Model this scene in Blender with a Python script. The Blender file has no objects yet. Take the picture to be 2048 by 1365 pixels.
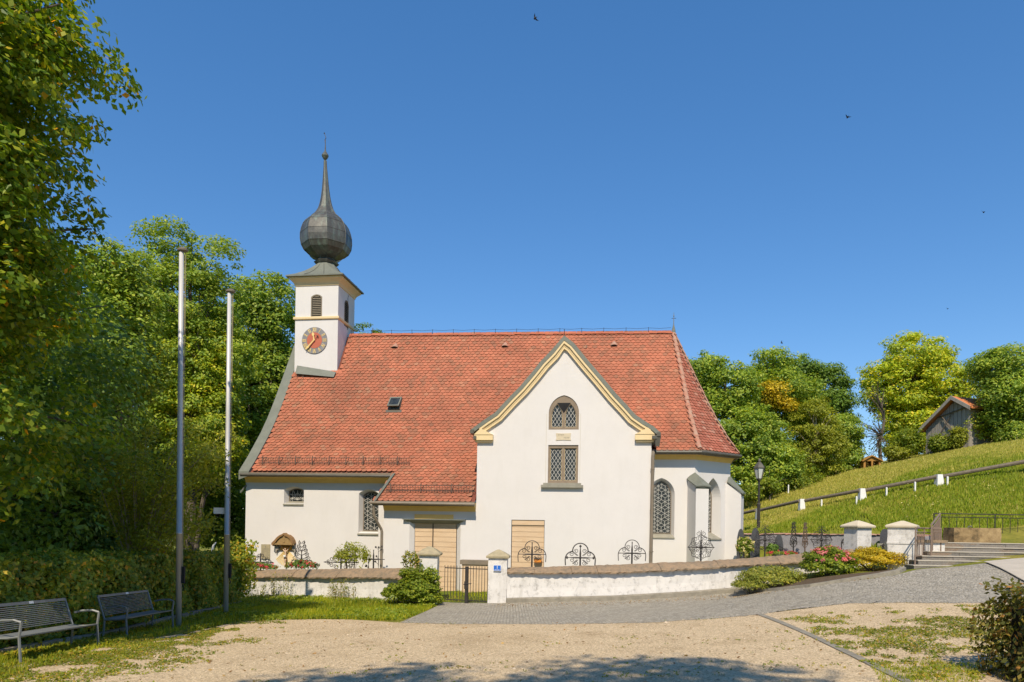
import bpy, math, random
import numpy as np
from mathutils import Vector, Matrix
from mathutils.geometry import tessellate_polygon
rad = math.radians
S = bpy.context.scene
COL = S.collection

# ---------------------------------------------------------------- camera
FPX, H0, ROLL, EYE, TH = 1400., 1058., 0.016, 1.65, rad(8)
cd = bpy.data.cameras.new('camera'); cam = bpy.data.objects.new('camera', cd); COL.objects.link(cam)
cd.sensor_width = 36; cd.lens = FPX / 2048 * 36; cd.shift_y = (H0 - 682.5) / 2048
cd.clip_start = 0.1; cd.clip_end = 3000
cr, sr = math.cos(ROLL), math.sin(ROLL)
cam.matrix_world = Matrix(((cr, -sr, 0, 0), (0, 0, -1, 0), (sr, cr, 0, EYE), (0, 0, 0, 1)))
S.camera = cam

# ---------------------------------------------------------------- sky, sun, exposure
SUN_EL, SUN_AZ = rad(47), rad(5.5)          # light travels towards +Y, turned SUN_AZ to the right
w = bpy.data.worlds.new('World'); S.world = w; w.use_nodes = True
nt = w.node_tree; bg = nt.nodes['Background']
sky = nt.nodes.new('ShaderNodeTexSky'); sky.sky_type = 'NISHITA'; sky.sun_disc = False
sky.sun_elevation = SUN_EL; sky.sun_rotation = math.pi + SUN_AZ
sky.altitude = 600; sky.air_density = 1.0; sky.dust_density = 0.0; sky.ozone_density = 4.0
ga = nt.nodes.new('ShaderNodeGamma'); ga.inputs[1].default_value = .70; hs = nt.nodes.new('ShaderNodeHueSaturation'); hs.inputs['Saturation'].default_value = 1.46; hs.inputs['Hue'].default_value = .506
nt.links.new(sky.outputs[0], ga.inputs[0]); nt.links.new(ga.outputs[0], hs.inputs['Color']); nt.links.new(hs.outputs[0], bg.inputs[0]); bg.inputs[1].default_value = 0.15
sd = bpy.data.lights.new('sun', 'SUN'); sun = bpy.data.objects.new('sun', sd); COL.objects.link(sun)
sd.energy = 3.15; sd.angle = rad(0.53); sd.color = (1.0, 0.875, 0.69)
ld = Vector((math.sin(SUN_AZ) * math.cos(SUN_EL), math.cos(SUN_AZ) * math.cos(SUN_EL), -math.sin(SUN_EL)))
sun.rotation_euler = ld.to_track_quat('-Z', 'Y').to_euler(); sun.location = (0, -20, 40)
S.view_settings.view_transform = 'Standard'; S.view_settings.look = 'None'
S.view_settings.exposure = 0.75; S.view_settings.gamma = 1.0

# ---------------------------------------------------------------- measuring helpers
def ray(px, py):
    a = (px - 1024) / FPX; b = (H0 - py) / FPX
    return (a * cr - b * sr, 1.0, a * sr + b * cr)
def at(px, py, D):                          # point on the plane y = D
    d = ray(px, py); return Vector((d[0] * D, D, EYE + d[2] * D))
CT, ST = math.cos(TH), math.sin(TH)
def P(px, py, Y):                           # point in the church's own axes on its plane Y
    d = ray(px, py); t = Y / (d[0] * ST + CT); x, y = d[0] * t, t
    return Vector((x * CT - y * ST, Y, EYE + d[2] * t))
def c2w(x, y, z=0): return Vector((x * CT + y * ST, -x * ST + y * CT, z))

# ---------------------------------------------------------------- object helpers
def setp(o, label=None, cat=None, group=None, kind=None):
    if label: o['label'] = label
    if cat: o['category'] = cat
    if group: o['group'] = group
    if kind: o['kind'] = kind
    return o
def thing(name, label, cat, loc=(0, 0, 0), rz=0., group=None):
    o = bpy.data.objects.new(name, None); o.empty_display_size = .2; COL.objects.link(o)
    o.location = loc; o.rotation_euler = (0, 0, rz)
    return setp(o, label, cat, group)
def copy_tree(o, parent=None):
    c = o.copy(); COL.objects.link(c); c.parent = parent
    for ch in list(o.children): copy_tree(ch, c)
    return c
class MB:
    def __init__(s, org=(0, 0, 0)): s.v = []; s.f = []; s.o = Vector(org)
    def add(s, vs, fs):
        n = len(s.v); s.v += [tuple(Vector(p) - s.o) for p in vs]; s.f += [tuple(n + i for i in f) for f in fs]; return s
    def box(s, a, b):
        x0, y0, z0 = a; x1, y1, z1 = b
        return s.add([(x0,y0,z0),(x1,y0,z0),(x1,y1,z0),(x0,y1,z0),(x0,y0,z1),(x1,y0,z1),(x1,y1,z1),(x0,y1,z1)],
                     [(0,3,2,1),(4,5,6,7),(0,1,5,4),(1,2,6,5),(2,3,7,6),(3,0,4,7)])
    def cbox(s, c, size, R=None):
        h = [Vector((sx*size[0]/2, sy*size[1]/2, sz*size[2]/2)) for sz in (-1,1) for sx, sy in ((-1,-1),(1,-1),(1,1),(-1,1))]
        if R is not None: h = [R @ p for p in h]
        c = Vector(c)
        return s.add([c + p for p in h], [(0,3,2,1),(4,5,6,7),(0,1,5,4),(1,2,6,5),(2,3,7,6),(3,0,4,7)])
    def loft(s, rings, cap=True, closed=True):
        n = len(rings[0]); vs = [p for r in rings for p in r]; fs = []
        for i in range(len(rings) - 1):
            for j in range(n if closed else n - 1):
                k = (j + 1) % n
                fs.append((i*n+j, i*n+k, (i+1)*n+k, (i+1)*n+j))
        if cap and closed: fs += [tuple(range(n))[::-1], tuple((len(rings)-1)*n + j for j in range(n))]
        return s.add(vs, fs)
    def tube(s, pts, r, n=6, r2=None):
        pts = [Vector(p) for p in pts]; rings = []; m = len(pts); up0 = None
        for i, p in enumerate(pts):
            d = (pts[min(i+1, m-1)] - pts[max(i-1, 0)]).normalized()
            if up0 is None:
                up0 = Vector((0, 0, 1)) if abs(d.z) < .9 else Vector((0, 1, 0))
            a = d.cross(up0)
            if a.length < 1e-4: a = d.orthogonal()
            a.normalize(); b = a.cross(d).normalized(); up0 = b
            rr = r if not isinstance(r, (list, tuple)) else r[i]
            if r2 is not None: rr = r + (r2 - r) * i / (m - 1)
            rings.append([p + a * (rr*math.cos(2*math.pi*k/n)) + b * (rr*math.sin(2*math.pi*k/n)) for k in range(n)])
        return s.loft(rings)
    def lathe(s, prof, c=(0, 0), n=16, rot=0., shear=None):
        rings = []
        for r, z in prof:
            dx = shear(z) if shear else 0
            rings.append([(c[0]+dx+r*math.cos(rot+2*math.pi*k/n), c[1]+r*math.sin(rot+2*math.pi*k/n), z) for k in range(n)])
        return s.loft(rings)
    def prism(s, poly, fn, d0, d1):          # poly: 2D outline, fn(u,v,d) -> point
        n = len(poly)
        return s.add([fn(u, v, d0) for u, v in poly] + [fn(u, v, d1) for u, v in poly],
                     [tuple(range(n)), tuple(range(2*n-1, n-1, -1))] + [(i, n+i, n+(i+1) % n, (i+1) % n) for i in range(n)])
    def build(s, name, mat, parent=None, smooth=False, loc=(0,0,0), rz=0.):
        me = bpy.data.meshes.new(name); me.from_pydata(s.v, [], s.f); me.update()
        if mat: me.materials.append(mat)
        if smooth: me.polygons.foreach_set('use_smooth', [True]*len(me.polygons))
        o = bpy.data.objects.new(name, me); COL.objects.link(o); o.parent = parent
        o.location = loc; o.rotation_euler = (0, 0, rz)
        return o
def npmesh(name, V, F, mat, parent=None, smooth=False, uvs=None):
    """V (n,3), F (m,k) arrays"""
    me = bpy.data.meshes.new(name); V = np.asarray(V, np.float32); F = np.asarray(F, np.int32)
    k = F.shape[1]
    me.vertices.add(len(V)); me.vertices.foreach_set('co', V.ravel())
    me.loops.add(F.size); me.loops.foreach_set('vertex_index', F.ravel())
    me.polygons.add(len(F)); me.polygons.foreach_set('loop_start', np.arange(0, F.size, k, dtype=np.int32))
    me.polygons.foreach_set('loop_total', np.full(len(F), k, np.int32))
    if smooth: me.polygons.foreach_set('use_smooth', np.ones(len(F), bool))
    me.update(calc_edges=True); me.materials.append(mat)
    o = bpy.data.objects.new(name, me); COL.objects.link(o); o.parent = parent
    return o

# ---------------------------------------------------------------- materials
def ramp(n, stops):
    r = n.color_ramp
    while len(r.elements) > 1: r.elements.remove(r.elements[-1])
    r.elements[0].position = stops[0][0]; r.elements[0].color = (*stops[0][1], 1)
    for p, c in stops[1:]:
        e = r.elements.new(p); e.color = (*c, 1)
class Mat:
    def __init__(s, name, rough=.85, spec=.3, metal=0.):
        s.m = bpy.data.materials.new(name); s.m.use_nodes = True; s.t = s.m.node_tree
        s.b = s.t.nodes['Principled BSDF']; s.set('Roughness', rough); s.set('Specular IOR Level', spec); s.set('Metallic', metal)
        s.co = None
    def set(s, k, v): s.b.inputs[k].default_value = v
    def n(s, typ, **kw):
        x = s.t.nodes.new(typ)
        for k, v in kw.items(): setattr(x, k, v)
        return x
    def l(s, a, b): s.t.links.new(a, b)
    def coord(s):
        if s.co is None: s.co = s.n('ShaderNodeTexCoord').outputs['Object']
        return s.co
    def noise(s, scale, detail=4, rough=.6, sc=None, dist=0.):
        x = s.n('ShaderNodeTexNoise'); x.inputs['Scale'].default_value = scale; x.inputs['Detail'].default_value = detail
        x.inputs['Roughness'].default_value = rough; x.inputs['Distortion'].default_value = dist
        c = s.coord()
        if sc:
            mp = s.n('ShaderNodeMapping'); mp.inputs['Scale'].default_value = sc; s.l(c, mp.inputs[0]); c = mp.outputs[0]
        s.l(c, x.inputs['Vector']); return x.outputs['Fac']
    def vor(s, scale, feature='F1', out='Distance', sc=None, rnd=1.):
        x = s.n('ShaderNodeTexVoronoi', feature=feature); x.inputs['Scale'].default_value = scale; x.inputs['Randomness'].default_value = rnd
        c = s.coord()
        if sc:
            mp = s.n('ShaderNodeMapping'); mp.inputs['Scale'].default_value = sc; s.l(c, mp.inputs[0]); c = mp.outputs[0]
        s.l(c, x.inputs['Vector']); return x.outputs[out]
    def rmp(s, fac, stops):
        x = s.n('ShaderNodeValToRGB'); ramp(x, stops); s.l(fac, x.inputs[0]); return x.outputs[0]
    def mix(s, fac, a, b, mode='MIX'):
        x = s.n('ShaderNodeMix', data_type='RGBA', blend_type=mode)
        for i, v in ((0, fac), (6, a), (7, b)):
            if isinstance(v, (int, float)): x.inputs[i].default_value = v
            elif isinstance(v, tuple): x.inputs[i].default_value = (*v, 1)
            else: s.l(v, x.inputs[i])
        return x.outputs[2]
    def math(s, op, a, b=0.):
        x = s.n('ShaderNodeMath', operation=op)
        for i, v in ((0, a), (1, b)):
            if isinstance(v, (int, float)): x.inputs[i].default_value = v
            else: s.l(v, x.inputs[i])
        return x.outputs[0]
    def rnd(s): return s.n('ShaderNodeNewGeometry').outputs['Random Per Island']
    def col(s, c):
        if isinstance(c, tuple): s.b.inputs['Base Color'].default_value = (*c, 1)
        else: s.l(c, s.b.inputs['Base Color'])
        return s
    def bump(s, h, strength=.3, dist=.02):
        x = s.n('ShaderNodeBump'); x.inputs['Strength'].default_value = strength; x.inputs['Distance'].default_value = dist
        s.l(h, x.inputs['Height']); s.l(x.outputs[0], s.b.inputs['Normal']); return s

def noisy(name, c1, c2, scale=3., bump=.2, bd=.01, rough=.85, spec=.3, fine=30., metal=0., sc=None):
    m = Mat(name, rough, spec, metal)
    n1 = m.noise(scale, 5, .65, sc); m.col(m.rmp(n1, [(.3, c1), (.7, c2)])); m.bump(m.noise(fine, 4, .6, sc), bump, bd)
    return m.m
M = {}
def plaster(name, base, stain, amt, fine=14, dirt=None):
    m = Mat(name, .92, .15)
    c = m.rmp(m.noise(1.1, 6, .62), [(.35, base), (.75, tuple(.95*v for v in base))])
    streak = m.rmp(m.noise(2.2, 6, .7, (1.6, 1.6, .35)), [(.5, (0,0,0)), (.78, (amt, amt, amt))])
    c = m.mix(streak, c, stain)
    if dirt:
        d = m.rmp(m.noise(5, 6, .75), [(.52, (0,0,0)), (.68, (dirt, dirt, dirt))]); c = m.mix(d, c, tuple(.45*v for v in stain))
    m.col(c)
    h = m.math('ADD', m.math('MULTIPLY', m.noise(3, 3, .5), 1.2), m.noise(fine*2.5, 5, .65)); m.bump(h, .35, .012)
    return m.m
M['plaster'] = plaster('white_plaster', (.672, .645, .620), (.57, .54, .50), .28)
M['wallplaster'] = plaster('old_wall_plaster', (.66, .635, .60), (.36, .335, .29), .6, 10, .55)
M['reveal'] = noisy('reveal_plaster', (.60, .57, .52), (.55, .52, .47), 3)
M['ochre'] = noisy('ochre_plaster', (.82, .56, .20), (.76, .50, .165), 4)
M['ochre_pale'] = noisy('pale_ochre_plaster', (.74, .585, .34), (.70, .54, .30), 4)
def tilemat(name, cols, moss):
    m = Mat(name, .8, .25)
    c = m.rmp(m.rnd(), cols)
    lich = m.rmp(m.noise(1.3, 6, .7), [(.45, (0,0,0)), (.72, (.6,.6,.6))])
    c = m.mix(m.math('MULTIPLY', lich, m.rmp(m.noise(9, 4, .7), [(.4, (0,0,0)), (.62, (1,1,1))])), c, moss)
    big = m.rmp(m.noise(.35, 5, .7), [(.32, (.74, .76, .78)), (.6, (1.06, 1.04, 1.03))]); c = m.mix(1., c, big, 'MULTIPLY')
    spk = m.rmp(m.noise(42, 3, .6), [(.68, (0,0,0)), (.76, (.45,.45,.45))]); c = m.mix(spk, c, (.42, .34, .26))
    m.col(c); m.bump(m.noise(60, 4, .6), .35, .006); return m.m
TC = [(0., (.31, .135, .080)), (.12, (.355, .140, .080)), (.3, (.395, .142, .080)), (.6, (.44, .150, .084)), (.8, (.41, .140, .078)), (.94, (.47, .170, .095)), (1., (.38, .185, .110))]
M['tile'] = tilemat('clay_tile', TC, (.16, .10, .055))
M['tile_old'] = tilemat('weathered_clay_tile', [(0., (.33, .10, .060)), (.5, (.39, .125, .078)), (.85, (.43, .155, .10)), (1., (.46, .24, .17))], (.22, .14, .09))
M['underlay'] = noisy('roof_underlay', (.20, .06, .035), (.14, .045, .03), 3)
M['ridge'] = noisy('ridge_tile', (.48, .15, .08), (.36, .105, .06), 2.5)
M['hip'] = noisy('hip_tile_pale', (.42, .16, .095), (.38, .28, .21), 4.5)
M['copper'] = noisy('grey_green_sheet_metal', (.185, .195, .16), (.14, .15, .122), 2.5, .1, .004, .62, .4)
def onion():
    m = Mat('weathered_copper', .48, .5, .35)
    c = m.rmp(m.noise(2.2, 6, .7, (1, 1, .6)), [(.3, (.055, .055, .052)), (.55, (.115, .11, .095)), (.8, (.20, .195, .165))])
    z = m.n('ShaderNodeSeparateXYZ'); m.l(m.coord(), z.inputs[0])
    g = m.rmp(m.math('ADD', m.math('MULTIPLY', z.outputs[2], .1), m.math('MULTIPLY', m.noise(3, 5, .7), .25)), [(.0, (0, 0, 0)), (1., (1, 1, 1))])
    pat = m.rmp(m.noise(1.6, 6, .7, (2.5, 2.5, .4)), [(.5, (0,0,0)), (.72, (.8,.8,.8))])
    c = m.mix(pat, c, (.19, .25, .21)); m.col(c); m.bump(m.noise(5, 4, .6, (1, 1, 3)), .25, .02); return m.m
M['onion'] = onion()
M['seam'] = noisy('metal_seam', (.10, .10, .085), (.15, .15, .13), 4, .1, .003, .5, .4, metal=.3)
M['gutter'] = noisy('dark_gutter', (.075, .07, .055), (.11, .10, .08), 4, .1, .003, .5, .4)
M['pipe'] = noisy('weathered_pipe', (.24, .19, .135), (.17, .145, .11), 3, .1, .003, .55, .4)
M['iron'] = noisy('wrought_iron', (.026, .024, .024), (.045, .038, .034), 6, .2, .003, .55, .4)
M['rustiron'] = noisy('rusty_iron', (.15, .10, .075), (.09, .065, .05), 8, .2, .003, .7, .3)
M['railiron'] = noisy('brown_rail_paint', (.25, .18, .135), (.19, .14, .105), 8, .2, .003, .6, .3)
M['stone'] = noisy('sill_stone', (.32, .30, .24), (.23, .22, .18), 5, .3)
def glass():
    m = Mat('leaded_glass', .22, .5); m.col(m.rmp(m.vor(13, out='Color'), [(.2, (.018, .022, .024)), (.8, (.045, .05, .048))]))
    m.bump(m.noise(7, 3, .5), .4, .02); return m.m
M['glass'] = glass()
M['lead'] = noisy('white_lead_came', (.62, .60, .55), (.50, .48, .43), 10, rough=.6)
M['wframe'] = noisy('brown_window_frame', (.26, .20, .14), (.20, .155, .11), 6, .2, .004, .6)
M['wframe_pale'] = noisy('tan_window_frame', (.46, .36, .21), (.38, .29, .17), 6, .2, .004, .6)
M['louvre'] = noisy('louvre_wood', (.26, .22, .155), (.19, .16, .12), 8)
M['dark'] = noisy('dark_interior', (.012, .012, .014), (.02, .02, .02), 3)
def wood(name, a, b, sc=(1, 1, 9), bump=.25, dirt=None):
    m = Mat(name, .75, .25); n = m.noise(4, 6, .6, sc); c = m.rmp(n, [(.3, a), (.7, b)])
    if dirt: c = m.mix(m.rmp(m.noise(2.5, 5, .7), [(.55, (0,0,0)), (.75, (.6,.6,.6))]), c, dirt)
    m.col(c); m.bump(n, bump, .006); return m.m
M['door'] = wood('pale_wood_board', (.66, .49, .32), (.57, .41, .26), (.6, .6, 6), .2, (.55, .36, .2))
M['greywood'] = wood('grey_barn_board', (.40, .36, .31), (.20, .18, .16), (7, 7, .6), .4)
M['railwood'] = wood('grey_rail_timber', (.22, .18, .13), (.13, .105, .08), (.7, 3, 3), .4)
M['hutwood'] = wood('orange_brown_board', (.42, .22, .05), (.28, .14, .04), (5, 5, .7), .3)
M['orangewood'] = wood('golden_brown_wood', (.52, .26, .055), (.40, .19, .04), (5, 5, 1), .2)
M['coping'] = (lambda m: (m.col(m.mix(m.rmp(m.noise(7, 6, .75), [(.42, (0,0,0)), (.7, (1,1,1))]), m.rmp(m.noise(1.6, 5, .7), [(.3, (.36, .25, .155)), (.7, (.27, .195, .13))]), (.17, .145, .105))), m.bump(m.noise(11, 6, .75), .8, .04), m.m)[2])(Mat('brown_stone_slab', .95, .15))
M['capstone'] = noisy('mossy_cap_stone', (.44, .37, .23), (.30, .26, .17), 6, .5, .02, .95)
M['palecap'] = noisy('pale_cap_stone', (.62, .54, .39), (.54, .46, .33), 5, .3)
M['aluminium'] = noisy('brushed_aluminium', (.62, .61, .59), (.50, .49, .475), 2.5, .1, .002, .45, .5, metal=.15, sc=(3, 3, .5))
M['benchmetal'] = noisy('grey_coated_steel', (.20, .21, .20), (.155, .16, .155), 5, .1, .002, .45, .5)
M['white'] = noisy('white_paint', (.78, .78, .76), (.70, .70, .68), 5)
M['black'] = noisy('black_paint', (.02, .02, .02), (.035, .03, .03), 5)
def flat(name, c, rough=.6, spec=.3): m = Mat(name, rough, spec); m.col(c); return m.m
LG = 2.75
def leafmat(name, stops, trans=.35, gain=None):
    m = Mat(name, .5, .35); gn = gain or LG; stops = [(p, (min(.8, gn*1.08*q[0]), min(.8, gn*q[1]), min(.8, gn*.62*q[2]))) for p, q in stops]
    c = m.rmp(m.rnd(), stops); big = m.rmp(m.noise(.55, 3, .6), [(.35, (.72,.74,.72)), (.68, (1.18,1.14,1.0))])
    c = m.mix(1., c, big, 'MULTIPLY'); m.col(c)
    tr = m.n('ShaderNodeBsdfTranslucent'); tcol = m.mix(1., c, (2.0, 1.9, .8), 'MULTIPLY'); m.l(tcol, tr.inputs['Color'])
    mx = m.n('ShaderNodeMixShader'); mx.inputs[0].default_value = trans
    m.l(m.b.outputs[0], mx.inputs[1]); m.l(tr.outputs[0], mx.inputs[2])
    m.l(mx.outputs[0], m.t.nodes['Material Output'].inputs[0]); return m.m
M['leaf_near'] = leafmat('glossy_green_leaf', [(0., (.042, .085, .010)), (.5, (.080, .135, .014)), (.85, (.14, .175, .018)), (.975, (.20, .20, .02)), (.992, (.30, .17, .02)), (1., (.34, .16, .02))], .38, 2.0)
M['leaf_ash'] = leafmat('ash_leaf', [(0., (.045, .082, .020)), (.5, (.082, .128, .026)), (1., (.15, .178, .036))])
M['leaf_lime'] = leafmat('yellow_green_leaf', [(0., (.08, .12, .015)), (.5, (.13, .175, .02)), (.9, (.20, .21, .022)), (1., (.28, .21, .03))])
M['leaf_olive'] = leafmat('olive_leaf', [(0., (.065, .085, .014)), (.6, (.10, .12, .02)), (1., (.16, .17, .03))])
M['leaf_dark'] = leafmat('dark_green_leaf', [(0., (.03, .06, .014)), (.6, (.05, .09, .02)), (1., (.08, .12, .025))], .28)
M['leaf_yellow'] = leafmat('golden_leaf', [(0., (.24, .22, .015)), (.6, (.38, .32, .02)), (1., (.50, .38, .03))], .3, 1.25)
M['leaf_hedge'] = leafmat('hedge_leaf', [(0., (.045, .07, .012)), (.55, (.085, .115, .018)), (.85, (.15, .15, .022)), (.96, (.21, .16, .03)), (1., (.26, .13, .03))], .35, 2.7)
M['leaf_fresh'] = leafmat('fresh_green_leaf', [(0., (.055, .09, .012)), (.6, (.10, .145, .02)), (1., (.18, .20, .03))], .35, 2.0)
M['needle'] = leafmat('juniper_needle', [(0., (.055, .075, .018)), (.6, (.09, .11, .022)), (1., (.16, .15, .035))], .15)
M['grass'] = leafmat('grass_blade', [(0., (.09, .13, .012)), (.6, (.14, .18, .016)), (1., (.24, .22, .03))], .4, 2.0)
M['weed'] = leafmat('low_weed_leaf', [(0., (.07, .11, .014)), (.6, (.13, .16, .02)), (.85, (.21, .19, .03)), (1., (.26, .17, .05))], .3, 1.6)
M['pink'] = leafmat('pink_petal', [(0., (.50, .12, .25)), (.6, (.62, .20, .35)), (1., (.72, .34, .5))], .3, 1.)
M['red'] = leafmat('red_petal', [(0., (.55, .04, .10)), (1., (.68, .12, .22))], .3, 1.)
M['cream'] = leafmat('cream_petal', [(0., (.62, .55, .35)), (1., (.75, .70, .6))], .3, 1.)
M['bark'] = noisy('grey_brown_bark', (.16, .13, .10), (.085, .07, .055), 5, .7, .03, .95, fine=12, sc=(1, 1, .3))
M['palebark'] = noisy('pale_bark', (.34, .29, .20), (.22, .19, .13), 5, .5, .02, .95, fine=12, sc=(1, 1, .3))
M['granite_dark'] = noisy('polished_dark_granite', (.05, .05, .055), (.09, .09, .095), 30, .05, .002, .3, .5)
M['greywall'] = plaster('grey_roughcast', (.26, .25, .26), (.15, .145, .145), .7, 8, .5)
def stepmat():
    m = Mat('granite_block', .85, .3)
    v = m.vor(1.7, out='Color', sc=(1, .2, 3)); c = m.rmp(v, [(.2, (.11, .10, .085)), (.55, (.19, .17, .145)), (.85, (.20, .14, .09))])
    c = m.mix(m.rmp(m.noise(22, 5, .7), [(.4, (0,0,0)), (.7, (.5,.5,.5))]), c, (.30, .28, .25)); m.col(c); m.bump(m.noise(14, 5, .7), .8, .03); return m.m
M['step'] = stepmat()
M['steptop'] = noisy('worn_granite_tread', (.50, .45, .36), (.40, .36, .29), 4)
def trough():
    m = Mat('mossy_shaded_trough_stone', .9, .2)
    c = m.rmp(m.noise(1.5, 7, .75), [(.36, (.07, .055, .03)), (.48, (.24, .165, .08)), (.68, (.44, .32, .16))]); m.col(c); m.bump(m.noise(15, 5, .7), .6, .02); return m.m  # strong dark mottling also stands in for shade on the left face
M['trough'] = trough()
# ground materials
def ground():
    m = Mat('meadow_soil', .95, .1)
    n = m.noise(.22, 5, .6); f = m.noise(3.2, 5, .7)
    c = m.rmp(n, [(.36, (.13, .17, .018)), (.52, (.22, .22, .03)), (.68, (.34, .27, .06))])
    c = m.mix(m.rmp(f, [(.4, (0,0,0)), (.7, (.6,.6,.6))]), c, (.08, .10, .02)); m.col(c); m.bump(m.noise(9, 5, .7), .8, .08); return m.m
M['ground'] = ground()
def gravel():
    m = Mat('pale_gravel', .95, .15)
    c = m.rmp(m.noise(.42, 7, .72), [(.30, (.50, .38, .23)), (.52, (.66, .52, .335)), (.75, (.44, .325, .19))])
    st = m.rmp(m.vor(42, out='Color'), [(.0, (.62,.60,.56)), (.45, (.96,.95,.93)), (1., (1.28,1.26,1.22))]); c = m.mix(1., c, st, 'MULTIPLY')
    st2 = m.rmp(m.noise(24, 5, .8), [(.36, (.55,.52,.47)), (.5, (1,1,1))]); c = m.mix(1., c, st2, 'MULTIPLY')
    m.col(c); m.bump(m.math('ADD', m.vor(38), m.noise(30, 4, .8)), .7, .02); return m.m
M['gravel'] = gravel()
def cobble():
    m = Mat('granite_setts', .85, .25)
    c = m.rmp(m.vor(12.5, out='Color', rnd=.6), [(.1, (.31, .275, .215)), (.5, (.42, .38, .30)), (.9, (.53, .48, .385))])
    j = m.rmp(m.vor(12.5, 'DISTANCE_TO_EDGE', rnd=.6), [(.03, (1,1,1)), (.11, (0,0,0))]); c = m.mix(m.math('MULTIPLY', j, .55), c, (.17, .155, .12))
    b = m.rmp(m.noise(.9, 6, .7), [(.42, (0,0,0)), (.7, (.5,.5,.5))]); c = m.mix(b, c, (.46, .40, .30)); m.col(c)
    h = m.rmp(m.vor(12.5, 'DISTANCE_TO_EDGE', rnd=.6), [(.0, (0,0,0)), (.16, (1,1,1))]); m.bump(m.math('ADD', h, m.math('MULTIPLY', m.noise(40, 4, .7), .4)), .9, .025); return m.m
M['cobble'] = cobble()
M['kerb'] = noisy('kerb_stone', (.31, .28, .22), (.20, .18, .14), 5, .6, .02, .95)
M['pave'] = noisy('pale_paving', (.52, .46, .37), (.44, .39, .31), 3, .3)

# ---------------------------------------------------------------- terrain
def sst(t): t = np.clip(t, 0, 1); return t*t*(3-2*t)
cp = [(0,0,0),(-6,4,-.28),(6,3,.1),(0,7.5,-.22),(0,12,-.40),(0,17,-.57),(4.2,15.5,-.27),(8.04,15.5,.13),(5.5,8,0),(12.4,17,.48),(14.3,20.5,.93),
      (11.8,20.5,.67),(-7.4,10.6,-.52),(-7.4,12.6,-.6),(-7.9,14.5,-.74),(-7.9,16.9,-.80),(-7.9,19.3,-.85),(-13,15,-.9),(-20,10,-1.1),(-25,25,-1.6),
      (-14,30,-1.2),(-20,45,-1.6),(0,28,-.55),(-8,28,-.8),(3,27,-.15),(6,26,-.1),(9,27,.1),(12,27.3,.3),(5,34,.3),(13,24,.8),(0,36,-.3),(-8,38,-.8),
      (8,28,.05),(10,28,.15),(7,30,.1),(9,25,.05),(11,25.5,.25),(7,24.5,-.05),(16,24.6,1.45),(22,24.6,1.7),(0,-12,.3),(15,5,.3),(22,15,1.2),(-12,-5,-.2),(30,30,5.2),(40,20,4.5),(45,45,9.),(60,60,9.),(0,60,1.5),(-30,60,-1.),(20,80,6.),(60,90,8.5),(-10,90,1.)]
cp += [tuple(at(*a)) for a in ((980,1207,22.5),(1231,1201,22.6),(1367,1193,22.9),(1480,1184,23.0),(550,1196,25.4),(700,1199,24.5),(870,1208,23.2),
       (1515,1040,38.9),(1603,1022,35.7),(1723,999,33),(1877,970,31),(2040,945,29.5),(1500,1000,46),(1600,972,47),(1700,945,48),(1800,925,48),(1900,903,48),(2040,878,47),(1640,1145,22.4),(1800,1143,21.3))]
cp = np.array(cp, float)
def U_(r2): return np.where(r2 > 1e-9, r2*np.log(np.maximum(r2, 1e-9)), 0)
_n = len(cp); A = np.zeros((_n+3, _n+3)); dx = cp[:, None, :2]-cp[None, :, :2]
A[:_n, :_n] = U_((dx**2).sum(-1)) + np.eye(_n)*.15
A[:_n, _n] = 1; A[:_n, _n+1:] = cp[:, :2]; A[_n, :_n] = 1; A[_n+1:, :_n] = cp[:, :2].T
W = np.linalg.solve(A, np.concatenate([cp[:, 2], [0, 0, 0]]))
def tz(x, y):
    x = np.asarray(x, float); y = np.asarray(y, float); sh = np.broadcast(x, y).shape
    xf = np.clip(np.broadcast_to(x, sh).ravel(), -40, 70); yf = np.clip(np.broadcast_to(y, sh).ravel(), -20, 95)
    out = np.empty(len(xf))
    for i in range(0, len(xf), 20000):
        a = xf[i:i+20000]; b = yf[i:i+20000]
        out[i:i+20000] = U_((a[:, None]-cp[:, 0])**2+(b[:, None]-cp[:, 1])**2) @ W[:_n] + W[_n] + W[_n+1]*a + W[_n+2]*b
    st = 1.15*sst((xf-9.0)/.7)*(1-sst((xf-14.2)/1.))*sst((yf-28.05)/.3)*(1-sst((yf-29)/7))
    out += st
    return out.reshape(sh) if sh else float(out[0])
def g(x, y): return float(tz(x, y))
def gp(px, py, d0=5., d1=60.):               # where a sight line meets the ground
    d = ray(px, py); D = np.arange(d0, d1, .05); z = EYE + d[2]*D; t = tz(d[0]*D, D); k = np.nonzero(z <= t)[0]
    i = k[0] if len(k) else len(D)-1
    return Vector((d[0]*D[i], D[i], t[i]))
def axis(lo, hi, step, far):
    a = list(np.arange(lo, hi+1e-6, step)); s = step
    x = a[-1]
    while x < far: s *= 1.35; x += s; a.append(x)
    x = a[0]; s = step; pre = []
    while x > -far: s *= 1.35; x -= s; pre.append(x)
    return np.array(pre[::-1]+a)
ax = axis(-22, 34, .28, 900); ay = axis(-8, 52, .25, 900)
gx, gy = np.meshgrid(ax, ay); gz = tz(gx, gy)
nx, ny = len(ax), len(ay); idx = np.arange(nx*ny).reshape(ny, nx)
F = np.stack([idx[:-1, :-1], idx[:-1, 1:], idx[1:, 1:], idx[1:, :-1]], -1).reshape(-1, 4)
o = npmesh('ground', np.stack([gx, gy, gz], -1).reshape(-1, 3), F, M['ground'], smooth=True); setp(o, kind='structure')
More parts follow.
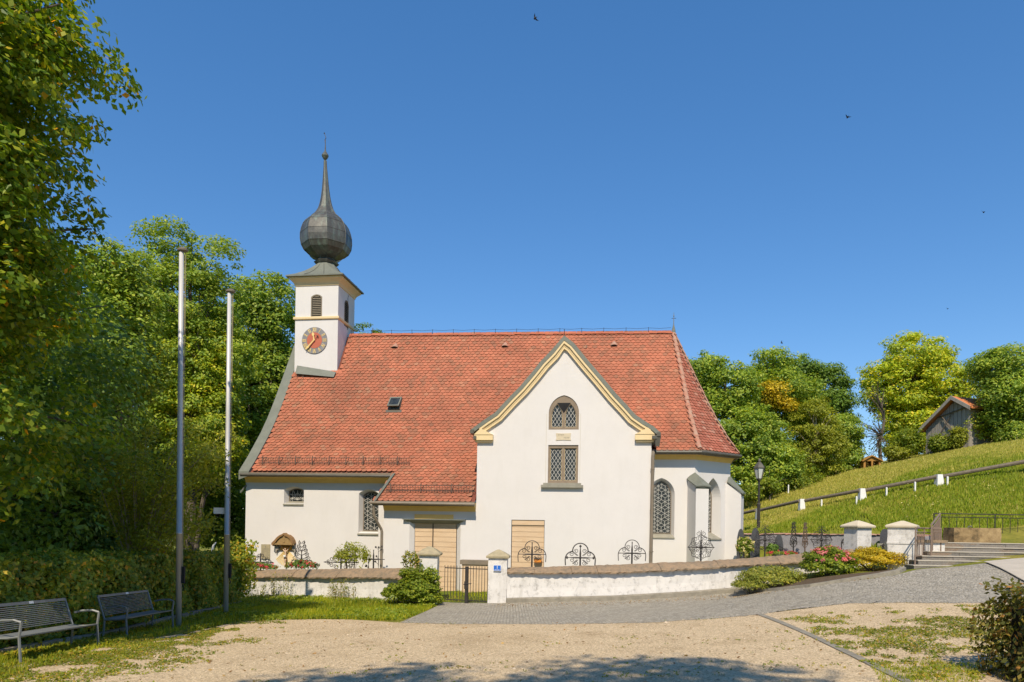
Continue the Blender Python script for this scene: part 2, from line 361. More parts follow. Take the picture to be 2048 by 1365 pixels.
def strip(name, ea, eb, mat, off, n=90, m=14, kind='structure', wob=0., seed=1):
    """sheet draped on the ground between two polylines of points"""
    def res(e, n):
        e = np.array([(p[0], p[1]) for p in e]); L = np.r_[0, np.cumsum(np.hypot(*np.diff(e, axis=0).T))]
        t = np.linspace(0, L[-1], n); return np.stack([np.interp(t, L, e[:, 0]), np.interp(t, L, e[:, 1])], -1)
    a, b = res(ea, n), res(eb, n); t = np.linspace(0, 1, m)[:, None, None]
    rs = np.random.RandomState(seed)
    if wob:
        k_ = np.convolve(rs.normal(0, 1, n), np.ones(3)/3, 'same'); a = a + np.stack([0*k_, k_*wob*1.6], -1); a[:, 1] += wob*1.2*np.sin(np.arange(n)*.21)*np.sin(np.arange(n)*.063)
    pts = a[None]*(1-t)+b[None]*t; z = tz(pts[..., 0], pts[..., 1])+off
    V = np.concatenate([pts, z[..., None]], -1).reshape(-1, 3); idx = np.arange(n*m).reshape(m, n)
    F = np.stack([idx[:-1, :-1], idx[:-1, 1:], idx[1:, 1:], idx[1:, :-1]], -1).reshape(-1, 4)
    o = npmesh(name, V, F, mat, smooth=True); return setp(o, kind=kind)
edge = [gp(*p) for p in ((800,1247),(905,1250),(1100,1250),(1300,1247),(1400,1241),(1500,1233),(1600,1219),(1700,1209),(1800,1208),(1900,1208),(2048,1209),(2300,1212))]
wallb = [gp(*p) for p in ((886,1206),(925,1207),(980,1208))]+[gp(*p) for p in ((1231,1202),(1367,1194),(1480,1186),(1560,1180),(1650,1170),(1740,1160),(1800,1150),(1835,1141),(1900,1136),(2000,1124),(2060,1119),(2300,1100))]
strip('cobbled_path', edge, wallb, M['cobble'], .018, 300, 80, wob=.035)
near = [Vector((-7.5,13.2,0)), Vector((-7.3,8,0)), Vector((-4.5,2,0)), Vector((0,-3,0)), Vector((5,-2,0)), Vector((9,4,0)), Vector((14,10,0)), Vector((16,14.6,0))]
back = [gp(*p) for p in ((372,1268),(470,1246),(600,1240),(700,1240),(800,1247),(1100,1249),(1300,1246),(1500,1232),(1700,1208),(1900,1207),(2048,1208),(2300,1211))]
strip('gravel_yard', near, back, M['gravel'], .012, 260, 140, wob=.05, seed=3)
kl = [gp(*p) for p in ((1512,1231),(1560,1250),(1620,1276),(1720,1325),(1790,1362))]; kl.append(kl[-1]+(kl[-1]-kl[-2])*2.5)
strip('kerb_strip', kl, [p+Vector((.13,.06,0)) for p in kl], M['kerb'], .024, 60, 3, wob=.012)
pv = [gp(*p) for p in ((1968,1127),(2010,1145),(2060,1172),(2200,1220))]; pv2 = [gp(*p) for p in ((2000,1124),(2060,1119),(2200,1112),(2300,1105))]
strip('paving', pv, pv2, M['pave'], .055, 60, 16)
crack = strip('joint_line', [p+Vector((-.05, -.05, 0)) for p in pv], pv, M['kerb'], .058, 60, 2, wob=.01)
bed0 = [gp(*p) for p in ((1470,1188),(1500,1186),(1560,1181),(1620,1175),(1700,1163),(1760,1154),(1800,1147),(1812,1142))]; bed1 = [gp(*p) for p in ((1470,1184),(1500,1181),(1560,1174),(1640,1163),(1700,1156),(1760,1150),(1800,1144),(1812,1141))]
strip('planting_soil', bed0, [p+Vector((0, .5, 0)) for p in bed1], noisy('bed_soil', (.13, .09, .055), (.09, .065, .04), 6, .8, .03, .95), .05, 40, 8)
# ================================================================ church (own axes, turned TH)
O = (-5., 28., -.7)
ch = thing('church', 'white village church with red clay tile roof and small onion domed tower', 'church', c2w(*O), -TH)
def CB(): return MB(O)
def rf(Y): return float(np.interp(Y, [25.6,26.3,26.9,27.4,27.95,28.6,29.2,29.8,30.4,32], [2.6,3.2,3.76,4.24,4.82,5.52,6.28,7.14,8.08,10.62]))
def sag(X, Y): return -.0139*(X+5)*max(0., min(1., (Y-28)/4))
def rz_(X, Y): return rf(Y)+sag(X, Y)
BZ = -1.6
def arch(xc, hw, z0, zs, rise, pointed=True, n=8):
    """outline of an opening, counterclockwise: bottom left, bottom right, up and over"""
    pts = [(xc-hw, z0), (xc+hw, z0)]
    if pointed:
        # two arcs meeting at the top
        R = (hw*hw+rise*rise)/(2*hw); cxr = xc+hw-R
        a1 = math.asin(min(1, rise/R))
        pts += [(cxr+R*math.cos(a1*i/n), zs+R*math.sin(a1*i/n)) for i in range(n+1)]
        pts += [(2*xc-(cxr+R*math.cos(a1*i/n)), zs+R*math.sin(a1*i/n)) for i in range(n-1, -1, -1)]
    else:
        R = (hw*hw+rise*rise)/(2*rise); a1 = math.asin(hw/R)
        pts += [(xc+R*math.sin(a1*(1-i/n)), zs+rise-R+R*math.cos(a1*(1-i/n))) for i in range(2*n+1)]
    return pts
def shrink(loop, d, bottom=None):
    xs = [p[0] for p in loop]; zs = [p[1] for p in loop]; xc = (min(xs)+max(xs))/2; hw = (max(xs)-min(xs))/2; z0, z1 = min(zs), max(zs)
    b = d if bottom is None else bottom
    return [(xc+(u-xc)*(hw-d)/hw, z0+b+(v-z0)*((z1-z0)-d-b)/(z1-z0)) for u, v in loop]
def wall_panel(mb, outline, holes, fn):
    polys = [[Vector((u, v, 0)) for u, v in outline]]+[[Vector((u, v, 0)) for u, v in h] for h in holes]
    flatp = [p for q in polys for p in q]; tris = tessellate_polygon(polys)
    mb.add([fn(p.x, p.y, 0) for p in flatp], [tuple(t) for t in tris])
def reveal(mb, outer, inner, fn, depth):
    n = len(outer); mb.add([fn(u, v, 0) for u, v in outer]+[fn(u, v, depth) for u, v in inner], [(i, (i+1) % n, n+(i+1) % n, n+i) for i in range(n)])
def clipseg(a, b, loop):
    """keep the part of segment a-b inside a convex-ish loop"""
    n = 24; pts = [(a[0]+(b[0]-a[0])*i/n, a[1]+(b[1]-a[1])*i/n) for i in range(n+1)]
    def ins(p):
        c = False; m = len(loop)
        for i in range(m):
            x1, y1 = loop[i]; x2, y2 = loop[(i+1) % m]
            if (y1 > p[1]) != (y2 > p[1]) and p[0] < (x2-x1)*(p[1]-y1)/(y2-y1)+x1: c = not c
        return c
    k = [i for i, p in enumerate(pts) if ins(p)]
    return (pts[k[0]], pts[k[-1]]) if len(k) > 1 else None
def bar(mb, a, b, fn, d, w, th=.012):
    u = Vector((b[0]-a[0], b[1]-a[1])); L = u.length
    if L < 1e-3: return
    u /= L; n = Vector((-u.y, u.x))*w/2
    q = [(a[0]+n.x, a[1]+n.y), (a[0]-n.x, a[1]-n.y), (b[0]-n.x, b[1]-n.y), (b[0]+n.x, b[1]+n.y)]
    mb.prism(q, fn, d-th, d)
def lattice(mb, loop, fn, d, kind, s, w=.014):
    xs = [p[0] for p in loop]; zs = [p[1] for p in loop]; x0, x1, z0, z1 = min(xs), max(xs), min(zs), max(zs)
    segs = []
    if kind == 'diamond':
        sx, sz = s; H = (z1-z0)
        k = int((x1-x0+H*sx/sz)/sx)+2
        for i in range(-k, k+1):
            xa = (x0+x1)/2+i*sx; segs += [((xa, z0), (xa+H*sx/sz, z1)), ((xa, z0), (xa-H*sx/sz, z1))]
    elif kind == 'star':
        h = s*.866
        rows = int((z1-z0)/h)+2; cols = int((x1-x0)/s)+3
        for j in range(rows):
            for i in range(-1, cols):
                cx = x0+i*s+(s/2 if j % 2 else 0); cz = z0+j*h
                for a in range(6):
                    if a % 2 == 0 or (i+j) % 2: 
                        ex, ez = cx+s*.577*math.cos(math.pi/6+a*math.pi/3), cz+s*.577*math.sin(math.pi/6+a*math.pi/3); segs.append(((cx, cz), (ex, ez)))
                for a in range(3):
                    p1 = (cx+s*.577*math.cos(math.pi/6+a*math.pi/3), cz+s*.577*math.sin(math.pi/6+a*math.pi/3)); p2 = (cx+s*.577*math.cos(math.pi/6+(a+1)*math.pi/3), cz+s*.577*math.sin(math.pi/6+(a+1)*math.pi/3)); segs.append((p1, p2))
    elif kind == 'burst':
        xc = (x0+x1)/2
        for a in range(-75, 76, 25): segs.append(((xc, z0+.06), (xc+1.2*math.sin(rad(a)), z0+.06+1.2*math.cos(rad(a)))))
        segs += [((x0, z0+.14), (x1, z0+.14)), ((x0+.12, z0), (x0+.12, z1)), ((x1-.12, z0), (x1-.12, z1)), ((x0, z1-.22), (x1, z1-.22)), ((xc, z0+.3), (x0, z0+.02)), ((xc, z0+.3), (x1, z0+.02)), ((xc, z0+.36), (x0, z0+.08)), ((xc, z0+.36), (x1, z0+.08))]
    for a, b in segs:
        r = clipseg(a, b, loop)
        if r: bar(mb, r[0], r[1], fn, d, w)
def window(name, parent_label, loop, fn, d, kind, s, fr=.0, frmat=None, w=.011):
    """leaded light: part 'window' (glass) > 'lattice', 'window_frame'"""
    mb = CB(); mb.prism(loop, fn, d, d+.03); o = mb.build('window', M['glass'], ch)
    if parent_label: o['label'] = parent_label
    mb = CB(); lattice(mb, shrink(loop, fr) if fr else loop, fn, d-.006, kind, s, w); 
    n = len(loop); inn = shrink(loop, .02)
    mb.build('lattice', M['lead'], o)
    if fr:
        mb = CB(); inn = shrink(loop, fr)
        mb.add([fn(u, v, d-.05) for u, v in loop]+[fn(u, v, d-.05) for u, v in inn]+[fn(u, v, d-.008) for u, v in inn], [(i, (i+1) % n, n+(i+1) % n, n+i) for i in range(n)]+[(n+i, n+(i+1) % n, 2*n+(i+1) % n, 2*n+i) for i in range(n)])
        mb.build('window_frame', frmat, o)
    return o
# ---- nave wall, plane Y=27.3
fN = lambda u, v, d: (u, 27.3+d, v)
nw1 = arch(-12.93, .43, 2.55, 3.10, .14, False); nw2 = arch(-9.72, .42, 1.38, 2.98, .17, False)
mb = CB()
wall_panel(mb, [(-15.04, BZ), (-8.3, BZ), (-8.3, 3.72), (-15.04, 3.72)], [nw1, nw2], fN)
g1 = [(u*1+.03, v) for u, v in shrink(nw1, .075, .07)]; g2 = [(u+.03, v) for u, v in shrink(nw2, .08, .10)]
reveal(mb, nw1, g1, fN, .30); reveal(mb, nw2, g2, fN, .30)
# gable end and back
gab = [(27.3, BZ), (36.7, BZ), (36.7, rf(27.3)-.12)]+[(64-y, rf(y)-.12) for y in (27.95, 29.2, 30.4)]+[(32, 10.5)]+[(y, rf(y)-.12) for y in (30.4, 29.2, 27.95, 27.3)]
mb.add([(-15.04, u, v) for u, v in gab], [tuple(range(len(gab)))[::-1]])
mb.add([(-14.6, u, v) for u, v in gab], [tuple(range(len(gab)))])
mb.add([(-15.04, 36.7, BZ), (3.3, 36.0, BZ), (3.3, 36.0, 4.6), (-15.04, 36.7, 3.9)], [(3, 2, 1, 0)])
mb.build('nave_wall', M['plaster'], ch)
window('window', None, g1, fN, .29, 'burst', 0, .02, M['wframe']); window('window', None, g2, fN, .29, 'star', .30, .02, M['wframe'])
for lo, x in ((nw1, -12.93), (nw2, -9.72)):
    z0 = min(p[1] for p in lo)
    CB().add([(x-.45, 27.25, z0-.03), (x+.43, 27.25, z0-.03), (x+.40, 27.58, z0+.10), (x-.36, 27.58, z0+.10), (x-.45, 27.25, z0-.08), (x+.43, 27.25, z0-.08), (x+.40, 27.58, z0-.08), (x-.36, 27.58, z0-.08)],
             [(0,1,2,3),(0,4,5,1),(4,7,6,5),(1,5,6,2),(3,7,4,0)]).build('window_sill', M['stone'], ch)
# ---- annex wall with the gable, plane Y=26
vL = [(1129.5,669.7),(1102,700),(1081,721.5),(1063.6,743.5),(1039,772.5),(1018,793.6),(1000,813),(989.8,824.3),(968.7,838.4),(952.8,849.8),(941.4,858.6)]
vR = [(1129.5,669.7),(1148,685.5),(1176,719.8),(1202.6,750.6),(1232.5,786.6),(1255.4,811),(1271,828.8),(1288.8,841),(1306.4,851.7),(1320.5,864)]
VL = [(P(*p, 25.72).x, P(*p, 25.72).z) for p in vL]; VR = [(P(*p, 25.72).x, P(*p, 25.72).z) for p in vR]
VL[0] = VR[0] = (-1.80, (VL[0][1]+VR[0][1])/2)
def offs(line, d, side):
    out = []
    for i, p in enumerate(line):
        a = Vector(line[max(i-1, 0)]); b = Vector(line[min(i+1, len(line)-1)]); t = (b-a).normalized(); n = Vector((t.y, -t.x))*side
        if i == 0: out.append((p[0], p[1]-d*1.32)); continue
        out.append((p[0]+n.x*d, p[1]+n.y*d))
    return out
ytopL = offs(VL, .34, -1); ytopR = offs(VR, .34, 1)
f26 = lambda u, v, d: (u, 26.+d, v)
xl, xr = -5.03, 1.44
door1 = [(-7.62, -.8), (-5.62, -.8), (-5.62, 1.93), (-7.62, 1.93)]; door1i = [(-7.46, -.8), (-5.80, -.8), (-5.80, 1.87), (-7.46, 1.87)]
door2 = [(-3.68, -.75), (-2.43, -.75), (-2.43, 1.99), (-3.68, 1.99)]
W1 = arch(-1.78, .56, 5.36, 5.98, .66); W2 = [(-2.34, 3.38), (-1.22, 3.38), (-1.22, 4.79), (-2.34, 4.79)]
cont = [(-8.64, BZ), (xr, BZ)]+[(min(p[0], xr), p[1]) for p in [(xr, ytopR[-1][1]+.1)]+ytopR[::-1][1:]]+ytopL[1:-1]+[(xl, ytopL[-1][1]+.1), (xl, 2.7), (-8.64, 2.7)]
mb = CB(); wall_panel(mb, cont, [door1, door2, W1, W2], f26)
reveal(mb, door1, door1i, f26, .18); reveal(mb, door2, door2, f26, .10); reveal(mb, W1, W1, f26, .07); reveal(mb, W2, W2, f26, .08)
mb.add([(-8.64, 26, BZ), (-8.64, 27.4, BZ), (-8.64, 27.4, 3.9), (-8.64, 26, 2.7)], [(0, 3, 2, 1)])
mb.add([(xr, 26, BZ), (xr, 28.6, BZ), (xr, 28.6, 5.3), (xr, 26, 5.3)], [(0, 1, 2, 3)])
mb.add([(xl, 26, 2.0), (xl, 29, 5.3), (xl, 29, 5.4), (xl, 26, 5.3)], [(0, 3, 2, 1)])
mb.build('annex_wall', M['plaster'], ch)
# raised frame round the two gable windows
n_ = lambda a, d: shrink(a, -d, -d)
mb = CB()
for xx in (-2.42, -1.155):
    mb.box((xx-.012, 25.985, 3.3), (xx+.012, 26.0, 5.95))
mb.build('niche_edge', M['reveal'], ch)
# pointed window: wooden frame with two lancets
def pane_window(outer, fn, d, lancets, mat, name_label):
    mb = CB(); mb.prism(outer, fn, d+.04, d+.07); o = mb.build('window', M['glass'], ch); o['label'] = name_label
    mb = CB(); polys = outer; tr = tessellate_polygon([[Vector((u, v, 0)) for u, v in outer]]+[[Vector((u, v, 0)) for u, v in L] for L in lancets])
    allp = outer+[p for L in lancets for p in L]
    mb.add([fn(u, v, d-.03) for u, v in allp], [tuple(t) for t in tr])
    for L in lancets: reveal(mb, [(u, v) for u, v in L], L, lambda u, v, dd: fn(u, v, d-.03+dd), .07)
    mb.build('window_frame', mat, o)
    mb = CB()
    for L in lancets: lattice(mb, L, fn, d+.035, 'diamond', (.135, .215), .012)
    mb.build('lattice', M['lead'], o)
    mb = CB()
    for L in lancets:
        i2 = shrink(L, .022); n = len(L)
        mb.add([fn(u, v, d+.005) for u, v in L]+[fn(u, v, d+.005) for u, v in i2], [(i, (i+1) % n, n+(i+1) % n, n+i) for i in range(n)])
    mb.build('window_trim', M['wframe_pale'], o)
    return o
L1 = arch(-2.035, .215, 5.45, 5.80, .52); L2 = arch(-1.525, .215, 5.45, 5.80, .52)
pane_window(W1, f26, .06, [L1, L2], M['wframe'], 'pointed window with two lancet lights')
R1 = [(-2.27, 3.46), (-1.82, 3.46), (-1.82, 4.68), (-2.27, 4.68)]; R2 = [(-1.74, 3.46), (-1.29, 3.46), (-1.29, 4.68), (-1.74, 4.68)]
pane_window(W2, f26, .07, [R1, R2], M['wframe'], 'tall rectangular window with diamond panes')
CB().prism([(-2.03, 6.36), (-1.53, 6.36), (-1.78, 5.98)], f26, .018, .026).build('tracery_panel', M['dark'], ch)
CB().box((-2.58, 25.86, 3.20), (-1.02, 26.0, 3.30)).box((-2.50, 25.90, 3.30), (-1.10, 26.06, 3.375)).build('window_sill', M['stone'], ch)
# inscription stone between the windows
CB().prism([(-2.06,4.96),(-2.04,5.08),(-2.06,5.23),(-1.78,5.215),(-1.50,5.23),(-1.52,5.08),(-1.50,4.96),(-1.78,4.975)], f26, -.02, 0.0).build('inscription_stone', M['palecap'], ch)
mb = CB()
for row, (x0, zz) in enumerate(((-1.97, 5.13), (-1.76, 5.03))):
    for i in range(4):
        x = x0+i*.055; mb.box((x, 25.972, zz), (x+.012, 25.98, zz+.055)); mb.box((x+.012, 25.972, zz+.045), (x+.035, 25.98, zz+.055))
mb.build('engraving', M['stone'], ch)
# ---- doors
def plankdoor(x0, x1, z0, z1, y, gap=None, pitch=.19):
    mb = CB(); z = z1; k = 0
    while z > z0:
        zb = max(z0, z-pitch)
        segs = [(x0, gap-.02), (gap+.02, x1)] if gap else [(x0, x1)]
        for a, b in segs: mb.box((a, y-.004*(k % 2), zb+.008), (b, y+.04, z-.004))
        z = zb; k += 1
    mb.box((x0, y+.03, z0), (x1, y+.05, z1))
    return mb.build('door', M['door'], ch)
d = plankdoor(-7.44, -5.82, -.8, 1.86, 26.155, -6.73); CB().box((-6.745, 26.13, .6), (-6.715, 26.15, 1.85)).build('door_gap_shade', M['black'], d)  # black strip stands in for the shade between the door leaves
d2 = plankdoor(-3.66, -2.45, -.75, 1.92, 26.07); CB().box((-3.66, 26.03, 1.80), (-2.45, 26.069, 1.985)).build('roller_box', M['door'], d2)
CB().box((-7.86, 25.84, 1.935), (-5.42, 26.0, 1.97)).add([(-7.80,25.88,1.93),(-5.48,25.88,1.93),(-5.62,26.1,1.80),(-7.62,26.1,1.80),(-7.80,26.1,1.93),(-5.48,26.1,1.93)], [(0,1,2,3),(0,4,5,1)]).build('door_lintel', M['copper'], ch)
CB().box((-7.42, 25.975, 1.98), (-5.90, 26.0, 2.15)).build('door_panel', M['ochre'], ch)
CB().box((-3.9, 25.5, -.9), (-2.3, 26.05, -.76)).build('doorstep', M['stone'], ch); CB().box((-7.7, 25.4, -1.1), (-5.6, 26.1, -.82)).build('doorstep', M['stone'], ch)
# ---- choir walls
Wa, Wb, Wc, Wd = Vector((3.26, 28.32)), Vector((4.86, 29.82)), Vector((4.86, 34.18)), Vector((3.26, 35.68))
fC = lambda u, v, d: (u, 28.32+d, v)
cw = arch(1.98, .52, 1.42, 3.10, .66); cwi = [(u, v) for u, v in shrink(cw, .12, .14)]
e2 = (Wb-Wa).normalized(); n2 = Vector((-e2.y, e2.x))       # inward normal
fD = lambda u, v, d: (Wa.x+e2.x*u+n2.x*d, Wa.y+e2.y*u+n2.y*d, v)
cw2 = arch(1.12, .50, 1.40, 2.95, .88); cw2i = shrink(cw2, .12, .22)
mb = CB(); wall_panel(mb, [(1.3, BZ), (3.26, BZ), (3.26, 4.85), (1.3, 4.85)], [cw], fC); reveal(mb, cw, cwi, fC, .22)
wall_panel(mb, [(0, BZ), ((Wb-Wa).length, BZ), ((Wb-Wa).length, 4.85), (0, 4.85)], [cw2], fD); reveal(mb, cw2, cw2i, fD, .42)
mb.add([(Wb.x, Wb.y, BZ), (Wc.x, Wc.y, BZ), (Wc.x, Wc.y, 4.85), (Wb.x, Wb.y, 4.85), (Wd.x, Wd.y, BZ), (Wd.x, Wd.y, 4.85)], [(0, 1, 2, 3), (1, 4, 5, 2)])
mb.build('choir_wall', M['plaster'], ch)
window('window', None, cwi, fC, .21, 'star', .27, .02, M['wframe']); window('window', None, cw2i, fD, .41, 'star', .27, .02, M['wframe'])
CB().add([fC(1.44, 1.40, -.04), fC(2.52, 1.40, -.04), fC(2.40, 1.58, .23), fC(1.56, 1.58, .23), fC(1.44, 1.36, -.04), fC(2.52, 1.36, -.04), fC(2.52, 1.36, 0), fC(1.44, 1.36, 0)], [(0,1,2,3),(0,4,5,1),(4,7,6,5)]).build('window_sill', M['stone'], ch)
CB().add([fD(.60, 1.38, -.04), fD(1.66, 1.38, -.04), fD(1.52, 1.66, .43), fD(.72, 1.66, .43), fD(.60, 1.33, -.04), fD(1.66, 1.33, -.04), fD(1.66, 1.33, 0), fD(.60, 1.33, 0)], [(0,1,2,3),(0,4,5,1),(4,7,6,5)]).build('window_sill', M['stone'], ch)
def buttress(c, d, L, zt, zf, w=.52):
    d = Vector(d).normalized(); s = Vector((-d.y, d.x)); c = Vector(c)
    def q(a, b, z): p = c+d*a+s*b; return (p.x, p.y, z)
    h = w/2; mb = CB()
    mb.add([q(-.2, -h, BZ), q(L, -h, BZ), q(L, h, BZ), q(-.2, h, BZ), q(-.2, -h, zt), q(L, -h, zf), q(L, h, zf), q(-.2, h, zt)], [(0,1,5,4),(1,2,6,5),(2,3,7,6),(4,5,6,7)])
    o = mb.build('buttress', M['plaster'], ch)
    mb = CB(); H = h+.05; L2 = L+.07; t = .05
    top = [q(-.05, -H, zt+.02), q(L2, -H, zf), q(L2, 0, zf+.03), q(L2, H, zf), q(-.05, H, zt+.02), q(-.05, 0, zt+.30)]
    mb.add(top+[(x, y, z-t) for x, y, z in top], [(0,1,2,5),(5,2,3,4),(1,7,8,2),(2,8,9,3),(0,6,7,1),(3,9,10,4),(6,11,8,7),(11,10,9,8)])
    mb.add([q(L, -h-.03, zf-.12), q(L+.04, -h-.03, zf-.06), q(L+.04, h+.03, zf-.06), q(L, h+.03, zf-.12), q(L, -h-.03, zf-.04), q(L, h+.03, zf-.04)], [(0,3,2,1),(1,2,5,4)])
    mb.build('buttress_cap', M['copper'], o)
buttress(Wa, (.30, -.95), .72, 3.72, 3.42); buttress(Wb, (.93, -.36), .50, 3.72, 3.25)
# ---- ochre cornices
cav = [(0, 0), (-.03, 0), (-.05, .05), (-.12, .16), (-.24, .25), (-.30, .27), (-.30, .33), (0, .33)]
def cornice(path, zt, mat=M['ochre'], prof=cav, name='cornice', close=False):
    """path: [(x,y)] wall line, out = right-hand side of travel"""
    mb = CB(); rings = []
    n = len(path)
    for i, p in enumerate(path):
        p = Vector(p); a = (p-Vector(path[i-1])).normalized() if i > 0 or close else None; b = (Vector(path[(i+1) % n])-p).normalized() if i < n-1 or close else None
        if a is None: a = b
        if b is None: b = a
        na = Vector((a.y, -a.x)); nb = Vector((b.y, -b.x)); m = (na+nb); m = m/(m.length**2/2) if m.length > 1e-6 else na
        rings.append([(p.x+m.x*-o_, p.y+m.y*-o_, zt-.33+h_) for o_, h_ in prof])
    if close: rings.append(rings[0])
    mb.loft(rings, cap=not close); return mb.build(name, mat, ch)
cornice([(-15.04, 27.3), (-8.62, 27.3)], 3.73)
cornice([(-8.64, 26.0), (xl-.02, 26.0)], 2.60)
cornice([(1.44, 28.32), tuple(Wa), tuple(Wb), tuple(Wc), tuple(Wd)], 4.82)
# ---- roof deck under the tiles
Eo = .42
E1 = Vector((3.42, 27.92)); E2 = Vector((5.16, 29.58)); E3 = Vector((5.16, 34.42)); E4 = Vector((3.42, 36.08)); AP = Vector((2.66, 32.))
ys = [25.6,26.3,26.9,27.4,27.95,28.6,29.2,29.8,30.4,31.2,32]
def hipx(Y): return 2.66+(E1.x-2.66)*(32-Y)/(32-E1.y)
mb = CB(); lo = .05
def deck(x0, x1, Y): return [(x0, Y, rz_(x0, Y)-lo), (x1, Y, rz_(x1, Y)-lo)]
yy = [y for y in ys if y >= 26.9]; V = [p for y in yy for p in deck(-14.8, -5.0, y)]; mb.add(V, [(2*i, 2*i+1, 2*i+3, 2*i+2) for i in range(len(yy)-1)])
yy = [26.9, 26.3, 25.6]; V = [(-8.6-.26*(26.9-y), y, rf(y)-lo) for y in yy]; V2 = [(-5.03, y, rf(y)-lo) for y in yy]; mb.add(V+V2, [(i, i+1, 4+i, 3+i) for i in range(2)])
yy = [y for y in ys if y >= 27.92]; yy = [27.95]+[y for y in ys if y > 27.95]; V = [p for y in yy for p in [(-5.0, y, rz_(-5, y)-lo), (hipx(y), y, rz_(hipx(y), y)-lo)]]; mb.add(V, [(2*i, 2*i+1, 2*i+3, 2*i+2) for i in range(len(yy)-1)])
# back slope
yy = [y for y in ys if y >= 27.4]; V = [p for y in yy for p in [(-14.8, 64-y, rz_(-14.8, y)-lo), (hipx(y) if y > 27.92 else 3.4, 64-y, rz_(3, y)-lo)]]; mb.add(V, [(2*i+1, 2*i, 2*i+2, 2*i+3) for i in range(len(yy)-1)])
def facet(A, B, t):     # point pair at height t
    Y = 27.92+t*(32-27.92); z = rz_(2.9, Y)-lo
    a = A.lerp(AP, t); b = B.lerp(AP, t); return (a.x, a.y, z), (b.x, b.y, z)
ts = [0, .02, .17, .31, .46, .61, .8, 1]
for A_, B_ in ((E1, E2), (E2, E3), (E3, E4)):
    V = [p for t in ts for p in facet(A_, B_, t)]; mb.add(V, [(2*i, 2*i+1, 2*i+3, 2*i+2) for i in range(len(ts)-1)])
roof = mb.build('roof', M['underlay'], ch)
# ---- plain tiles, each a real scalloped slab
RS = np.random.RandomState(5)
TW, TE = .212, .167
half = TW/2-.004
TL = .32
prof = [(-half, TL), (-half, .075), (-half*.80, .032), (-half*.42, .007), (0, 0), (half*.42, .007), (half*.80, .032), (half, .075), (half, TL)]
TV, TF = [], []
def tile(orgp, ux, us, un, mbv, mbf):
    """orgp bottom centre, ux across, us up the slope, un outward"""
    a = RS.normal(0, .012); lift = .040+RS.uniform(0, .010); dx = RS.normal(0, .004); n0 = len(mbv); th = .022
    o_ = orgp+ux*dx+us*RS.normal(0, .004)
    k = len(prof)
    for u, v in prof:
        h = lift*(1-v/TL)+.004+u*a
        mbv.append(tuple(o_+ux*u+us*v+un*h))
    for u, v in prof:
        h = lift*(1-v/TL)+.004+u*a-th
        mbv.append(tuple(o_+ux*u+us*v+un*h))
    mbf.append(tuple(n0+i for i in range(k)))
    for i in range(k-1): mbf.append((n0+k+i, n0+k+i+1, n0+i+1, n0+i))
# arc length table of the profile
Yt = np.linspace(25.6, 32, 641); Zt = np.array([rf(y) for y in Yt]); St = np.r_[0, np.cumsum(np.hypot(np.diff(Yt), np.diff(Zt)))]
def sY(s): return float(np.interp(s, St, Yt))
def Ys(y): return float(np.interp(y, Yt, St))
cx_ = [p[0] for p in VL[::-1]]+[p[0] for p in VR[1:]]; cz_ = [p[1] for p in VL[::-1]]+[p[1] for p in VR[1:]]
def crossz(X): return float(np.interp(X, cx_, cz_))
tv, tf = [], []; s = .0; row = 0
while s < St[-1]-.10:
    Y = sY(s); Y2 = sY(min(s+.12, St[-1])); z = rf(Y); us = Vector((0, Y2-Y, rf(Y2)-z)).normalized(); un = Vector((0, -us.z, us.y)); ux = Vector((1, 0, 0))
    x = -14.60+(TW/2 if row % 2 else 0)
    while x < 3.6:
        ok = True
        if x > hipx(Y)-.04: ok = False
        if Y < 27.90 and x > -5.05: ok = False
        if Y < 26.86 and x < -8.56-.25*(26.9-Y): ok = False
        if cx_[0] < x < cx_[-1] and x > -5.2 and rz_(x, Y) < crossz(x)-.12: ok = False
        if -14.72 < x < -12.48 and Y > 30.72: ok = False
        if ok: tile(Vector((x, Y, rz_(x, Y))), ux, us, un, tv, tf)
        x += TW
    s += TE; row += 1
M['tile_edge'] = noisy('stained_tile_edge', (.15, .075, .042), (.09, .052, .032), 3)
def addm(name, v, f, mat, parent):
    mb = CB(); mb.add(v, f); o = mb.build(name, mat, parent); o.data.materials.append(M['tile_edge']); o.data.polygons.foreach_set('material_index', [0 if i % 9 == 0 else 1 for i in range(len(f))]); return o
addm('roof_tiles', tv, tf, M['tile'], roof)
tv, tf = [], []
for A_, B_ in ((E1, E2), (E2, E3)):
    s = Ys(27.95); row = 0; ux = Vector((*(B_-A_).normalized(), 0)); outn = Vector((ux.y, -ux.x, 0))
    while s < St[-1]-.10:
        def pt(s_):
            Y = sY(min(s_, St[-1])); t = (Y-27.92)/(32-27.92); a, b = facet(A_, B_, max(0, t)); return Vector(a)+Vector((0, 0, lo)), Vector(b)+Vector((0, 0, lo))
        a, b = pt(s); a2, b2 = pt(s+.12); mid = (a2+b2)/2-(a+b)/2; us = (mid-ux*mid.dot(ux)).normalized(); un = ux.cross(us).normalized()
        if un.dot(outn) < 0: un = -un
        L = (b-a).length; c = (TW/2 if row % 2 else 0)+.03
        while c < L-.02: tile(a+ux*c, ux, us, un, tv, tf); c += TW
        s += TE; row += 1
addm('choir_roof_tiles', tv, tf, M['tile_old'], roof)
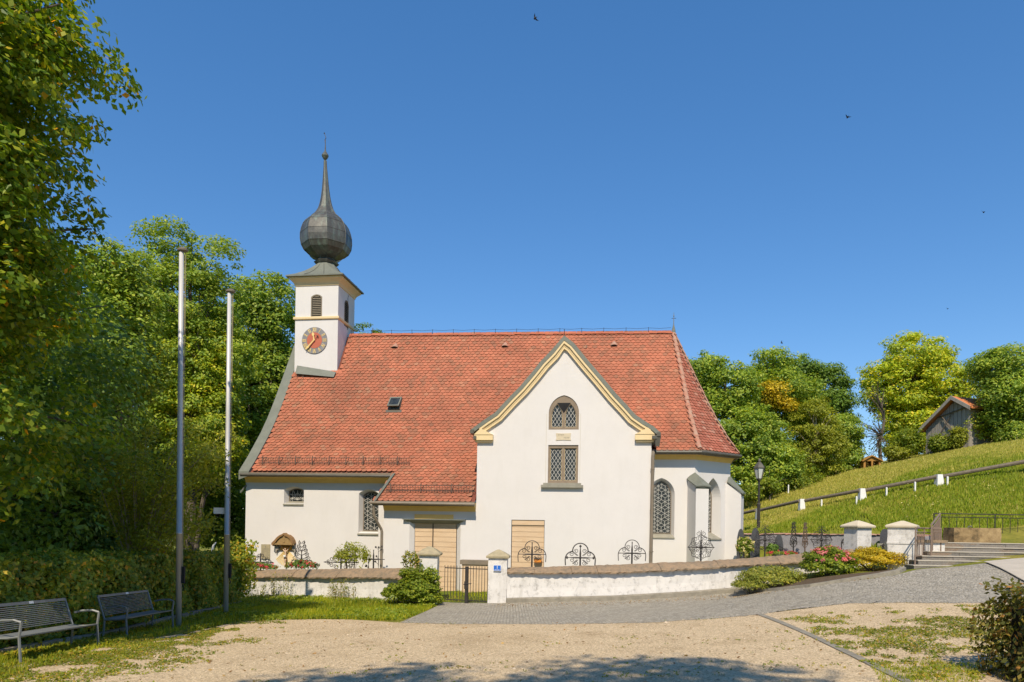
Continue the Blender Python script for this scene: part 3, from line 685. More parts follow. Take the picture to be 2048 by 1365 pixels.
# ridge and hip tiles
def caps(name, pts, mat, r=.11, seg=.36):
    mb = CB(); P_ = [Vector(p) for p in pts]; L = [0]
    for i in range(1, len(P_)): L.append(L[-1]+(P_[i]-P_[i-1]).length)
    def pos(s):
        s = min(s, L[-1]); i = max(0, min(len(P_)-2, sum(1 for q in L if q <= s)-1)); return P_[i].lerp(P_[i+1], (s-L[i])/(L[i+1]-L[i]+1e-9))
    s = 0
    while s < L[-1]-.05:
        a, b = pos(s), pos(s+seg+.03); d = (b-a).normalized(); sd = d.cross(Vector((0, 0, 1))).normalized(); up = sd.cross(d)
        jr = Vector((RS.normal(0, .006), RS.normal(0, .006), RS.normal(0, .008)))
        ring = lambda c, rr: [c+jr+sd*(rr*math.cos(t))+up*(rr*.8*math.sin(t)) for t in [math.pi*k/6 for k in range(7)]]
        ra, rb = ring(a, r*1.08), ring(b, r*.92); ia = ring(a, r*.85)
        mb.add([*ra, *rb, *ia], [(k, k+1, 7+k+1, 7+k) for k in range(6)]+[(k+1, k, 14+k, 14+k+1) for k in range(6)])
        s += seg
    return mb.build(name, mat, roof)
caps('ridge_tiles', [(x, 32, rz_(x, 32)-.02) for x in np.linspace(-12.45, 2.66, 12)], M['ridge'])
caps('hip_tiles', [(hipx(y), y, rz_(2.9, y)+.01) for y in (27.98, 28.6, 29.2, 29.8, 30.4, 32)], M['hip'], .10)
caps('hip_tiles', [(E2.lerp(AP, (y-27.92)/4.08).x, E2.lerp(AP, (y-27.92)/4.08).y, rz_(2.9, y)+.01) for y in (27.98, 28.6, 29.2, 29.8, 30.4, 32)], M['hip'], .10)
# cross gable roof
mb = CB()
def backY(X, z): 
    for y in np.arange(26.2, 32.05, .05):
        if rz_(X, y) > z: return float(y)
    return 32.
for side in (VL, VR):
    V = []
    for X, z in side: by = backY(X, z); V += [(X, 25.82, z-.02), (X, by+.25, z-.02)]
    mb.add(V, [(2*i, 2*i+1, 2*i+3, 2*i+2) for i in range(len(side)-1)])
mb.build('cross_gable_roof', M['tile'], roof)
# grey verge strip, ochre rake moulding, corbels
def rake(line, d0, d1, side, y0, y1, mb):
    a = offs(line, d0, side) if d0 else line; b = offs(line, d1, side)
    n = len(line)
    mb.add([(u, y0, v) for u, v in a]+[(u, y0, v) for u, v in b]+[(u, y1, v) for u, v in a]+[(u, y1, v) for u, v in b],
           [(i, i+1, n+i+1, n+i) for i in range(n-1)]+[(2*n+i+1, 2*n+i, 3*n+i, 3*n+i+1) for i in range(n-1)]+[(n+i, n+i+1, 3*n+i+1, 3*n+i) for i in range(n-1)]+[(i+1, i, 2*n+i, 2*n+i+1) for i in range(n-1)]+[(n-1, 2*n-1, 4*n-1, 3*n-1)])
mb = CB(); rake(VL, 0, .14, -1, 25.80, 26.6, mb); rake(VR, 0, .14, 1, 25.80, 26.6, mb); mb.build('gable_verge', M['copper'], ch)
mb = CB()
for (l_, sd_) in ((VL, -1), (VR, 1)):
    rake(l_[:-1], .13, .22, sd_, 25.815, 26.02, mb); rake(l_[:-1], .22, .29, sd_, 25.875, 26.02, mb); rake(l_[:-1], .29, .36, sd_, 25.89, 26.02, mb)
for xa, xb in ((xl-.10, xl+.62), (xr-.60, xr+.10)):
    zt = 5.16; mb.box((xa, 25.82, zt-.20), (xb, 26.02, zt)); mb.box((xa+.04, 25.88, zt-.27), (xb-.03, 26.02, zt-.2)); 
    mb.prism([(xa if xa < -2 else xb, zt), (xb if xa < -2 else xa, zt), ((xa+.25) if xa < -2 else (xb-.25), zt+.24)], lambda u, v, d: (u, d, v), 25.80, 26.02)
mb.build('rake_moulding', M['ochre_pale'], ch)
# side eaves of the cross gable: box gutters
mb = CB()
mb.box((VL[-1][0]-.02, 25.70, VL[-1][1]-.16), (VL[-1][0]+.12, 28.3, VL[-1][1]-.02)); mb.box((VL[-1][0]+.10, 25.72, 4.98), (xl-.0, 28.4, 5.10)); mb.build('box_gutter', M['gutter'], ch); mb = CB()
mb.box((VR[-1][0]-.12, 25.70, VR[-1][1]-.16), (VR[-1][0]+.02, 28.6, VR[-1][1]-.02)); mb.box((xr+.0, 25.72, 4.98), (VR[-1][0]-.1, 28.6, 5.10))
mb.add([(xr+.10, 25.72, 5.12), (xr+.32, 25.72, 5.12), (xr+.27, 25.78, 4.72), (xr+.13, 25.78, 4.72), (xr+.10, 25.98, 5.12), (xr+.32, 25.98, 5.12), (xr+.27, 25.92, 4.72), (xr+.13, 25.92, 4.72)], [(0,3,2,1),(4,5,6,7),(0,4,7,3),(1,2,6,5),(3,7,6,2)])
mb.build('box_gutter', M['gutter'], ch)
# gutters along the eaves
mb = CB(); R_ = .055
mb.tube([(-15.05, 26.84, 3.70), (-8.50, 26.84, 3.66)], R_, 8); mb.build('gutter', M['gutter'], ch)
CB().tube([(-9.06, 25.53, 2.56), (xl+.02, 25.53, 2.53)], R_, 8).build('gutter', M['pipe'], ch)
CB().tube([(1.46, 27.86, 4.74), (3.44, 27.86, 4.74), (5.22, 29.54, 4.76), (5.22, 34.4, 4.76)], R_, 8).build('gutter', M['gutter'], ch)
for a_, b_ in (((-14.9, 26.88, 3.62), (-8.55, 27.02, 3.79)), ((-8.95, 25.57, 2.46), (xl, 25.71, 2.63)), ((1.46, 27.90, 4.66), (3.40, 28.04, 4.84))): CB().box(a_, b_).build('eave_light_stop', M['wframe'], ch)  # added boards, block sun slipping between gutter and cornice
e3 = Vector((E2.x-E1.x, E2.y-E1.y)).normalized(); CB().add([(E1.x-e3.y*-.0, E1.y+.0, 4.66), (E2.x-.02, E2.y, 4.66), (E2.x-.02, E2.y, 4.84), (E1.x, E1.y, 4.84), (E1.x-.10, E1.y+.12, 4.66), (E2.x-.14, E2.y+.08, 4.66), (E2.x-.14, E2.y+.08, 4.84), (E1.x-.10, E1.y+.12, 4.84)], [(0,1,2,3),(4,7,6,5),(0,4,5,1),(3,2,6,7)]).build('eave_light_stop', M['wframe'], ch)  # same added light stop along the oblique choir eave
# slanting edge flashing where the nave eave meets the lower roof
mb = CB(); mb.add([(-8.62, 26.80, rf(26.9)-.03), (-8.46, 26.82, rf(26.9)+.05), (-8.80, 25.52, rf(25.6)+.05), (-8.96, 25.50, rf(25.6)-.05), (-8.60, 26.84, rf(26.9)-.18), (-8.94, 25.55, rf(25.6)-.18)], [(0,3,2,1),(0,4,5,3)]); mb.build('verge_flashing', M['copper'], ch)
# rain pipes
CB().tube([(-8.93, 25.62, 2.45), (-8.92, 25.66, 2.05), (-8.72, 25.95, 1.55), (-8.70, 25.96, 1.45), (-8.70, 25.96, -1.2)], .055, 8).build('rain_pipe', M['pipe'], ch)
mb = CB(); mb.tube([(1.46, 27.80, 4.70), (1.50, 26.4, 4.62), (1.50, 25.93, 4.5), (1.49, 25.92, 4.4), (1.47, 25.92, -1.0)], .06, 8)
for z in (3.9, 2.4, .9): mb.lathe([(.075, z-.02), (.075, z+.02)], (1.485, 25.92), 8)
mb.build('rain_pipe', M['pipe'], ch)
CB().tube([(-15.3, 27.35, 2.98), (-15.02, 27.3, 3.28)], .04, 6).build('overflow_spout', M['copper'], ch)
# verge flashing on the left gable
mb = CB(); yv = [26.84, 27.4, 27.95, 28.6, 29.2, 29.8, 30.4, 30.95, 32]
top = [[(-15.12, y, rf(y)+.13), (-14.68, y, rf(y)+.13), (-14.68, y, rf(y)-.06), (-15.12, y, rf(y)-.22)] for y in yv]
mb.loft(top)
back = [[(-15.12, 64-y, rf(y)+.10), (-14.70, 64-y, rf(y)+.10), (-14.70, 64-y, rf(y)-.06), (-15.12, 64-y, rf(y)-.22)] for y in yv]
mb.loft(back); mb.build('verge_flashing', M['copper'], ch)
# snow guards
def snowguard(x0, x1, Y, step):
    z = rf(Y)+.05; z2 = z+.24; yb = Y-.06; mb = CB()
    for zz in (z+.03, z2): mb.tube([(x0, yb, zz), (x1, yb, zz)], .013, 5)
    x = x0
    while x <= x1+.01: mb.tube([(x, yb, z), (x, yb, z2)], .008, 4); x += .105
    x = x0+.15; 
    while x < x1:
        mb.prism([(yb+.0, z-.05), (yb+.03, z2+.08), (yb+.0, z2+.08), (yb-.03, z-.02)], lambda u, v, d: (d, u, v), x, x+.03)
        mb.tube([(x+.015, yb, z2), (x+.015, Y+.30, rf(Y+.3)+.05)], .012, 4); x += step
    return mb.build('snow_guard', M['rustiron'], ch)
snowguard(-14.45, -8.02, 27.28, .72); snowguard(-8.55, -5.08, 26.02, 1.2)
# skylight
c = P(792, 809, 29.75); Y0, Y1 = 29.52, 30.10
us = Vector((0, Y1-Y0, rf(Y1)-rf(Y0))).normalized(); un = Vector((0, -us.z, us.y)); c = Vector((c.x, Y0, rz_(c.x, Y0)))
def sl(u, v, h): return c+Vector((1, 0, 0))*u+us*v+un*h
mb = CB(); mb.add([sl(-.27, -.05, .0), sl(.27, -.05, .0), sl(.27, .62, .0), sl(-.27, .62, .0), sl(-.27, -.05, .10), sl(.27, -.05, .10), sl(.27, .62, .10), sl(-.27, .62, .10)], [(0,1,5,4),(1,2,6,5),(2,3,7,6),(3,0,4,7),(4,5,6,7)])
mb.add([sl(-.36, -.2, .045), sl(.36, -.2, .045), sl(.36, -.05, .05), sl(-.36, -.05, .05)], [(0,1,2,3)])
sk = mb.build('skylight', M['gutter'], ch)
mb = CB(); th0, h0 = .16, .26
mb.add([sl(-.22, .03, h0), sl(.22, .03, h0), sl(.22, .58, .14), sl(-.22, .58, .14), sl(-.22, .03, h0-.03), sl(.22, .03, h0-.03), sl(.22, .58, .11), sl(-.22, .58, .11)], [(0,1,2,3),(0,4,5,1),(1,5,6,2),(3,7,4,0)]).build('pane', M['glass'], sk)
mb = CB()
for a, b in (((-.26, -.01), (.26, .05)), ((-.26, .55), (.26, .63)), ((-.26, .05), (-.21, .55)), ((.21, .05), (.26, .55))):
    hh = lambda v: h0+.015-(v-.0)*.21
    mb.add([sl(a[0], a[1], hh(a[1])), sl(b[0], a[1], hh(a[1])), sl(b[0], b[1], hh(b[1])), sl(a[0], b[1], hh(b[1])), sl(a[0], a[1], hh(a[1])-.06), sl(b[0], a[1], hh(a[1])-.06), sl(b[0], b[1], hh(b[1])-.06), sl(a[0], b[1], hh(b[1])-.06)], [(0,1,2,3),(0,4,5,1),(1,5,6,2),(2,6,7,3),(3,7,4,0)])
mb.build('sash', M['copper'], sk)
# little vent tiles and snow hooks near the ridge
for px, py in ((790, 690), (1010, 690), (1228, 687)):
    p = P(px, py, 31.55); p = Vector((p.x, 31.55, rz_(p.x, 31.55))); mb = CB(); pts = []
    for i, (v, r_, h) in enumerate(((0, .17, .15), (.18, .13, .10), (.36, .02, .02))):
        pts.append([p+Vector((r_*math.cos(t), 0, 0))+Vector((0, .85*v*.5, v*.8))+Vector((0, -.85, .5))*(h*math.sin(t)) for t in [math.pi*k/8 for k in range(9)]])
    mb.loft(pts, cap=False, closed=False); mb.add([q for q in pts[0]], [tuple(range(9))]); o = mb.build('roof_vent', M['hip'], ch)
    CB().add([q+Vector((0, -.012, -.01)) for q in pts[0]][1:8], [tuple(range(7))]).build('vent_mouth', M['dark'], o)
for px, py in ((720, 694), (851, 693), (938, 693), (991, 694), (1173, 690), (1332, 686), (608, 770)):
    Yh = 31.5 if py < 700 else 30.55
    p = P(px, py, Yh); z = rz_(p.x, Yh); CB().tube([(p.x, Yh, z), (p.x, Yh-.10, z+.02), (p.x, Yh-.14, z+.10)], .014, 4).build('roof_hook', M['stone'], ch)
# lightning conductor
mb = CB(); xs = np.linspace(-12.4, 2.55, 16)
for i in range(len(xs)-1):
    a, b = xs[i], xs[i+1]; za, zb = rz_(a, 32)+.25, rz_(b, 32)+.25
    mb.tube([(a, 32, za), ((a+b)/2, 32, (za+zb)/2-.03), (b, 32, zb)], .007, 4); mb.tube([(a, 32, za-.2), (a, 32, za+.03)], .010, 4)
mb.build('lightning_conductor', M['iron'], ch); mb = CB(); mb.tube([(-1.8, 25.9, 8.74), (-1.8, 25.85, 9.05)], .012, 4)
mb.build('lightning_rod', M['iron'], ch); mb = CB(); mb.tube([P(705, 676, 31.9), P(690, 735, 31.), P(678, 800, 30.1), P(668, 845, 29.4), P(655, 880, 28.7), P(641, 925, 27.6)], .008, 4)
mb.build('earthing_wire', M['iron'], ch); mb = CB(); mb.tube([P(1349, 670, 31.9), P(1372, 720, 31), P(1392, 765, 30.6), P(1420, 830, 30.0), P(1452, 885, 29.6), P(1472, 906, 29.5)], .008, 4)
mb.build('earthing_wire', M['iron'], ch)
# ridge finial
CB().lathe([(.10, 10.45), (.085, 10.62), (.03, 10.85), (.018, 10.92), (.012, 11.25), (.03, 11.28), (.012, 11.32), (.006, 11.45)], (2.66, 32), 8).build('ridge_finial', M['copper'], ch)
CB().tube([(2.56, 32, 11.18), (2.76, 32, 11.18)], .01, 4).build('finial_arm', M['iron'], ch)

# ---------------------------------------------------------------- tower
tx0, tx1, ty0, ty1 = -14.66, -12.58, 30.8, 32.85
txc, tyc = (tx0+tx1)/2, (ty0+ty1)/2
mb = CB()
lv = arch(-13.63, .27, 11.17, 12.23, .12, False)
fT = lambda u, v, d: (u, ty0+d, v)
fS = lambda u, v, d: (tx1-d, u, v)
lvs = arch(31.82, .27, 11.10, 12.15, .22, False)
wall_panel(mb, [(tx0, 6.8), (tx1, 6.8), (tx1, 13.0), (tx0, 13.0)], [lv], fT); reveal(mb, lv, lv, fT, .08)
wall_panel(mb, [(ty0, 6.8), (ty1, 6.8), (ty1, 13.0), (ty0, 13.0)], [lvs], fS); reveal(mb, lvs, lvs, fS, .08)
mb.add([(tx0, ty0, 6.8), (tx0, ty1, 6.8), (tx0, ty1, 13), (tx0, ty0, 13), (tx1, ty1, 6.8), (tx1, ty1, 13)], [(0, 3, 2, 1), (1, 2, 5, 4)])
tw = mb.build('tower', M['plaster'], ch)
def louvre(loop, fn):
    mb = CB(); inn = shrink(loop, .05); n = len(loop)
    mb.add([fn(u, v, .0) for u, v in loop]+[fn(u, v, .0) for u, v in inn]+[fn(u, v, .06) for u, v in inn], [(i, (i+1) % n, n+(i+1) % n, n+i) for i in range(n)]+[(n+i, n+(i+1) % n, 2*n+(i+1) % n, 2*n+i) for i in range(n)])
    zs = [p[1] for p in inn]; z = min(zs)+.02; xs = [p[0] for p in inn]
    while z < max(zs)-.03:
        r = clipseg((min(xs)-.05, z+.03), (max(xs)+.05, z+.03), inn)
        if r:
            a, b = r[0][0], r[1][0]
            mb.add([fn(a, z, .005), fn(b, z, .005), fn(b, z+.055, .06), fn(a, z+.055, .06), fn(a, z-.012, .005), fn(b, z-.012, .005), fn(b, z+.04, .065), fn(a, z+.04, .065)], [(0,1,2,3),(0,4,5,1),(4,7,6,5)])
        z += .083
    o = mb.build('louvre', M['louvre'], tw)
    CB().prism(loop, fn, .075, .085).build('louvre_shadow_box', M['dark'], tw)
    return o
louvre(lv, lambda u, v, d: fT(u, v, d-.01)); louvre(lvs, lambda u, v, d: fS(u, v, d-.01))
sq = [(tx0, ty0), (tx1, ty0), (tx1, ty1), (tx0, ty1)]
o = cornice(sq, 13.13, M['ochre_pale'], [(0, -.05), (-.03, -.05), (-.05, .03), (-.09, .10), (-.19, .20), (-.24, .24), (-.24, .33), (0, .33)], 'tower_cornice', True); o.parent = tw
o = cornice(sq, 11.32, M['ochre_pale'], [(0, .19), (-.06, .21), (-.07, .24), (-.07, .31), (-.04, .33), (0, .33)], 'string_course', True); o.parent = tw
# flashing at the tower foot
mb = CB(); a, b = Vector((tx0-.0, ty0-.03, rf(30.8)+.02)), Vector((tx1+.02, ty0-.03, rf(30.8)-.10))
A1, B1 = P(594, 731, 30.74), P(673, 744, 30.74); A2, B2 = P(594, 741, 30.66), P(672, 748, 30.66); A3, B3 = P(594, 749, 30.62), P(670, 756, 30.62)
A1.y = B1.y = 30.77; A2.y = B2.y = 30.56; A3.y = B3.y = 30.46
mb.add([A1, B1, B2, A2, A3, B3], [(0, 3, 2, 1), (3, 4, 5, 2)]); mb.add([B1, (B1.x+.02, 32.0, 10.1), (B1.x+.10, 32.0, 10.0), B3], [(0, 1, 2, 3)])
o = mb.build('flashing', M['copper'], tw)
# onion dome
mb = CB(); e = .36; zt = 13.13
def ring(h, t, z):   # 8 points from square (t=0) to octagon (t=1), half size h
    out = []
    for k in range(8):
        a = math.pi/4*k+math.pi/8; oc = Vector((math.cos(a), math.sin(a)))/math.cos(math.pi/8)
        sqp = oc/max(abs(oc.x), abs(oc.y)); 
        cornerp = Vector((math.copysign(1, oc.x), math.copysign(1, oc.y))); sqp = cornerp
        p = sqp.lerp(oc, t)*h; out.append((txc+p.x, tyc+p.y, z))
    return out
hb = (tx1-tx0)/2+e-.02
mb.loft([ring(hb, 0, zt-.02), ring(hb, 0, zt+.04), ring(hb*.80, .1, zt+.20), ring(hb*.62, .25, zt+.40), ring(hb*.46, .5, zt+.64), ring(hb*.36, .8, zt+.84), ring(hb*.31, 1, zt+.93), ring(hb*.30, 1, zt+1.0)])
sk_ = mb.build('tower_roof', M['copper'], tw)
def zz(py): return P(648, py, tyc).z
def lean(z): return -.13-.030*(z-14.0) if z > 14 else -.0
bulb = [(533, 17), (530, 22), (527, 24), (524, 20), (521, 18), (518, 24), (513, 34), (506, 42), (496, 47), (484, 48.8), (473, 48.5), (463, 46.5), (453, 43), (446, 38.5), (439, 31), (433, 24), (426, 18.5), (418, 14), (408, 11), (395, 8.5), (380, 6.6), (365, 5.2), (352, 4.2), (335, 2.9), (322, 2.4)]
prof_b = [(r/44.2/math.cos(math.pi/8), zz(y)) for y, r in bulb]
dome = CB().lathe(prof_b, (txc+.14, tyc), 8, math.pi/8+.05, lean); dome = dome.build('onion_dome', M['onion'], tw)
mb = CB()
for k in range(8):
    a = math.pi/8+.05+math.pi/4*k; mb.tube([(txc+.14+lean(z)+r*1.004*math.cos(a), tyc+r*1.004*math.sin(a), z) for r, z in prof_b[3:]], .013, 4)
for j in (8, 10, 12, 14):
    r, z = prof_b[j]; pts = [(txc+.14+lean(z)+r*1.002*math.cos(math.pi/8+.05+math.pi/4*k), tyc+r*1.002*math.sin(math.pi/8+.05+math.pi/4*k), z) for k in range(9)]
    for k in range(8): mb.tube([pts[k], pts[k+1]], .008, 4)
for k in range(4):
    for tpos in (.33, .67):
        p0 = [ring(hb, 0, zt+.045), ring(hb*.80, .1, zt+.205), ring(hb*.62, .25, zt+.405), ring(hb*.46, .5, zt+.645), ring(hb*.36, .8, zt+.845)]
        c0 = [0, 2, 4, 6][k]; i0, i1 = (2*k+1) % 8, (2*k+2) % 8
        line = []
        for rg in p0:
            A_ = Vector(rg[i0]); B_ = Vector(rg[i1]); line.append(A_.lerp(B_, tpos)+Vector((0, 0, .008)))
        mb.tube(line, .012, 4)
mb.build('seams', M['seam'], tw)
zb = zz(312); lx = txc+.14+lean(zb)
o = CB().lathe([(.04, zz(321)), (.10, zz(318)), (.165, zz(313)), (.165, zz(311)), (.10, zz(307)), (.04, zz(303)), (.03, zz(299)), (.02, zz(290)), (.012, zz(280))], (lx, tyc), 10).build('spire_ball', M['onion'], tw)
CB().tube([(lx, tyc, zz(290)), (lx-.03, tyc, zz(280)), (lx+.03, tyc, zz(277)), (lx-.06, tyc, zz(266))], .015, 5).lathe([(.0, zz(269)), (.035, zz(267)), (.0, zz(265))], (lx-.06, tyc), 6).build('weather_vane', M['iron'], tw)
# clock
cc = P(629.5, 681.5, ty0); cR = .615
def fK(u, v, d): return (cc.x+u, ty0-d, cc.z+v)
circ = lambda r, n=40: [(r*math.sin(2*math.pi*k/n), r*math.cos(2*math.pi*k/n)) for k in range(n)]
M['dial'] = noisy('slate_dial', (.27, .265, .27), (.18, .175, .18), 6, .1, .003); M['dialred'] = noisy('red_dial_paint', (.50, .15, .09), (.44, .125, .075), 5, .1, .003)
M['gold'] = noisy('gilded_metal', (.78, .58, .22), (.70, .50, .18), 8, .1, .003, .5, .5)
ck = CB().prism(circ(cR), fK, .0, .035).build('clock', M['dial'], ch)
CB().prism(circ(cR*.60), fK, .037, .042).build('dial_centre', M['dialred'], ck)
mb = CB(); nums = ['XII', 'I', 'II', 'III', 'IV', 'V', 'VI', 'VII', 'VIII', 'IX', 'X', 'XI']
for h, t in enumerate(nums):
    A_ = 2*math.pi*h/12; wd = {'I': .05, 'V': .095, 'X': .085}; tot = sum(wd[q] for q in t); u = -tot/2
    def rt(uu, rr): return (rr*math.sin(A_)+uu*math.cos(A_), rr*math.cos(A_)-uu*math.sin(A_))
    for q in t:
        a, b = u+.01, u+wd[q]-.01; r0, r1 = cR*.65, cR*.95; m_ = (a+b)/2; w_ = .024
        if q == 'I': bar(mb, rt(m_, r0), rt(m_, r1), lambda x, y, d: fK(x, y, -d), -.037, w_, .006)
        if q == 'V': bar(mb, rt(m_, r0), rt(a, r1), lambda x, y, d: fK(x, y, -d), -.037, w_, .006); bar(mb, rt(m_, r0), rt(b, r1), lambda x, y, d: fK(x, y, -d), -.040, w_, .006)
        if q == 'X': bar(mb, rt(b, r0), rt(a, r1), lambda x, y, d: fK(x, y, -d), -.037, w_, .006); bar(mb, rt(a, r0), rt(b, r1), lambda x, y, d: fK(x, y, -d), -.040, w_, .006)
        u += wd[q]
mb.build('roman_numerals', M['gold'], ck)
def hand(name, ang, pts, d0, mat):
    A_ = rad(ang); q = [(u*math.cos(A_)+v*math.sin(A_), -u*math.sin(A_)+v*math.cos(A_)) for u, v in pts]
    return CB().prism(q, fK, d0, d0+.012).build(name, mat, ck)
hand('hour_hand', -10, [(-.022, -.05), (-.03, .20), (-.06, .25), (-.055, .31), (-.02, .34), (0, .42), (.02, .34), (.055, .31), (.06, .25), (.03, .20), (.022, -.05)], .085, M['gold'])
hand('minute_hand', 222, [(-.022, -.06), (-.03, .36), (-.05, .42), (-.03, .50), (0, .62), (.03, .50), (.05, .42), (.03, .36), (.022, -.06)], .10, M['gold'])
hand('counterweight_shadow', 45, [(-.008, 0), (-.008, .24), (-.06, .21), (-.06, .235), (0, .29), (.06, .235), (.06, .21), (.008, .24), (.008, 0)], .08, M['black'])  # black arrow stands in for the counterweight's shadow on the dial
CB().tube([(tx1+.01, 32.2, 12.9), (tx1+.02, 31.95, 12.55), (tx1+.02, 31.95, 11.0)], .008, 4).build('earthing_wire', M['iron'], tw)
# ================================================================ shrine and tablet on the nave wall
def on_wall(px, py, Y=27.3): return P(px, py, Y)
c = on_wall(573, 1105); base = Vector((c.x, 27.3, 0))
def cwld(p): return c2w(*p)
sh = thing('wall_shrine', 'wooden wall shrine with little arched roof and carved crucifix on the left church wall', 'shrine', cwld((c.x, 27.3, P(573, 1136, 27.3).z)), -TH)
z0 = P(573, 1136, 27.3).z
def LZ(py): return P(573, py, 27.2).z-z0
mb = MB(); rf_o = [(-.53, .97), (-.50, 1.04), (-.40, 1.13), (-.30, 1.25), (-.18, 1.34), (-.05, 1.40), (0, 1.44), (.05, 1.39), (.18, 1.36), (.30, 1.27), (.38, 1.15), (.42, 1.02)]
n = len(rf_o); inn = [(u*.86, v-.08) for u, v in rf_o]
mb.prism(rf_o+inn[::-1], lambda u, v, d: (u, d, v), -.30, 0)
mb.build('shrine_roof', wood('shrine_shingle', (.30, .17, .07), (.19, .11, .05), (6, 6, 6), .5), sh)
mb = MB(); mb.prism([(-.40, .98)]+[(u*.82, v-.08) for u, v in rf_o[2:10]]+[(.40, .98)], lambda u, v, d: (u, d, v), -.24, -.02); mb.prism([(-.44, .95), (.44, .95), (.44, 1.01), (-.44, 1.01)], lambda u, v, d: (u, d, v), -.28, -.24)
mb.prism([(-.035, 1.05), (.035, 1.05), (.035, 1.3), (-.035, 1.3)], lambda u, v, d: (u, d, v), -.26, -.24)
mb.build('shrine_gable', wood('shrine_board', (.36, .24, .10), (.25, .16, .07), (6, 6, 2), .3), sh)
for s_ in (-1, 1): MB().prism([(s_*.36, .95), (s_*.42, .95), (s_*.43, .66), (s_*.40, .60), (s_*.37, .72), (s_*.28, .78)], lambda u, v, d: (u, d, v), -.12, 0).build('shrine_bracket', M['greywood'], sh)
mb = MB()
for k in range(-7, 8):
    if k == 0: continue
    a = rad(k*6.2); L = .74-.10*abs(k)/7
    d = Vector((math.sin(a), -math.cos(a))); s_ = Vector((d.y, -d.x)); o_ = Vector((0, .80)); p0, p1 = o_+d*.12, o_+d*L
    mb.prism([tuple(p0-s_*.004), tuple(p1-s_*.017), tuple(p1+s_*.017), tuple(p0+s_*.004)], lambda u, v, d: (u, d, v), -.016-.001*(k % 2), 0)
mb.build('sunburst', flat('ray_gold_paint', (.80, .60, .25)), sh); MB().prism([(-.26, .74), (0, .66), (.26, .74), (.24, .95), (-.24, .95)], lambda u, v, d: (u, d, v), -.026, -.019).build('gold_panel', flat('orange_gold_paint', (.80, .38, .04)), sh)
mb = MB(); mb.prism([(.01-.035, .02), (.01+.035, .02), (.01+.035, .92), (.01-.035, .92)], lambda u, v, d: (u, d, v), -.075, -.03); mb.prism([(-.22, .84), (.24, .84), (.24, .90), (-.22, .90)], lambda u, v, d: (u, d, v), -.073, -.032); 
mb.prism([(-.24, .84), (0, .97), (.24, .84), (.16, .93), (-.16, .93)][:3], lambda u, v, d: (u, d, v), -.031, -.02)
cx = mb.build('cross', M['orangewood'], sh)
# the carved figure: one skinned body
def skinned(name, joints, edges, radii, mat, parent, loc=(0, 0, 0), root=0, sub=1):
    me = bpy.data.meshes.new(name); me.from_pydata(joints, edges, []); o = bpy.data.objects.new(name, me); COL.objects.link(o); o.parent = parent; o.location = loc
    m = o.modifiers.new('skin', 'SKIN'); bm_ = me.skin_vertices[0].data if me.skin_vertices else None
    if bm_ is None:
        bpy.context.view_layer.objects.active = o
        me.attributes
    for i, r in enumerate(radii): me.skin_vertices[0].data[i].radius = (r, r*.85); me.skin_vertices[0].data[i].use_root = (i == root)
    s2 = o.modifiers.new('sub', 'SUBSURF'); s2.levels = s2.render_levels = sub
    me.materials.append(mat); return o
jj = [(0, 0, .42), (0, -.01, .52), (.0, -.01, .62), (0, -.01, .66), (.0, -.035, .73), (-.055, -.01, .635), (-.125, .0, .73), (-.195, .01, .83), (-.215, .01, .85), (.055, -.01, .635), (.125, .0, .73), (.195, .01, .83), (.215, .01, .85),
      (-.028, -.02, .38), (-.035, -.055, .27), (-.012, -.02, .12), (-.012, -.05, .07), (.028, -.02, .38), (.03, -.06, .27), (.010, -.02, .12), (.010, -.05, .07)]
ee = [(0,1),(1,2),(2,3),(3,4),(2,5),(5,6),(6,7),(7,8),(2,9),(9,10),(10,11),(11,12),(0,13),(13,14),(14,15),(15,16),(0,17),(17,18),(18,19),(19,20)]
rr = [.042,.036,.048,.020,.034,.024,.018,.013,.016,.024,.018,.013,.016,.030,.024,.015,.014,.030,.024,.015,.014]
M['carved'] = noisy('painted_carving', (.66, .48, .34), (.55, .38, .26), 20, .1, .002)
me = bpy.data.meshes.new('corpus'); 
def tubebody(joints, edges, radii):
    mb = MB()
    for a, b in edges: mb.tube([joints[a], Vector(joints[a]).lerp(Vector(joints[b]), .5), joints[b]], [radii[a], (radii[a]+radii[b])/2, radii[b]], 8)
    return mb
fig = tubebody(jj, ee, rr)
head = []; fig.loft([[(.0+r*math.cos(t), -.04+r*.9*math.sin(t), z) for t in [2*math.pi*k/8 for k in range(8)]] for r, z in ((.012, .675), (.028, .69), (.034, .715), (.030, .74), (.012, .758))])
fo = fig.build('carved_figure', M['carved'], cx, loc=(.01, -.10, .06))
md = fo.modifiers.new('join', 'REMESH'); md.mode = 'VOXEL'; md.voxel_size = .008; md.use_smooth_shade = True
MB().lathe([(.050, .40), (.052, .44), (.046, .47)], (.01, -.115), 8).build('loincloth', M['white'], fo)
c = on_wall(532, 1102); zt = P(532, 1089, 27.3).z; zb_ = P(532, 1118, 27.3).z
tb = thing('memorial_tablet', 'weathered stone memorial tablet on the church wall left of the shrine', 'tablet', cwld((c.x, 27.3, zb_)), -TH)
MB().box((-.19, -.05, 0), (.19, 0, zt-zb_)).build('slab', M['capstone'], tb)
mb = MB()
RS2 = np.random.RandomState(8)
mb.box((-.02, -.058, .47), (.02, -.05, .53))
for k in range(7):
    x = -.14
    while x < .12: wd_ = RS2.uniform(.02, .05); mb.box((x, -.056, .42-k*.055), (x+wd_, -.05, .44-k*.055)); x += wd_+.018
mb.build('inscription', M['kerb'], tb)

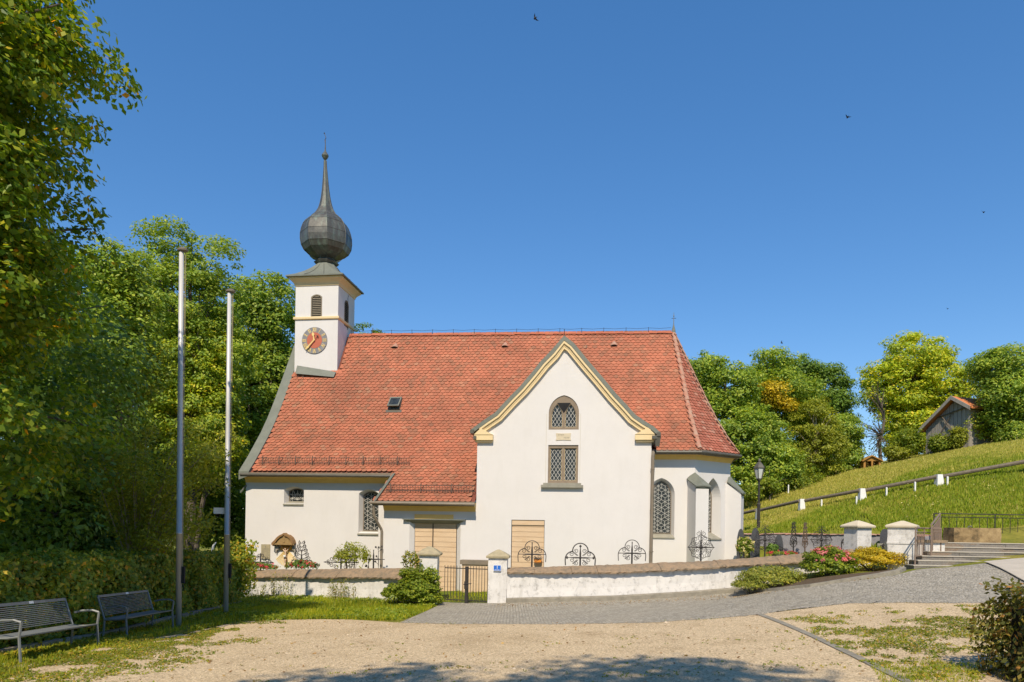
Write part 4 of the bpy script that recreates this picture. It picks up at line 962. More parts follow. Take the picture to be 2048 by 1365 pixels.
# ================================================================ churchyard walls
def wallrun(label, st, name='churchyard_wall', mat=M['wallplaster'], th=.42, over=.14, capm=M['coping'], seed=2, ch_=.11, kerb=False, group=None):
    """st: (x, y, z_base, z_capfront, z_captop)"""
    st = [np.array(s_, float) for s_ in st]; b = st[0]
    t = thing(name, label, 'wall', (b[0], b[1], b[2]), 0, group); B0 = Vector((b[0], b[1], b[2]))
    L = [0]
    for i in range(1, len(st)): L.append(L[-1]+np.hypot(*(st[i]-st[i-1])[:2]))
    A_ = np.array(st)
    def S_(s_): return np.array([np.interp(s_, L, A_[:, k]) for k in range(5)])
    def dr(s_):
        a, c_ = S_(max(0, s_-.2)), S_(min(L[-1], s_+.2)); d = Vector((c_[0]-a[0], c_[1]-a[1])).normalized(); return d, Vector((-d.y, d.x))
    rs = np.random.RandomState(seed)
    n = int(L[-1]/.25)+2; rings = []
    for i in range(n):
        s_ = L[-1]*i/(n-1); q = S_(s_); d, nn = dr(s_); j = rs.normal(0, .010, 4)
        def pt(o_, z): return Vector((q[0]+nn.x*o_, q[1]+nn.y*o_, z))-B0
        rings.append([pt(j[0]-.04, q[2]-.5), pt(j[0]-.035, q[2]+.05), pt(j[1], q[2]+(q[3]-q[2])*.5), pt(j[2], q[3]+.02), pt(th, q[3]+.04), pt(th, q[2]-.5)])
    mb = MB(); mb.loft(rings); mb.build('wall_body', mat, t)
    mb = MB(); s_ = 0
    while s_ < L[-1]-.05:
        e = min(L[-1], s_+rs.uniform(.7, 1.25)); dz = rs.normal(0, .006); of = over+rs.normal(0, .02); m_ = max(3, int((e-s_)/.09)); rg = []
        for k in range(m_+1):
            u = s_+.003+(e-s_-.006)*k/m_; q = S_(u); d, nn = dr(u); jz = rs.normal(0, .007, 3); jo = rs.normal(0, .012, 2)
            edge_ = .008 if k in (0, m_) else 0
            def pt(o_, z): return Vector((q[0]+nn.x*o_, q[1]+nn.y*o_, z+dz))-B0
            rg.append([pt(-of+jo[0]+edge_, q[3]+jz[0]+.005), pt(-of-.015+jo[1]+edge_, q[3]+ch_*.45+jz[0]), pt(-of+.03+jo[1]+edge_, q[3]+ch_*.8+jz[1]), pt(-of*.2+.12, q[3]+(q[4]-q[3])*.75+jz[2]), pt(.21+.1, q[4]+jz[1]), pt(th+.05, q[4]-.02), pt(th+.08, q[3]+.03)])
        mb.loft(rg); s_ = e
    mb.build('coping', capm, t)
    if kerb:
        mb = MB(); rg = []
        for i in range(n):
            u = L[-1]*i/(n-1); q = S_(u); d, nn = dr(u); j = rs.normal(0, .012)
            def pt(o_, z): return Vector((q[0]+nn.x*o_, q[1]+nn.y*o_, z))-B0
            rg.append([pt(-.19+j, q[2]-.3), pt(-.17+j, q[2]+.13+j*.6), pt(-.06, q[2]+.165), pt(.05, q[2]-.3)])
        mb.loft(rg); mb.build('footing', M['kerb'], t)
    return t
def stn(px, D, pyb, pyf, pyt, db=.35):
    a = at(px, pyf, D); b = at(px, pyb, D); return (a.x, D, b.z, a.z, at(px, pyt, D+db).z)
wallrun('long whitewashed wall with brown stone coping running right from the gate past the church', [stn(1014, 22.4, 1206, 1148.5, 1136), stn(1231, 22.6, 1201, 1148, 1130), stn(1367, 22.9, 1193, 1141, 1124), stn(1480, 23.1, 1184, 1134, 1119), stn(1560, 23.2, 1176, 1129, 1112), stn(1650, 23.3, 1166, 1123, 1104), stn(1715, 23.4, 1158, 1117, 1098)], kerb=True)
wallrun('short whitewashed wall with brown stone coping between hedge and gate', [stn(440, 26.4, 1192, 1157, 1141), stn(560, 25.5, 1196, 1156, 1139), stn(700, 24.5, 1199, 1157, 1137), stn(838, 23.6, 1205, 1158, 1135)], seed=7)
wallrun('grey rendered retaining wall of the graveyard below the grass slope', [stn(1463, 29.0, 1112, 1070, 1067), stn(1500, 28.4, 1112, 1070, 1067), stn(1560, 28.2, 1112, 1070, 1067), stn(1665, 28.1, 1112, 1070.5, 1067.5), stn(1795, 27.6, 1112, 1071, 1068), stn(1850, 25.5, 1112, 1074, 1070)], mat=M['greywall'], over=.05, capm=M['hip'], seed=4, ch_=.05)
# ---- pillars
def pillar(label, x, y, z, w, d, h, rz, capz, capo, mat=M['wallplaster'], capm=M['capstone'], band=None, flare=None, name='gate_pillar', group=None):
    t = thing(name, label, 'pillar', (x, y, z), rz, group); rs = np.random.RandomState(int(abs(x)*100))
    mb = MB(); rings = []
    for k in range(9):
        zz_ = -.5+(h+.5)*k/8; e = .0 if not flare else flare*max(0, 1-zz_/(h*.65))**1.5
        j = rs.normal(0, .007, (4, 2))
        rings.append([(-w/2+j[0, 0], -d/2+j[0, 1], zz_), (w/2+e+j[1, 0], -d/2+j[1, 1], zz_), (w/2+e+j[2, 0], d/2+j[2, 1], zz_), (-w/2+j[3, 0], d/2+j[3, 1], zz_)])
    mb.loft(rings); mb.build('pillar_shaft', mat, t)
    mb = MB(); W_, D_ = w/2+capo, d/2+capo
    q = lambda s_, z_: [(-W_*s_, -D_*s_, z_), (W_*s_, -D_*s_, z_), (W_*s_, D_*s_, z_), (-W_*s_, D_*s_, z_)]
    mb.loft([q(.97, h-.0), q(1, h+.03), q(1, h+.07), q(.93, h+.09), q(.55, h+capz*.68), q(.10, h+capz)]); mb.build('pillar_cap', capm, t)
    if band: MB().loft([[( -w/2-.02, -d/2-.02, zb), (w/2+.02, -d/2-.02, zb), (w/2+.02, d/2+.02, zb), (-w/2-.02, d/2+.02, zb)] for zb in (band, band+.05)]).build('pillar_band', mat, t)
    return t
a = at(995, 1208, 22.35); topz = at(995, 1117, 22.35).z
pr = pillar('white gate pillar with pointed stone cap bearing a small blue number sign', a.x, a.y+.3, a.z, .60, .60, topz-a.z, rad(-3), .27, .07)
a = at(854, 1207, 23.1); topz = at(854, 1112, 23.1).z
pillar('weathered gate pillar with pointed mossy cap behind the green shrub', a.x, a.y+.5, a.z, .60, 1.0, topz-a.z, rad(2), .30, .10)
a = at(1727, 1165, 23.6); topz = at(1727, 1056, 23.6).z
pillar('white corner pillar with pale pyramid cap rising behind the yellow bush', a.x, a.y+.45, a.z, .60, .60, topz-a.z, rad(18), .25, .09, capm=M['palecap'])
a = at(1808, 1142, 21.6); topz = at(1808, 1056, 21.6).z
pillar('white pillar with pale pyramid cap and a band standing at the foot of the steps', a.x+.1, a.y+.30, a.z, .74, .72, topz-a.z, rad(-35), .22, .06, capm=M['palecap'], band=topz-a.z-.50)
# house number sign
s0 = at(994.5, 1136.5, 22.30)
sg = thing('number_sign', 'small blue enamel house number sign on the right gate pillar', 'sign', (s0.x, s0.y, s0.z), rad(-3))
MB().box((-.125, -.012, -.095), (.125, .0, .095)).build('plate_rim', M['white'], sg); MB().box((-.113, -.016, -.083), (.113, -.012, .083)).build('plate', flat('blue_enamel', (.02, .13, .50), .35, .5), sg)
def text(body, size, loc, mat, parent, name, rot=(rad(90), 0, 0)):
    cu = bpy.data.curves.new(name, 'FONT'); cu.body = body; cu.size = size; cu.align_x = 'CENTER'; cu.align_y = 'CENTER'; cu.extrude = .001
    o = bpy.data.objects.new(name, cu); COL.objects.link(o); o.parent = parent; o.location = loc; o.rotation_euler = rot
    bpy.context.view_layer.update(); dg = bpy.context.evaluated_depsgraph_get(); me = bpy.data.meshes.new_from_object(o.evaluated_get(dg)); bpy.data.objects.remove(o)
    o = bpy.data.objects.new(name, me); COL.objects.link(o); o.parent = parent; o.location = loc; o.rotation_euler = rot; me.materials.append(mat); return o
text('1', .15, (0, -.018, .02), M['white'], sg, 'number')
mb = MB(); x = -.085
for wd_ in (.012, .02, .012, .018, .016, .02, .012): mb.box((x, -.018, -.068), (x+wd_*.75, -.016, -.048)); x += .024
mb.build('small_lettering', M['white'], sg)
# ---- gate
a = at(887, 1207, 23.0); b = at(976, 1209, 22.5); GL = (b-a).length; ang = math.atan2(b.y-a.y, b.x-a.x)
zt1 = at(930, 1131, 22.7).z; gh = zt1-(a.z+b.z)/2
gt = thing('iron_gate', 'double leaf wrought iron gate between the two white pillars', 'gate', tuple(a), ang)
mid = GL*.52
for i, (x0, x1) in enumerate(((.03, mid-.03), (mid+.03, GL-.03))):
    mb = MB(); zb_ = .07; 
    for z in (zb_+.05, gh-.10): mb.box((x0, -.012, z), (x1, .012, z+.028))
    n = 7; 
    for k in range(n+1):
        x = x0+(x1-x0)*k/n; mb.tube([(x, 0, zb_), (x, 0, gh if 0 < k < n else gh+.0)], .010, 5)
        if k < n: mb.tube([(x+(x1-x0)/n/2, 0, zb_), (x+(x1-x0)/n/2, 0, zb_+.20)], .009, 4)
    mb.build('gate_leaf', M['iron'], gt)
MB().box((mid-.05, -.035, -.05), (mid+.05, .035, gh-.02)).build('gate_post', M['iron'], gt)
MB().tube([(mid-.09, -.06, gh*.52), (mid+.18, -.05, gh*.55)], .014, 5).box((mid-.07, -.05, gh*.40), (mid+.07, -.036, gh*.60)).build('handle', M['iron'], gt)
MB().box((0, -.05, -.06), (GL, .12, .03)).build('threshold', M['stone'], gt)
# boarded lean-to door seen through the gate is part of the church front: a shallow bench of boards
mb = CB(); mb.box((-5.45, 25.55, -1.0), (-4.1, 25.9, .30)); o = mb.build('cellar_hatch', M['door'], ch); CB().box((-5.52, 25.5, .30), (-4.03, 25.98, .46)).build('hatch_cover', M['pipe'], o)

# ================================================================ wrought iron grave crosses
def spiral(mb, c, r, a0, turns, sgn, rad_=.009, plane=True):
    pts = [];
    for k in range(int(turns*12)+1):
        t = k/(turns*12); a = a0+sgn*2*math.pi*turns*t; q = r*(1-.72*t); pts.append((c[0]+q*math.cos(a), 0, c[1]+q*math.sin(a)))
    mb.tube(pts, rad_, 4)
def cross_mesh(kind, H, W_, seed=1):
    """z=0 ground, centre of arms at H; arms half width W_"""
    mb = MB(); T = H+W_*.95
    thick = [.022, .030, .017, .012, .020]
    def arm(p, q, w0=.032, w1=.014):
        mb.tube([p, Vector(p).lerp(Vector(q), .3), Vector(p).lerp(Vector(q), .75), q], [w0*.8, w0, w1, w1*1.3], 6)
    arm((0, 0, H), (0, 0, T-.05)); arm((0, 0, H), (W_*.97, 0, H)); arm((0, 0, H), (-W_*.97, 0, H)); mb.tube([(0, 0, -.1), (0, 0, H)], [.024, .03], 6)
    mb.lathe([(.02, H-.05), (.05, H), (.02, H+.05)], (0, 0), 8)
    if kind in ('trefoil', 'trefoil_heavy'):
        R = W_*.52; r_ = .020 if kind == 'trefoil_heavy' else .014
        top = [(R*math.cos(t), 0, H+W_*.45+R*math.sin(t)) for t in np.linspace(math.radians(-8), math.radians(188), 19)]
        mb.tube(top, r_, 5)
        for s_ in (-1, 1):
            arc = [(s_*(W_-R*1.02+R*1.02*math.sin(t)), 0, H+W_*.42-R*1.02+R*1.02*math.cos(t)) for t in np.linspace(0, math.pi/2, 9)]+[(s_*(W_+.0), 0, H-.10), (s_*(W_-.01), 0, H-.26)]
            mb.tube(arc, r_, 5)
        for sx in (-1, 1):
            for sz in (-1, 1):
                f = .72
                spiral(mb, (sx*W_*.27, H+sz*W_*.55*f+.02), .075, 0 if sx > 0 else math.pi, 1.3, sx*sz); spiral(mb, (sx*W_*.56, H+sz*W_*.27*f+.02), .075, math.pi/2, 1.3, -sx*sz)
                mb.tube([(sx*.07, 0, H+sz*.07), (sx*W_*.50, 0, H+sz*W_*.42)], .010, 4); mb.tube([(sx*.10, 0, H+sz*.06), (sx*W_*.53, 0, H+sz*W_*.38)], .008, 4)
        if kind == 'trefoil_heavy':
            for p in ((0, T-.09), (W_*.88, H), (-W_*.88, H)): mb.loft([[(p[0]+q*math.cos(t), q*.6*math.sin(t), p[1]+z) for t in [2*math.pi*k/6 for k in range(6)]] for q, z in ((.01, -.05), (.045, 0), (.01, .05))])
    elif kind == 'rosette':
        for k in range(12):
            a = 2*math.pi*k/12+.13; 
            if k % 3 != 1: pass
            R0 = W_*.62 if k % 2 else W_*.70
            spiral(mb, (R0*math.cos(a), H+R0*math.sin(a)), .095, a+math.pi*.9, 1.5, 1 if k % 2 else -1, .008)
            spiral(mb, (R0*.62*math.cos(a+.2), H+R0*.62*math.sin(a+.2)), .05, a, 1.2, -1 if k % 2 else 1, .008)
        for k in range(16):
            a = 2*math.pi*k/16+.2; mb.tube([(.04*math.cos(a), 0, H+.04*math.sin(a)), (W_*.36*math.cos(a), 0, H+W_*.36*math.sin(a))], .009, 4)
        for k in range(24):
            a0 = 2*math.pi*k/24; R1 = W_*.84+.04*math.cos(a0*8)
            a1 = 2*math.pi*(k+1)/24; R2 = W_*.84+.04*math.cos(a1*8); mb.tube([(R1*math.cos(a0), 0, H+R1*math.sin(a0)), (R2*math.cos(a1), 0, H+R2*math.sin(a1))], .009, 4)
        for s_ in (-1, 1): spiral(mb, (s_*.10, T+.02), .085, math.pi/2, 1.3, s_, .008)
        mb.tube([(0, 0, T-.1), (0, 0, T+.14)], .011, 4)
    elif kind == 'tree':
        for k in range(6):
            zz_ = H-.15+k*.15; ww = W_*(1-k/7.)
            for s_ in (-1, 1):
                mb.tube([(0, 0, zz_-.12), (s_*ww*.5, 0, zz_-.06), (s_*ww*.9, 0, zz_+.02), (s_*ww*.95, 0, zz_+.10), (s_*ww*.75, 0, zz_+.15)], .013, 4)
                spiral(mb, (s_*ww*.62, zz_+.06), .06, 0, 1.3, s_, .011)
        for s_ in (-1, 1): mb.tube([(0, 0, T-.02), (s_*.05, 0, T+.05), (s_*.06, 0, T+.10)], .012, 4)
    elif kind == 'scroll':
        for sx in (-1, 1):
            for k, (u, v, r_) in enumerate(((.35, .35, .10), (.62, .22, .09), (.3, -.3, .10), (.65, -.2, .09), (.16, .62, .07), (.85, .07, .06), (.85, -.07, .06))):
                spiral(mb, (sx*W_*u, H+W_*v), r_, k, 1.4, sx*(1 if k % 2 else -1), .012)
            for s2 in (-1, 1): mb.loft([[(sx*W_+sx*z, q*math.cos(t), H+q*math.sin(t)) for t in [2*math.pi*k/6 for k in range(6)]] for q, z in ((.008, -.03), (.03, .02), (.008, .09))])
    elif kind == 'rose':
        rs = np.random.RandomState(seed)
        for s_ in (-1, 1):
            for k in range(6):
                x0 = s_*W_*rs.uniform(.15, .8); z_ = H+rs.uniform(-.45, .5); mb.tube([(s_*W_*.45, 0, H-.6+k*.12), (s_*W_*.4, .02, z_-.1), (x0, 0, z_)], .008, 4)
                mb.loft([[(x0+q*math.cos(t), q*.6*math.sin(t), z_+dz) for t in [2*math.pi*j/6 for j in range(6)]] for q, dz in ((.01, -.04), (.045, 0), (.01, .04))])
    return mb
def crossat(kind, px, py_arm, D, wpx, label, group=None, mat=None, seed=1, lean_=0):
    c = at(px, py_arm, D); zg = g(c.x, D); Wm = wpx/2*D/FPX; H = c.z-zg
    t = thing('grave_cross', label, 'cross', (c.x, D, zg), 0, group)
    o = cross_mesh(kind, H, Wm, seed).build('iron_cross', mat or M['iron'], t); 
    MB().loft([[(sx*w_, sy*w_*.7, z) for sx, sy in ((-1,-1),(1,-1),(1,1),(-1,1))] for w_, z in ((.20, -.15), (.20, .12), (.10, .22), (.07, .26))]).build('cross_base', M['capstone'], t)
    return t
crossat('trefoil', 1064, 1109, 23.7, 56, 'wrought iron grave cross under a trefoil hood in front of the plain tan door')
crossat('trefoil_heavy', 1160.5, 1116, 23.4, 60, 'thick dark grave cross under a heavy trefoil hood between tan door and rain pipe')
crossat('trefoil', 1264, 1107, 23.8, 55, 'thin iron trefoil grave cross close beside the tall rain pipe')
crossat('rosette', 1402, 1095, 24.2, 55, 'large round lacework iron grave cross before the choir buttress')
crossat('scroll', 521, 1125, 26.6, 44, 'low scrolled iron grave cross below the stone tablet')
crossat('tree', 603, 1121, 26.4, 42, 'tall pyramid shaped scrollwork grave cross right of the wall shrine')
crossat('scroll', 682, 1125, 26.2, 60, 'thick grey iron grave cross left of the climbing rose')
crossat('scroll', 693, 1114, 26.6, 40, 'slender iron grave cross among the rose leaves')
crossat('rose', 747, 1119, 26.2, 46, 'iron grave cross with forged roses beside the brown rain pipe', seed=4)
def crossR(kind, px, py, D, w_, label, mat=None, seed=1): return crossat(kind, px, py, D, w_, label, None, mat, seed)
crossR('tree', 1587, 1082, 27.2, 15, 'small dark iron cross first to the right of the white edged black headstone')
crossR('tree', 1610, 1083, 27.2, 12, 'narrow rusty iron cross with a tall spike on the grey wall', M['rustiron'])
crossR('rosette', 1643, 1080, 27.1, 46, 'broad gilded scrollwork grave cross above the pink roses')
crossR('trefoil_heavy', 1694, 1085, 26.9, 22, 'small dark hooded cross just left of the corner pillar')
crossR('rosette', 1530, 1080, 26.9, 50, 'wide dense scrollwork grave cross between the two black headstones')
crossR('scroll', 1548, 1098, 26.4, 34, 'low scrolled iron cross in front of the two black headstones')
crossR('scroll', 1778, 1092, 26.5, 26, 'curled iron cross between the two pale capped pillars')
def stone_(px, pyt, wpx, D, label, kind='round'):
    c = at(px, pyt, D); zg = g(c.x, D); W_ = wpx*D/FPX; H = c.z-zg
    t = thing('headstone', label, 'headstone', (c.x, D, zg), rad(-28)); W_ *= 1.1
    pr_ = [(-W_/2, 0), (W_/2, 0), (W_/2, H*.62)]+[(W_/2*math.cos(a), H*.62+H*.38*math.sin(a)) for a in np.linspace(.2, math.pi-.2, 9)]+[(-W_/2, H*.62)]
    MB().prism(pr_, lambda u, v, d: (u, d, v), -.09, .09).build('stone_slab', M['granite_dark'], t); MB().box((-W_/2-.08, -.16, -.2), (W_/2+.08, .16, .10)).build('plinth', M['stone'], t)
stone_(1482, 1058, 13, 27.4, 'black headstone half hidden behind the corner of the choir'); stone_(1511, 1056, 16, 27.6, 'tall black headstone with lit right edge nearest the choir')
stone_(1558, 1069, 15, 27.3, 'black pointed headstone with bright right edge left of the iron crosses'); stone_(1770, 1058, 16, 27.2, 'dark rounded headstone between the two pale capped pillars')
# orange letter box by the small door
c = at(1078, 1117, 24.6); lb = thing('letter_box', 'small orange box with dark lid on the tan door behind the hooded cross', 'box', cwld((-2.62, 25.97, P(1081, 1125, 25.97).z)), -TH)
MB().box((-.16, -.12, 0), (.10, 0, .12)).build('box_body', flat('orange_paint', (.62, .22, .03)), lb); MB().box((-.18, -.14, .12), (.12, 0, .15)).build('lid', M['gutter'], lb)

# ================================================================ benches
def bench(label, x, y0, y1, zl, zr, rz=0):
    L = y1-y0; t = thing('park_bench', label, 'bench', (x, y0, zl), math.atan2(0, 1), 'grey metal benches along the hedge')
    sl_ = (zr-zl)/L
    def q(u, v, w_): return (-u, v, w_+sl_*v)            # u: depth backwards, v along
    mb = MB()
    # legs and arm frames: front leg to the arm, arm bar back to the backrest
    for v in (.0, L):
        nm = MB(); nm.tube([q(0, v, -.03), q(.03, v, .40), q(.0, v, .63)], .022, 6); nm.tube([q(0, v, .63), q(.12, v, .665), q(.30, v, .655), q(.44, v, .62)], .020, 6); nm.build('armrest', M['benchmetal'], t)
        nm = MB(); nm.tube([q(.50, v, -.03), q(.47, v, .38), q(.62, v, .86)], .022, 6); nm.build('leg', M['benchmetal'], t)
        MB().tube([q(.03, v, .41), q(.20, v, .385), q(.47, v, .375)], .018, 6).build('side_rail', M['benchmetal'], t)
    mb = MB(); n = 12; rg = []
    for k in range(n+1):
        u = .02+.46*k/n; z = .425-.045*math.sin(math.pi*min(1, k/n*1.15)*.9)
        rg.append([q(u, .03, z), q(u, L-.03, z), q(u, L-.03, z-.02), q(u, .03, z-.02)])
    mb.loft(rg); mb.build('seat', M['benchmetal'], t)
    mb = MB(); 
    for k in range(12):
        f = k/11; u = .49+.11*f; z = .47+.33*f; mb.tube([q(u, .04, z), q(u, L-.04, z)], .008, 5)
    o = mb.build('backrest', M['benchmetal'], t)
    MB().add([q(.60, .0, .83), q(.64, .0, .84), q(.65, .0, .87), q(.61, .0, .88), q(.60, L, .83), q(.64, L, .84), q(.65, L, .87), q(.61, L, .88)], [(0,1,2,3),(7,6,5,4),(0,4,5,1),(1,5,6,2),(2,6,7,3),(3,7,4,0)]).build('top_rail', M['benchmetal'], t)
    MB().add([q(.598, L*.52, .835), q(.598, L*.52+.11, .835), q(.608, L*.52+.11, .878), q(.608, L*.52, .878)], [(0,1,2,3)]).build('small_plate', M['white'], t)
    return t
bench('grey steel bench with wire back, nearest the camera at the left edge', -7.42, 10.62, 12.62, g(-7.42, 10.62), g(-7.42, 12.62))
bench('grey steel bench with wire back, farther one beside the tall flagpole', -7.85, 14.35, 16.3, g(-7.8, 14.35), g(-7.8, 16.3))
# ================================================================ flagpoles
def pole(label, px0, pyb, px1, pyt, D):
    b = at(px0, pyb, D); zg = g(b.x, D); tpt = at(px1, pyt, D); H = tpt.z-zg; dx = tpt.x-b.x
    t = thing('flagpole', label, 'flagpole', (b.x, D, zg), 0, 'aluminium flagpoles beside the hedge'); f = lambda z: dx*z/H
    mb = MB(); mb.loft([[(f(z)+r*math.cos(a), r*math.sin(a), z) for a in [2*math.pi*k/14 for k in range(14)]] for r, z in ((.066, -.1), (.066, 2.2), (.072, 2.2), (.072, 2.23), (.064, 2.23), (.060, H*.6), (.052, H))]); mb.build('shaft', M['aluminium'], t, smooth=True)
    MB().loft([[(f(H)+.03+r*1.35*math.cos(a), r*math.sin(a), z) for a in [2*math.pi*k/12 for k in range(12)]] for r, z in ((.06, H-.01), (.095, H+.01), (.10, H+.05), (.05, H+.085))]).build('pole_head', M['pipe'], t)
    MB().tube([(f(H)+.085, 0, H), (f(H)*.5+.080, 0, H*.5), (.080, -.02, 1.3)], .006, 4).tube([(f(H)+.105, 0, H), (f(H)*.5+.095, 0, H*.5), (.09, -.02, 1.3)], .005, 4).build('halyard', M['capstone'], t)
    MB().box((.065, -.03, 1.02), (.13, .03, 1.42)).tube([(.10, -.03, 1.0), (.13, -.04, .9), (.10, -.04, .85)], .012, 5).build('cleat_box', M['black'], t)
    return t
pole('tall silver flagpole beside the farther bench', 357, 1251, 363, 503, 16.75); pole('shorter looking silver flagpole farther back with a small sign on it', 451.5, 1230, 459, 585, 19.3)
a = at(438, 1022, 19.35); sp = thing('street_sign', 'small plain pale plate sticking out left from the farther flagpole', 'sign', tuple(a), rad(20))
MB().box((-.14, -.008, -.085), (.16, .008, .085)).build('plate', M['white'], sp); MB().box((.14, -.02, -.03), (.20, .02, .03)).build('clamp', M['aluminium'], sp)

# ================================================================ steps, landing, trough, railings
xl0 = at(1826, 1140, 20.6).x; zt0 = g(13.0, 20.4)
st_ = thing('stone_steps', 'wide flight of grey granite steps rising to the right of the pillars', 'steps', (xl0, 20.5, .55), 0)
zs_top = [P_ for P_ in (at(1850, 1131, 20.5).z, at(1850, 1121, 20.85).z, at(1855, 1112, 21.2).z, at(1865, 1103, 21.55).z, at(1880, 1094, 21.9).z, at(1890, 1085, 22.25).z)]
B0 = Vector((xl0, 20.5, .55)); rs = np.random.RandomState(3)
for k, z in enumerate(zs_top):
    D = 20.5+.35*k; x0 = at(1828+k*8.5 if k < 4 else 1860+(k-3)*13, 1100, D).x
    mb = MB(B0); x = x0
    while x < 24:
        e = x+rs.uniform(.8, 1.5); j = rs.normal(0, .012, 3)
        mb.box((x+.004, D+j[0], -.2), (e-.004, D+.50, z-.022+j[1]*.3)); x = e
    o = mb.build('step', M['step'], st_); MB(B0).box((x0-.02, D-.02, z-.022), (24, D+.42, z)).build('tread', M['steptop'], o)
zl = zs_top[-1]
MB(B0).box((at(1888, 1085, 22.6).x, 22.62, -.2), (26, 26.2, zl-.03)).build('landing', M['steptop'], st_)
# low wall beside the steps
a = at(1838, 1090, 21.9)
lw = thing('low_wall', 'low white wall with brown slab behind the lower railing by the steps', 'wall', (a.x, 21.9, .5)); zc = at(1850, 1080, 22.2).z
MB((a.x, 21.9, .5)).box((a.x-.1, 21.75, 0), (at(1885, 1090, 22.6).x-.45, 22.1, zc-.08)).build('wall_body', M['wallplaster'], lw); MB((a.x, 21.9, .5)).box((a.x-.15, 21.68, zc-.08), (at(1885, 1090, 22.6).x-.4, 22.2, zc)).build('coping', M['coping'], lw)
# trough
a = at(1940, 1083, 23.6); tr_ = thing('stone_trough', 'mossy octagonal stone trough on the landing above the steps', 'trough', (a.x, 23.6, zl), 0)
wT = 88*23.2/FPX/2; hT = 29*23.3/FPX
def trg(s_, z, o_=0): return [(wT*s_*u-o_, .55*s_*v, z) for u, v in ((-1, -.55), (-.25, -1), (.9, -1), (1.0, -.3), (1.0, .6), (.6, 1), (-.5, 1), (-1, .5))]
MB().loft([trg(1.0, -.02), trg(1.02, hT*.5), trg(1.0, hT), trg(.85, hT), trg(.82, hT*.55)]).build('basin', M['trough'], tr_); MB().loft([trg(.84, hT*.8), trg(.01, hT*.8)], cap=False).build('water', M['glass'], tr_)
MB().tube([(wT*.0, .1, hT), (wT*.0, .1, hT+.05), (wT*.05, .0, hT+.06)], .02, 5).build('spout', M['stone'], tr_)
# railing on the landing
def railing(label, pts, h, mat, pitch=.125, double=True, posts=None, name='iron_railing', r=.02):
    t = thing(name, label, 'railing', tuple(pts[0])); B = Vector(pts[0]); mb = MB(B); Pt = [Vector(p) for p in pts]
    mb.tube([p+Vector((0, 0, h)) for p in Pt], r, 6); mb.build('handrail', mat, t)
    mb = MB(B); 
    for zz_ in (h-.12, .10): mb.tube([p+Vector((0, 0, zz_)) for p in Pt], .014, 4)
    for a, b in zip(Pt[:-1], Pt[1:]):
        n = max(1, int((b-a).length/pitch)); 
        for k in range(n+1): q = a.lerp(b, k/n); mb.tube([q+Vector((0, 0, .1)), q+Vector((0, 0, h-.12))], .012, 4)
    mb.build('baluster_panel', mat, t)
    for q in (posts or pts): q = Vector(q); MB(B).tube([q+Vector((0, 0, -.15)), q+Vector((0, 0, h))], .022, 6).build('post', mat, t)
    return t
D = 25.2; za = at(1900, 1028, D).z; x0 = at(1868, 1028, D).x
railing('long black topped railing along the landing behind the stone trough', [(x0, D, zl), (x0+2.2, D, zl), (x0+4.4, D, zl), (x0+6.6, D, zl)], za-zl, M['iron'], .26)
h_ = .82; A_ = at(1878, 1027, 22.9); B_ = at(1865, 1060, 21.9)
railing('steep brown stair railing running up away from the camera beside the steps', [(at(1862, 1100, 21.3).x, 21.3, zs_top[2]+.0), (at(1879, 1090, 23.4).x, 23.4, zl)], at(1879, 1028, 23.4).z-zl, M['railiron'], .10, r=.03)
a = at(1830, 1120, 20.75); b = at(1848, 1100, 21.7)
railing('short lower brown handrail next to the banded pillar', [(a.x, 20.75, a.z), (b.x, 21.7, at(1848, 1118, 21.7).z), (b.x+.55, 21.75, at(1848, 1118, 21.7).z)], at(1848, 1057, 21.7).z-at(1848, 1118, 21.7).z, M['railiron'], .2, r=.025)
# brown drain strip
a, b, c_, d_ = gp(1998, 1128), gp(2024, 1128), gp(2075, 1158), gp(2048, 1158)
dm = thing('drain_cover', 'dark red brown strip set in the pale paving at the right edge', 'drain cover', tuple(a)); up = Vector((0, 0, .035))
MB(a).add([a+up, b+up, c_+up, d_+up, a-up, b-up, c_-up, d_-up], [(3,2,1,0),(0,1,5,4),(1,2,6,5),(2,3,7,6),(3,0,4,7)]).build('plate', noisy('red_brown_metal', (.16, .055, .045), (.12, .045, .04), 8), dm)
# planting bed kerb
bk = [gp(*p) for p in ((1468,1189),(1500,1187),(1560,1182),(1620,1176),(1700,1164),(1760,1155),(1800,1148),(1812,1142))]
mb = MB(bk[0]); rg = []
for i, p in enumerate(bk):
    d = (bk[min(i+1, len(bk)-1)]-bk[max(i-1, 0)]).normalized(); nn = Vector((-d.y, d.x, 0)); rg.append([p-nn*.02+Vector((0, 0, -.1)), p+Vector((0, 0, .10)), p+nn*.12+Vector((0, 0, .11)), p+nn*.14+Vector((0, 0, -.1))])
mb.loft(rg); o = mb.build('kerb', M['kerb'], None, loc=tuple(bk[0])); setp(o, kind='structure')

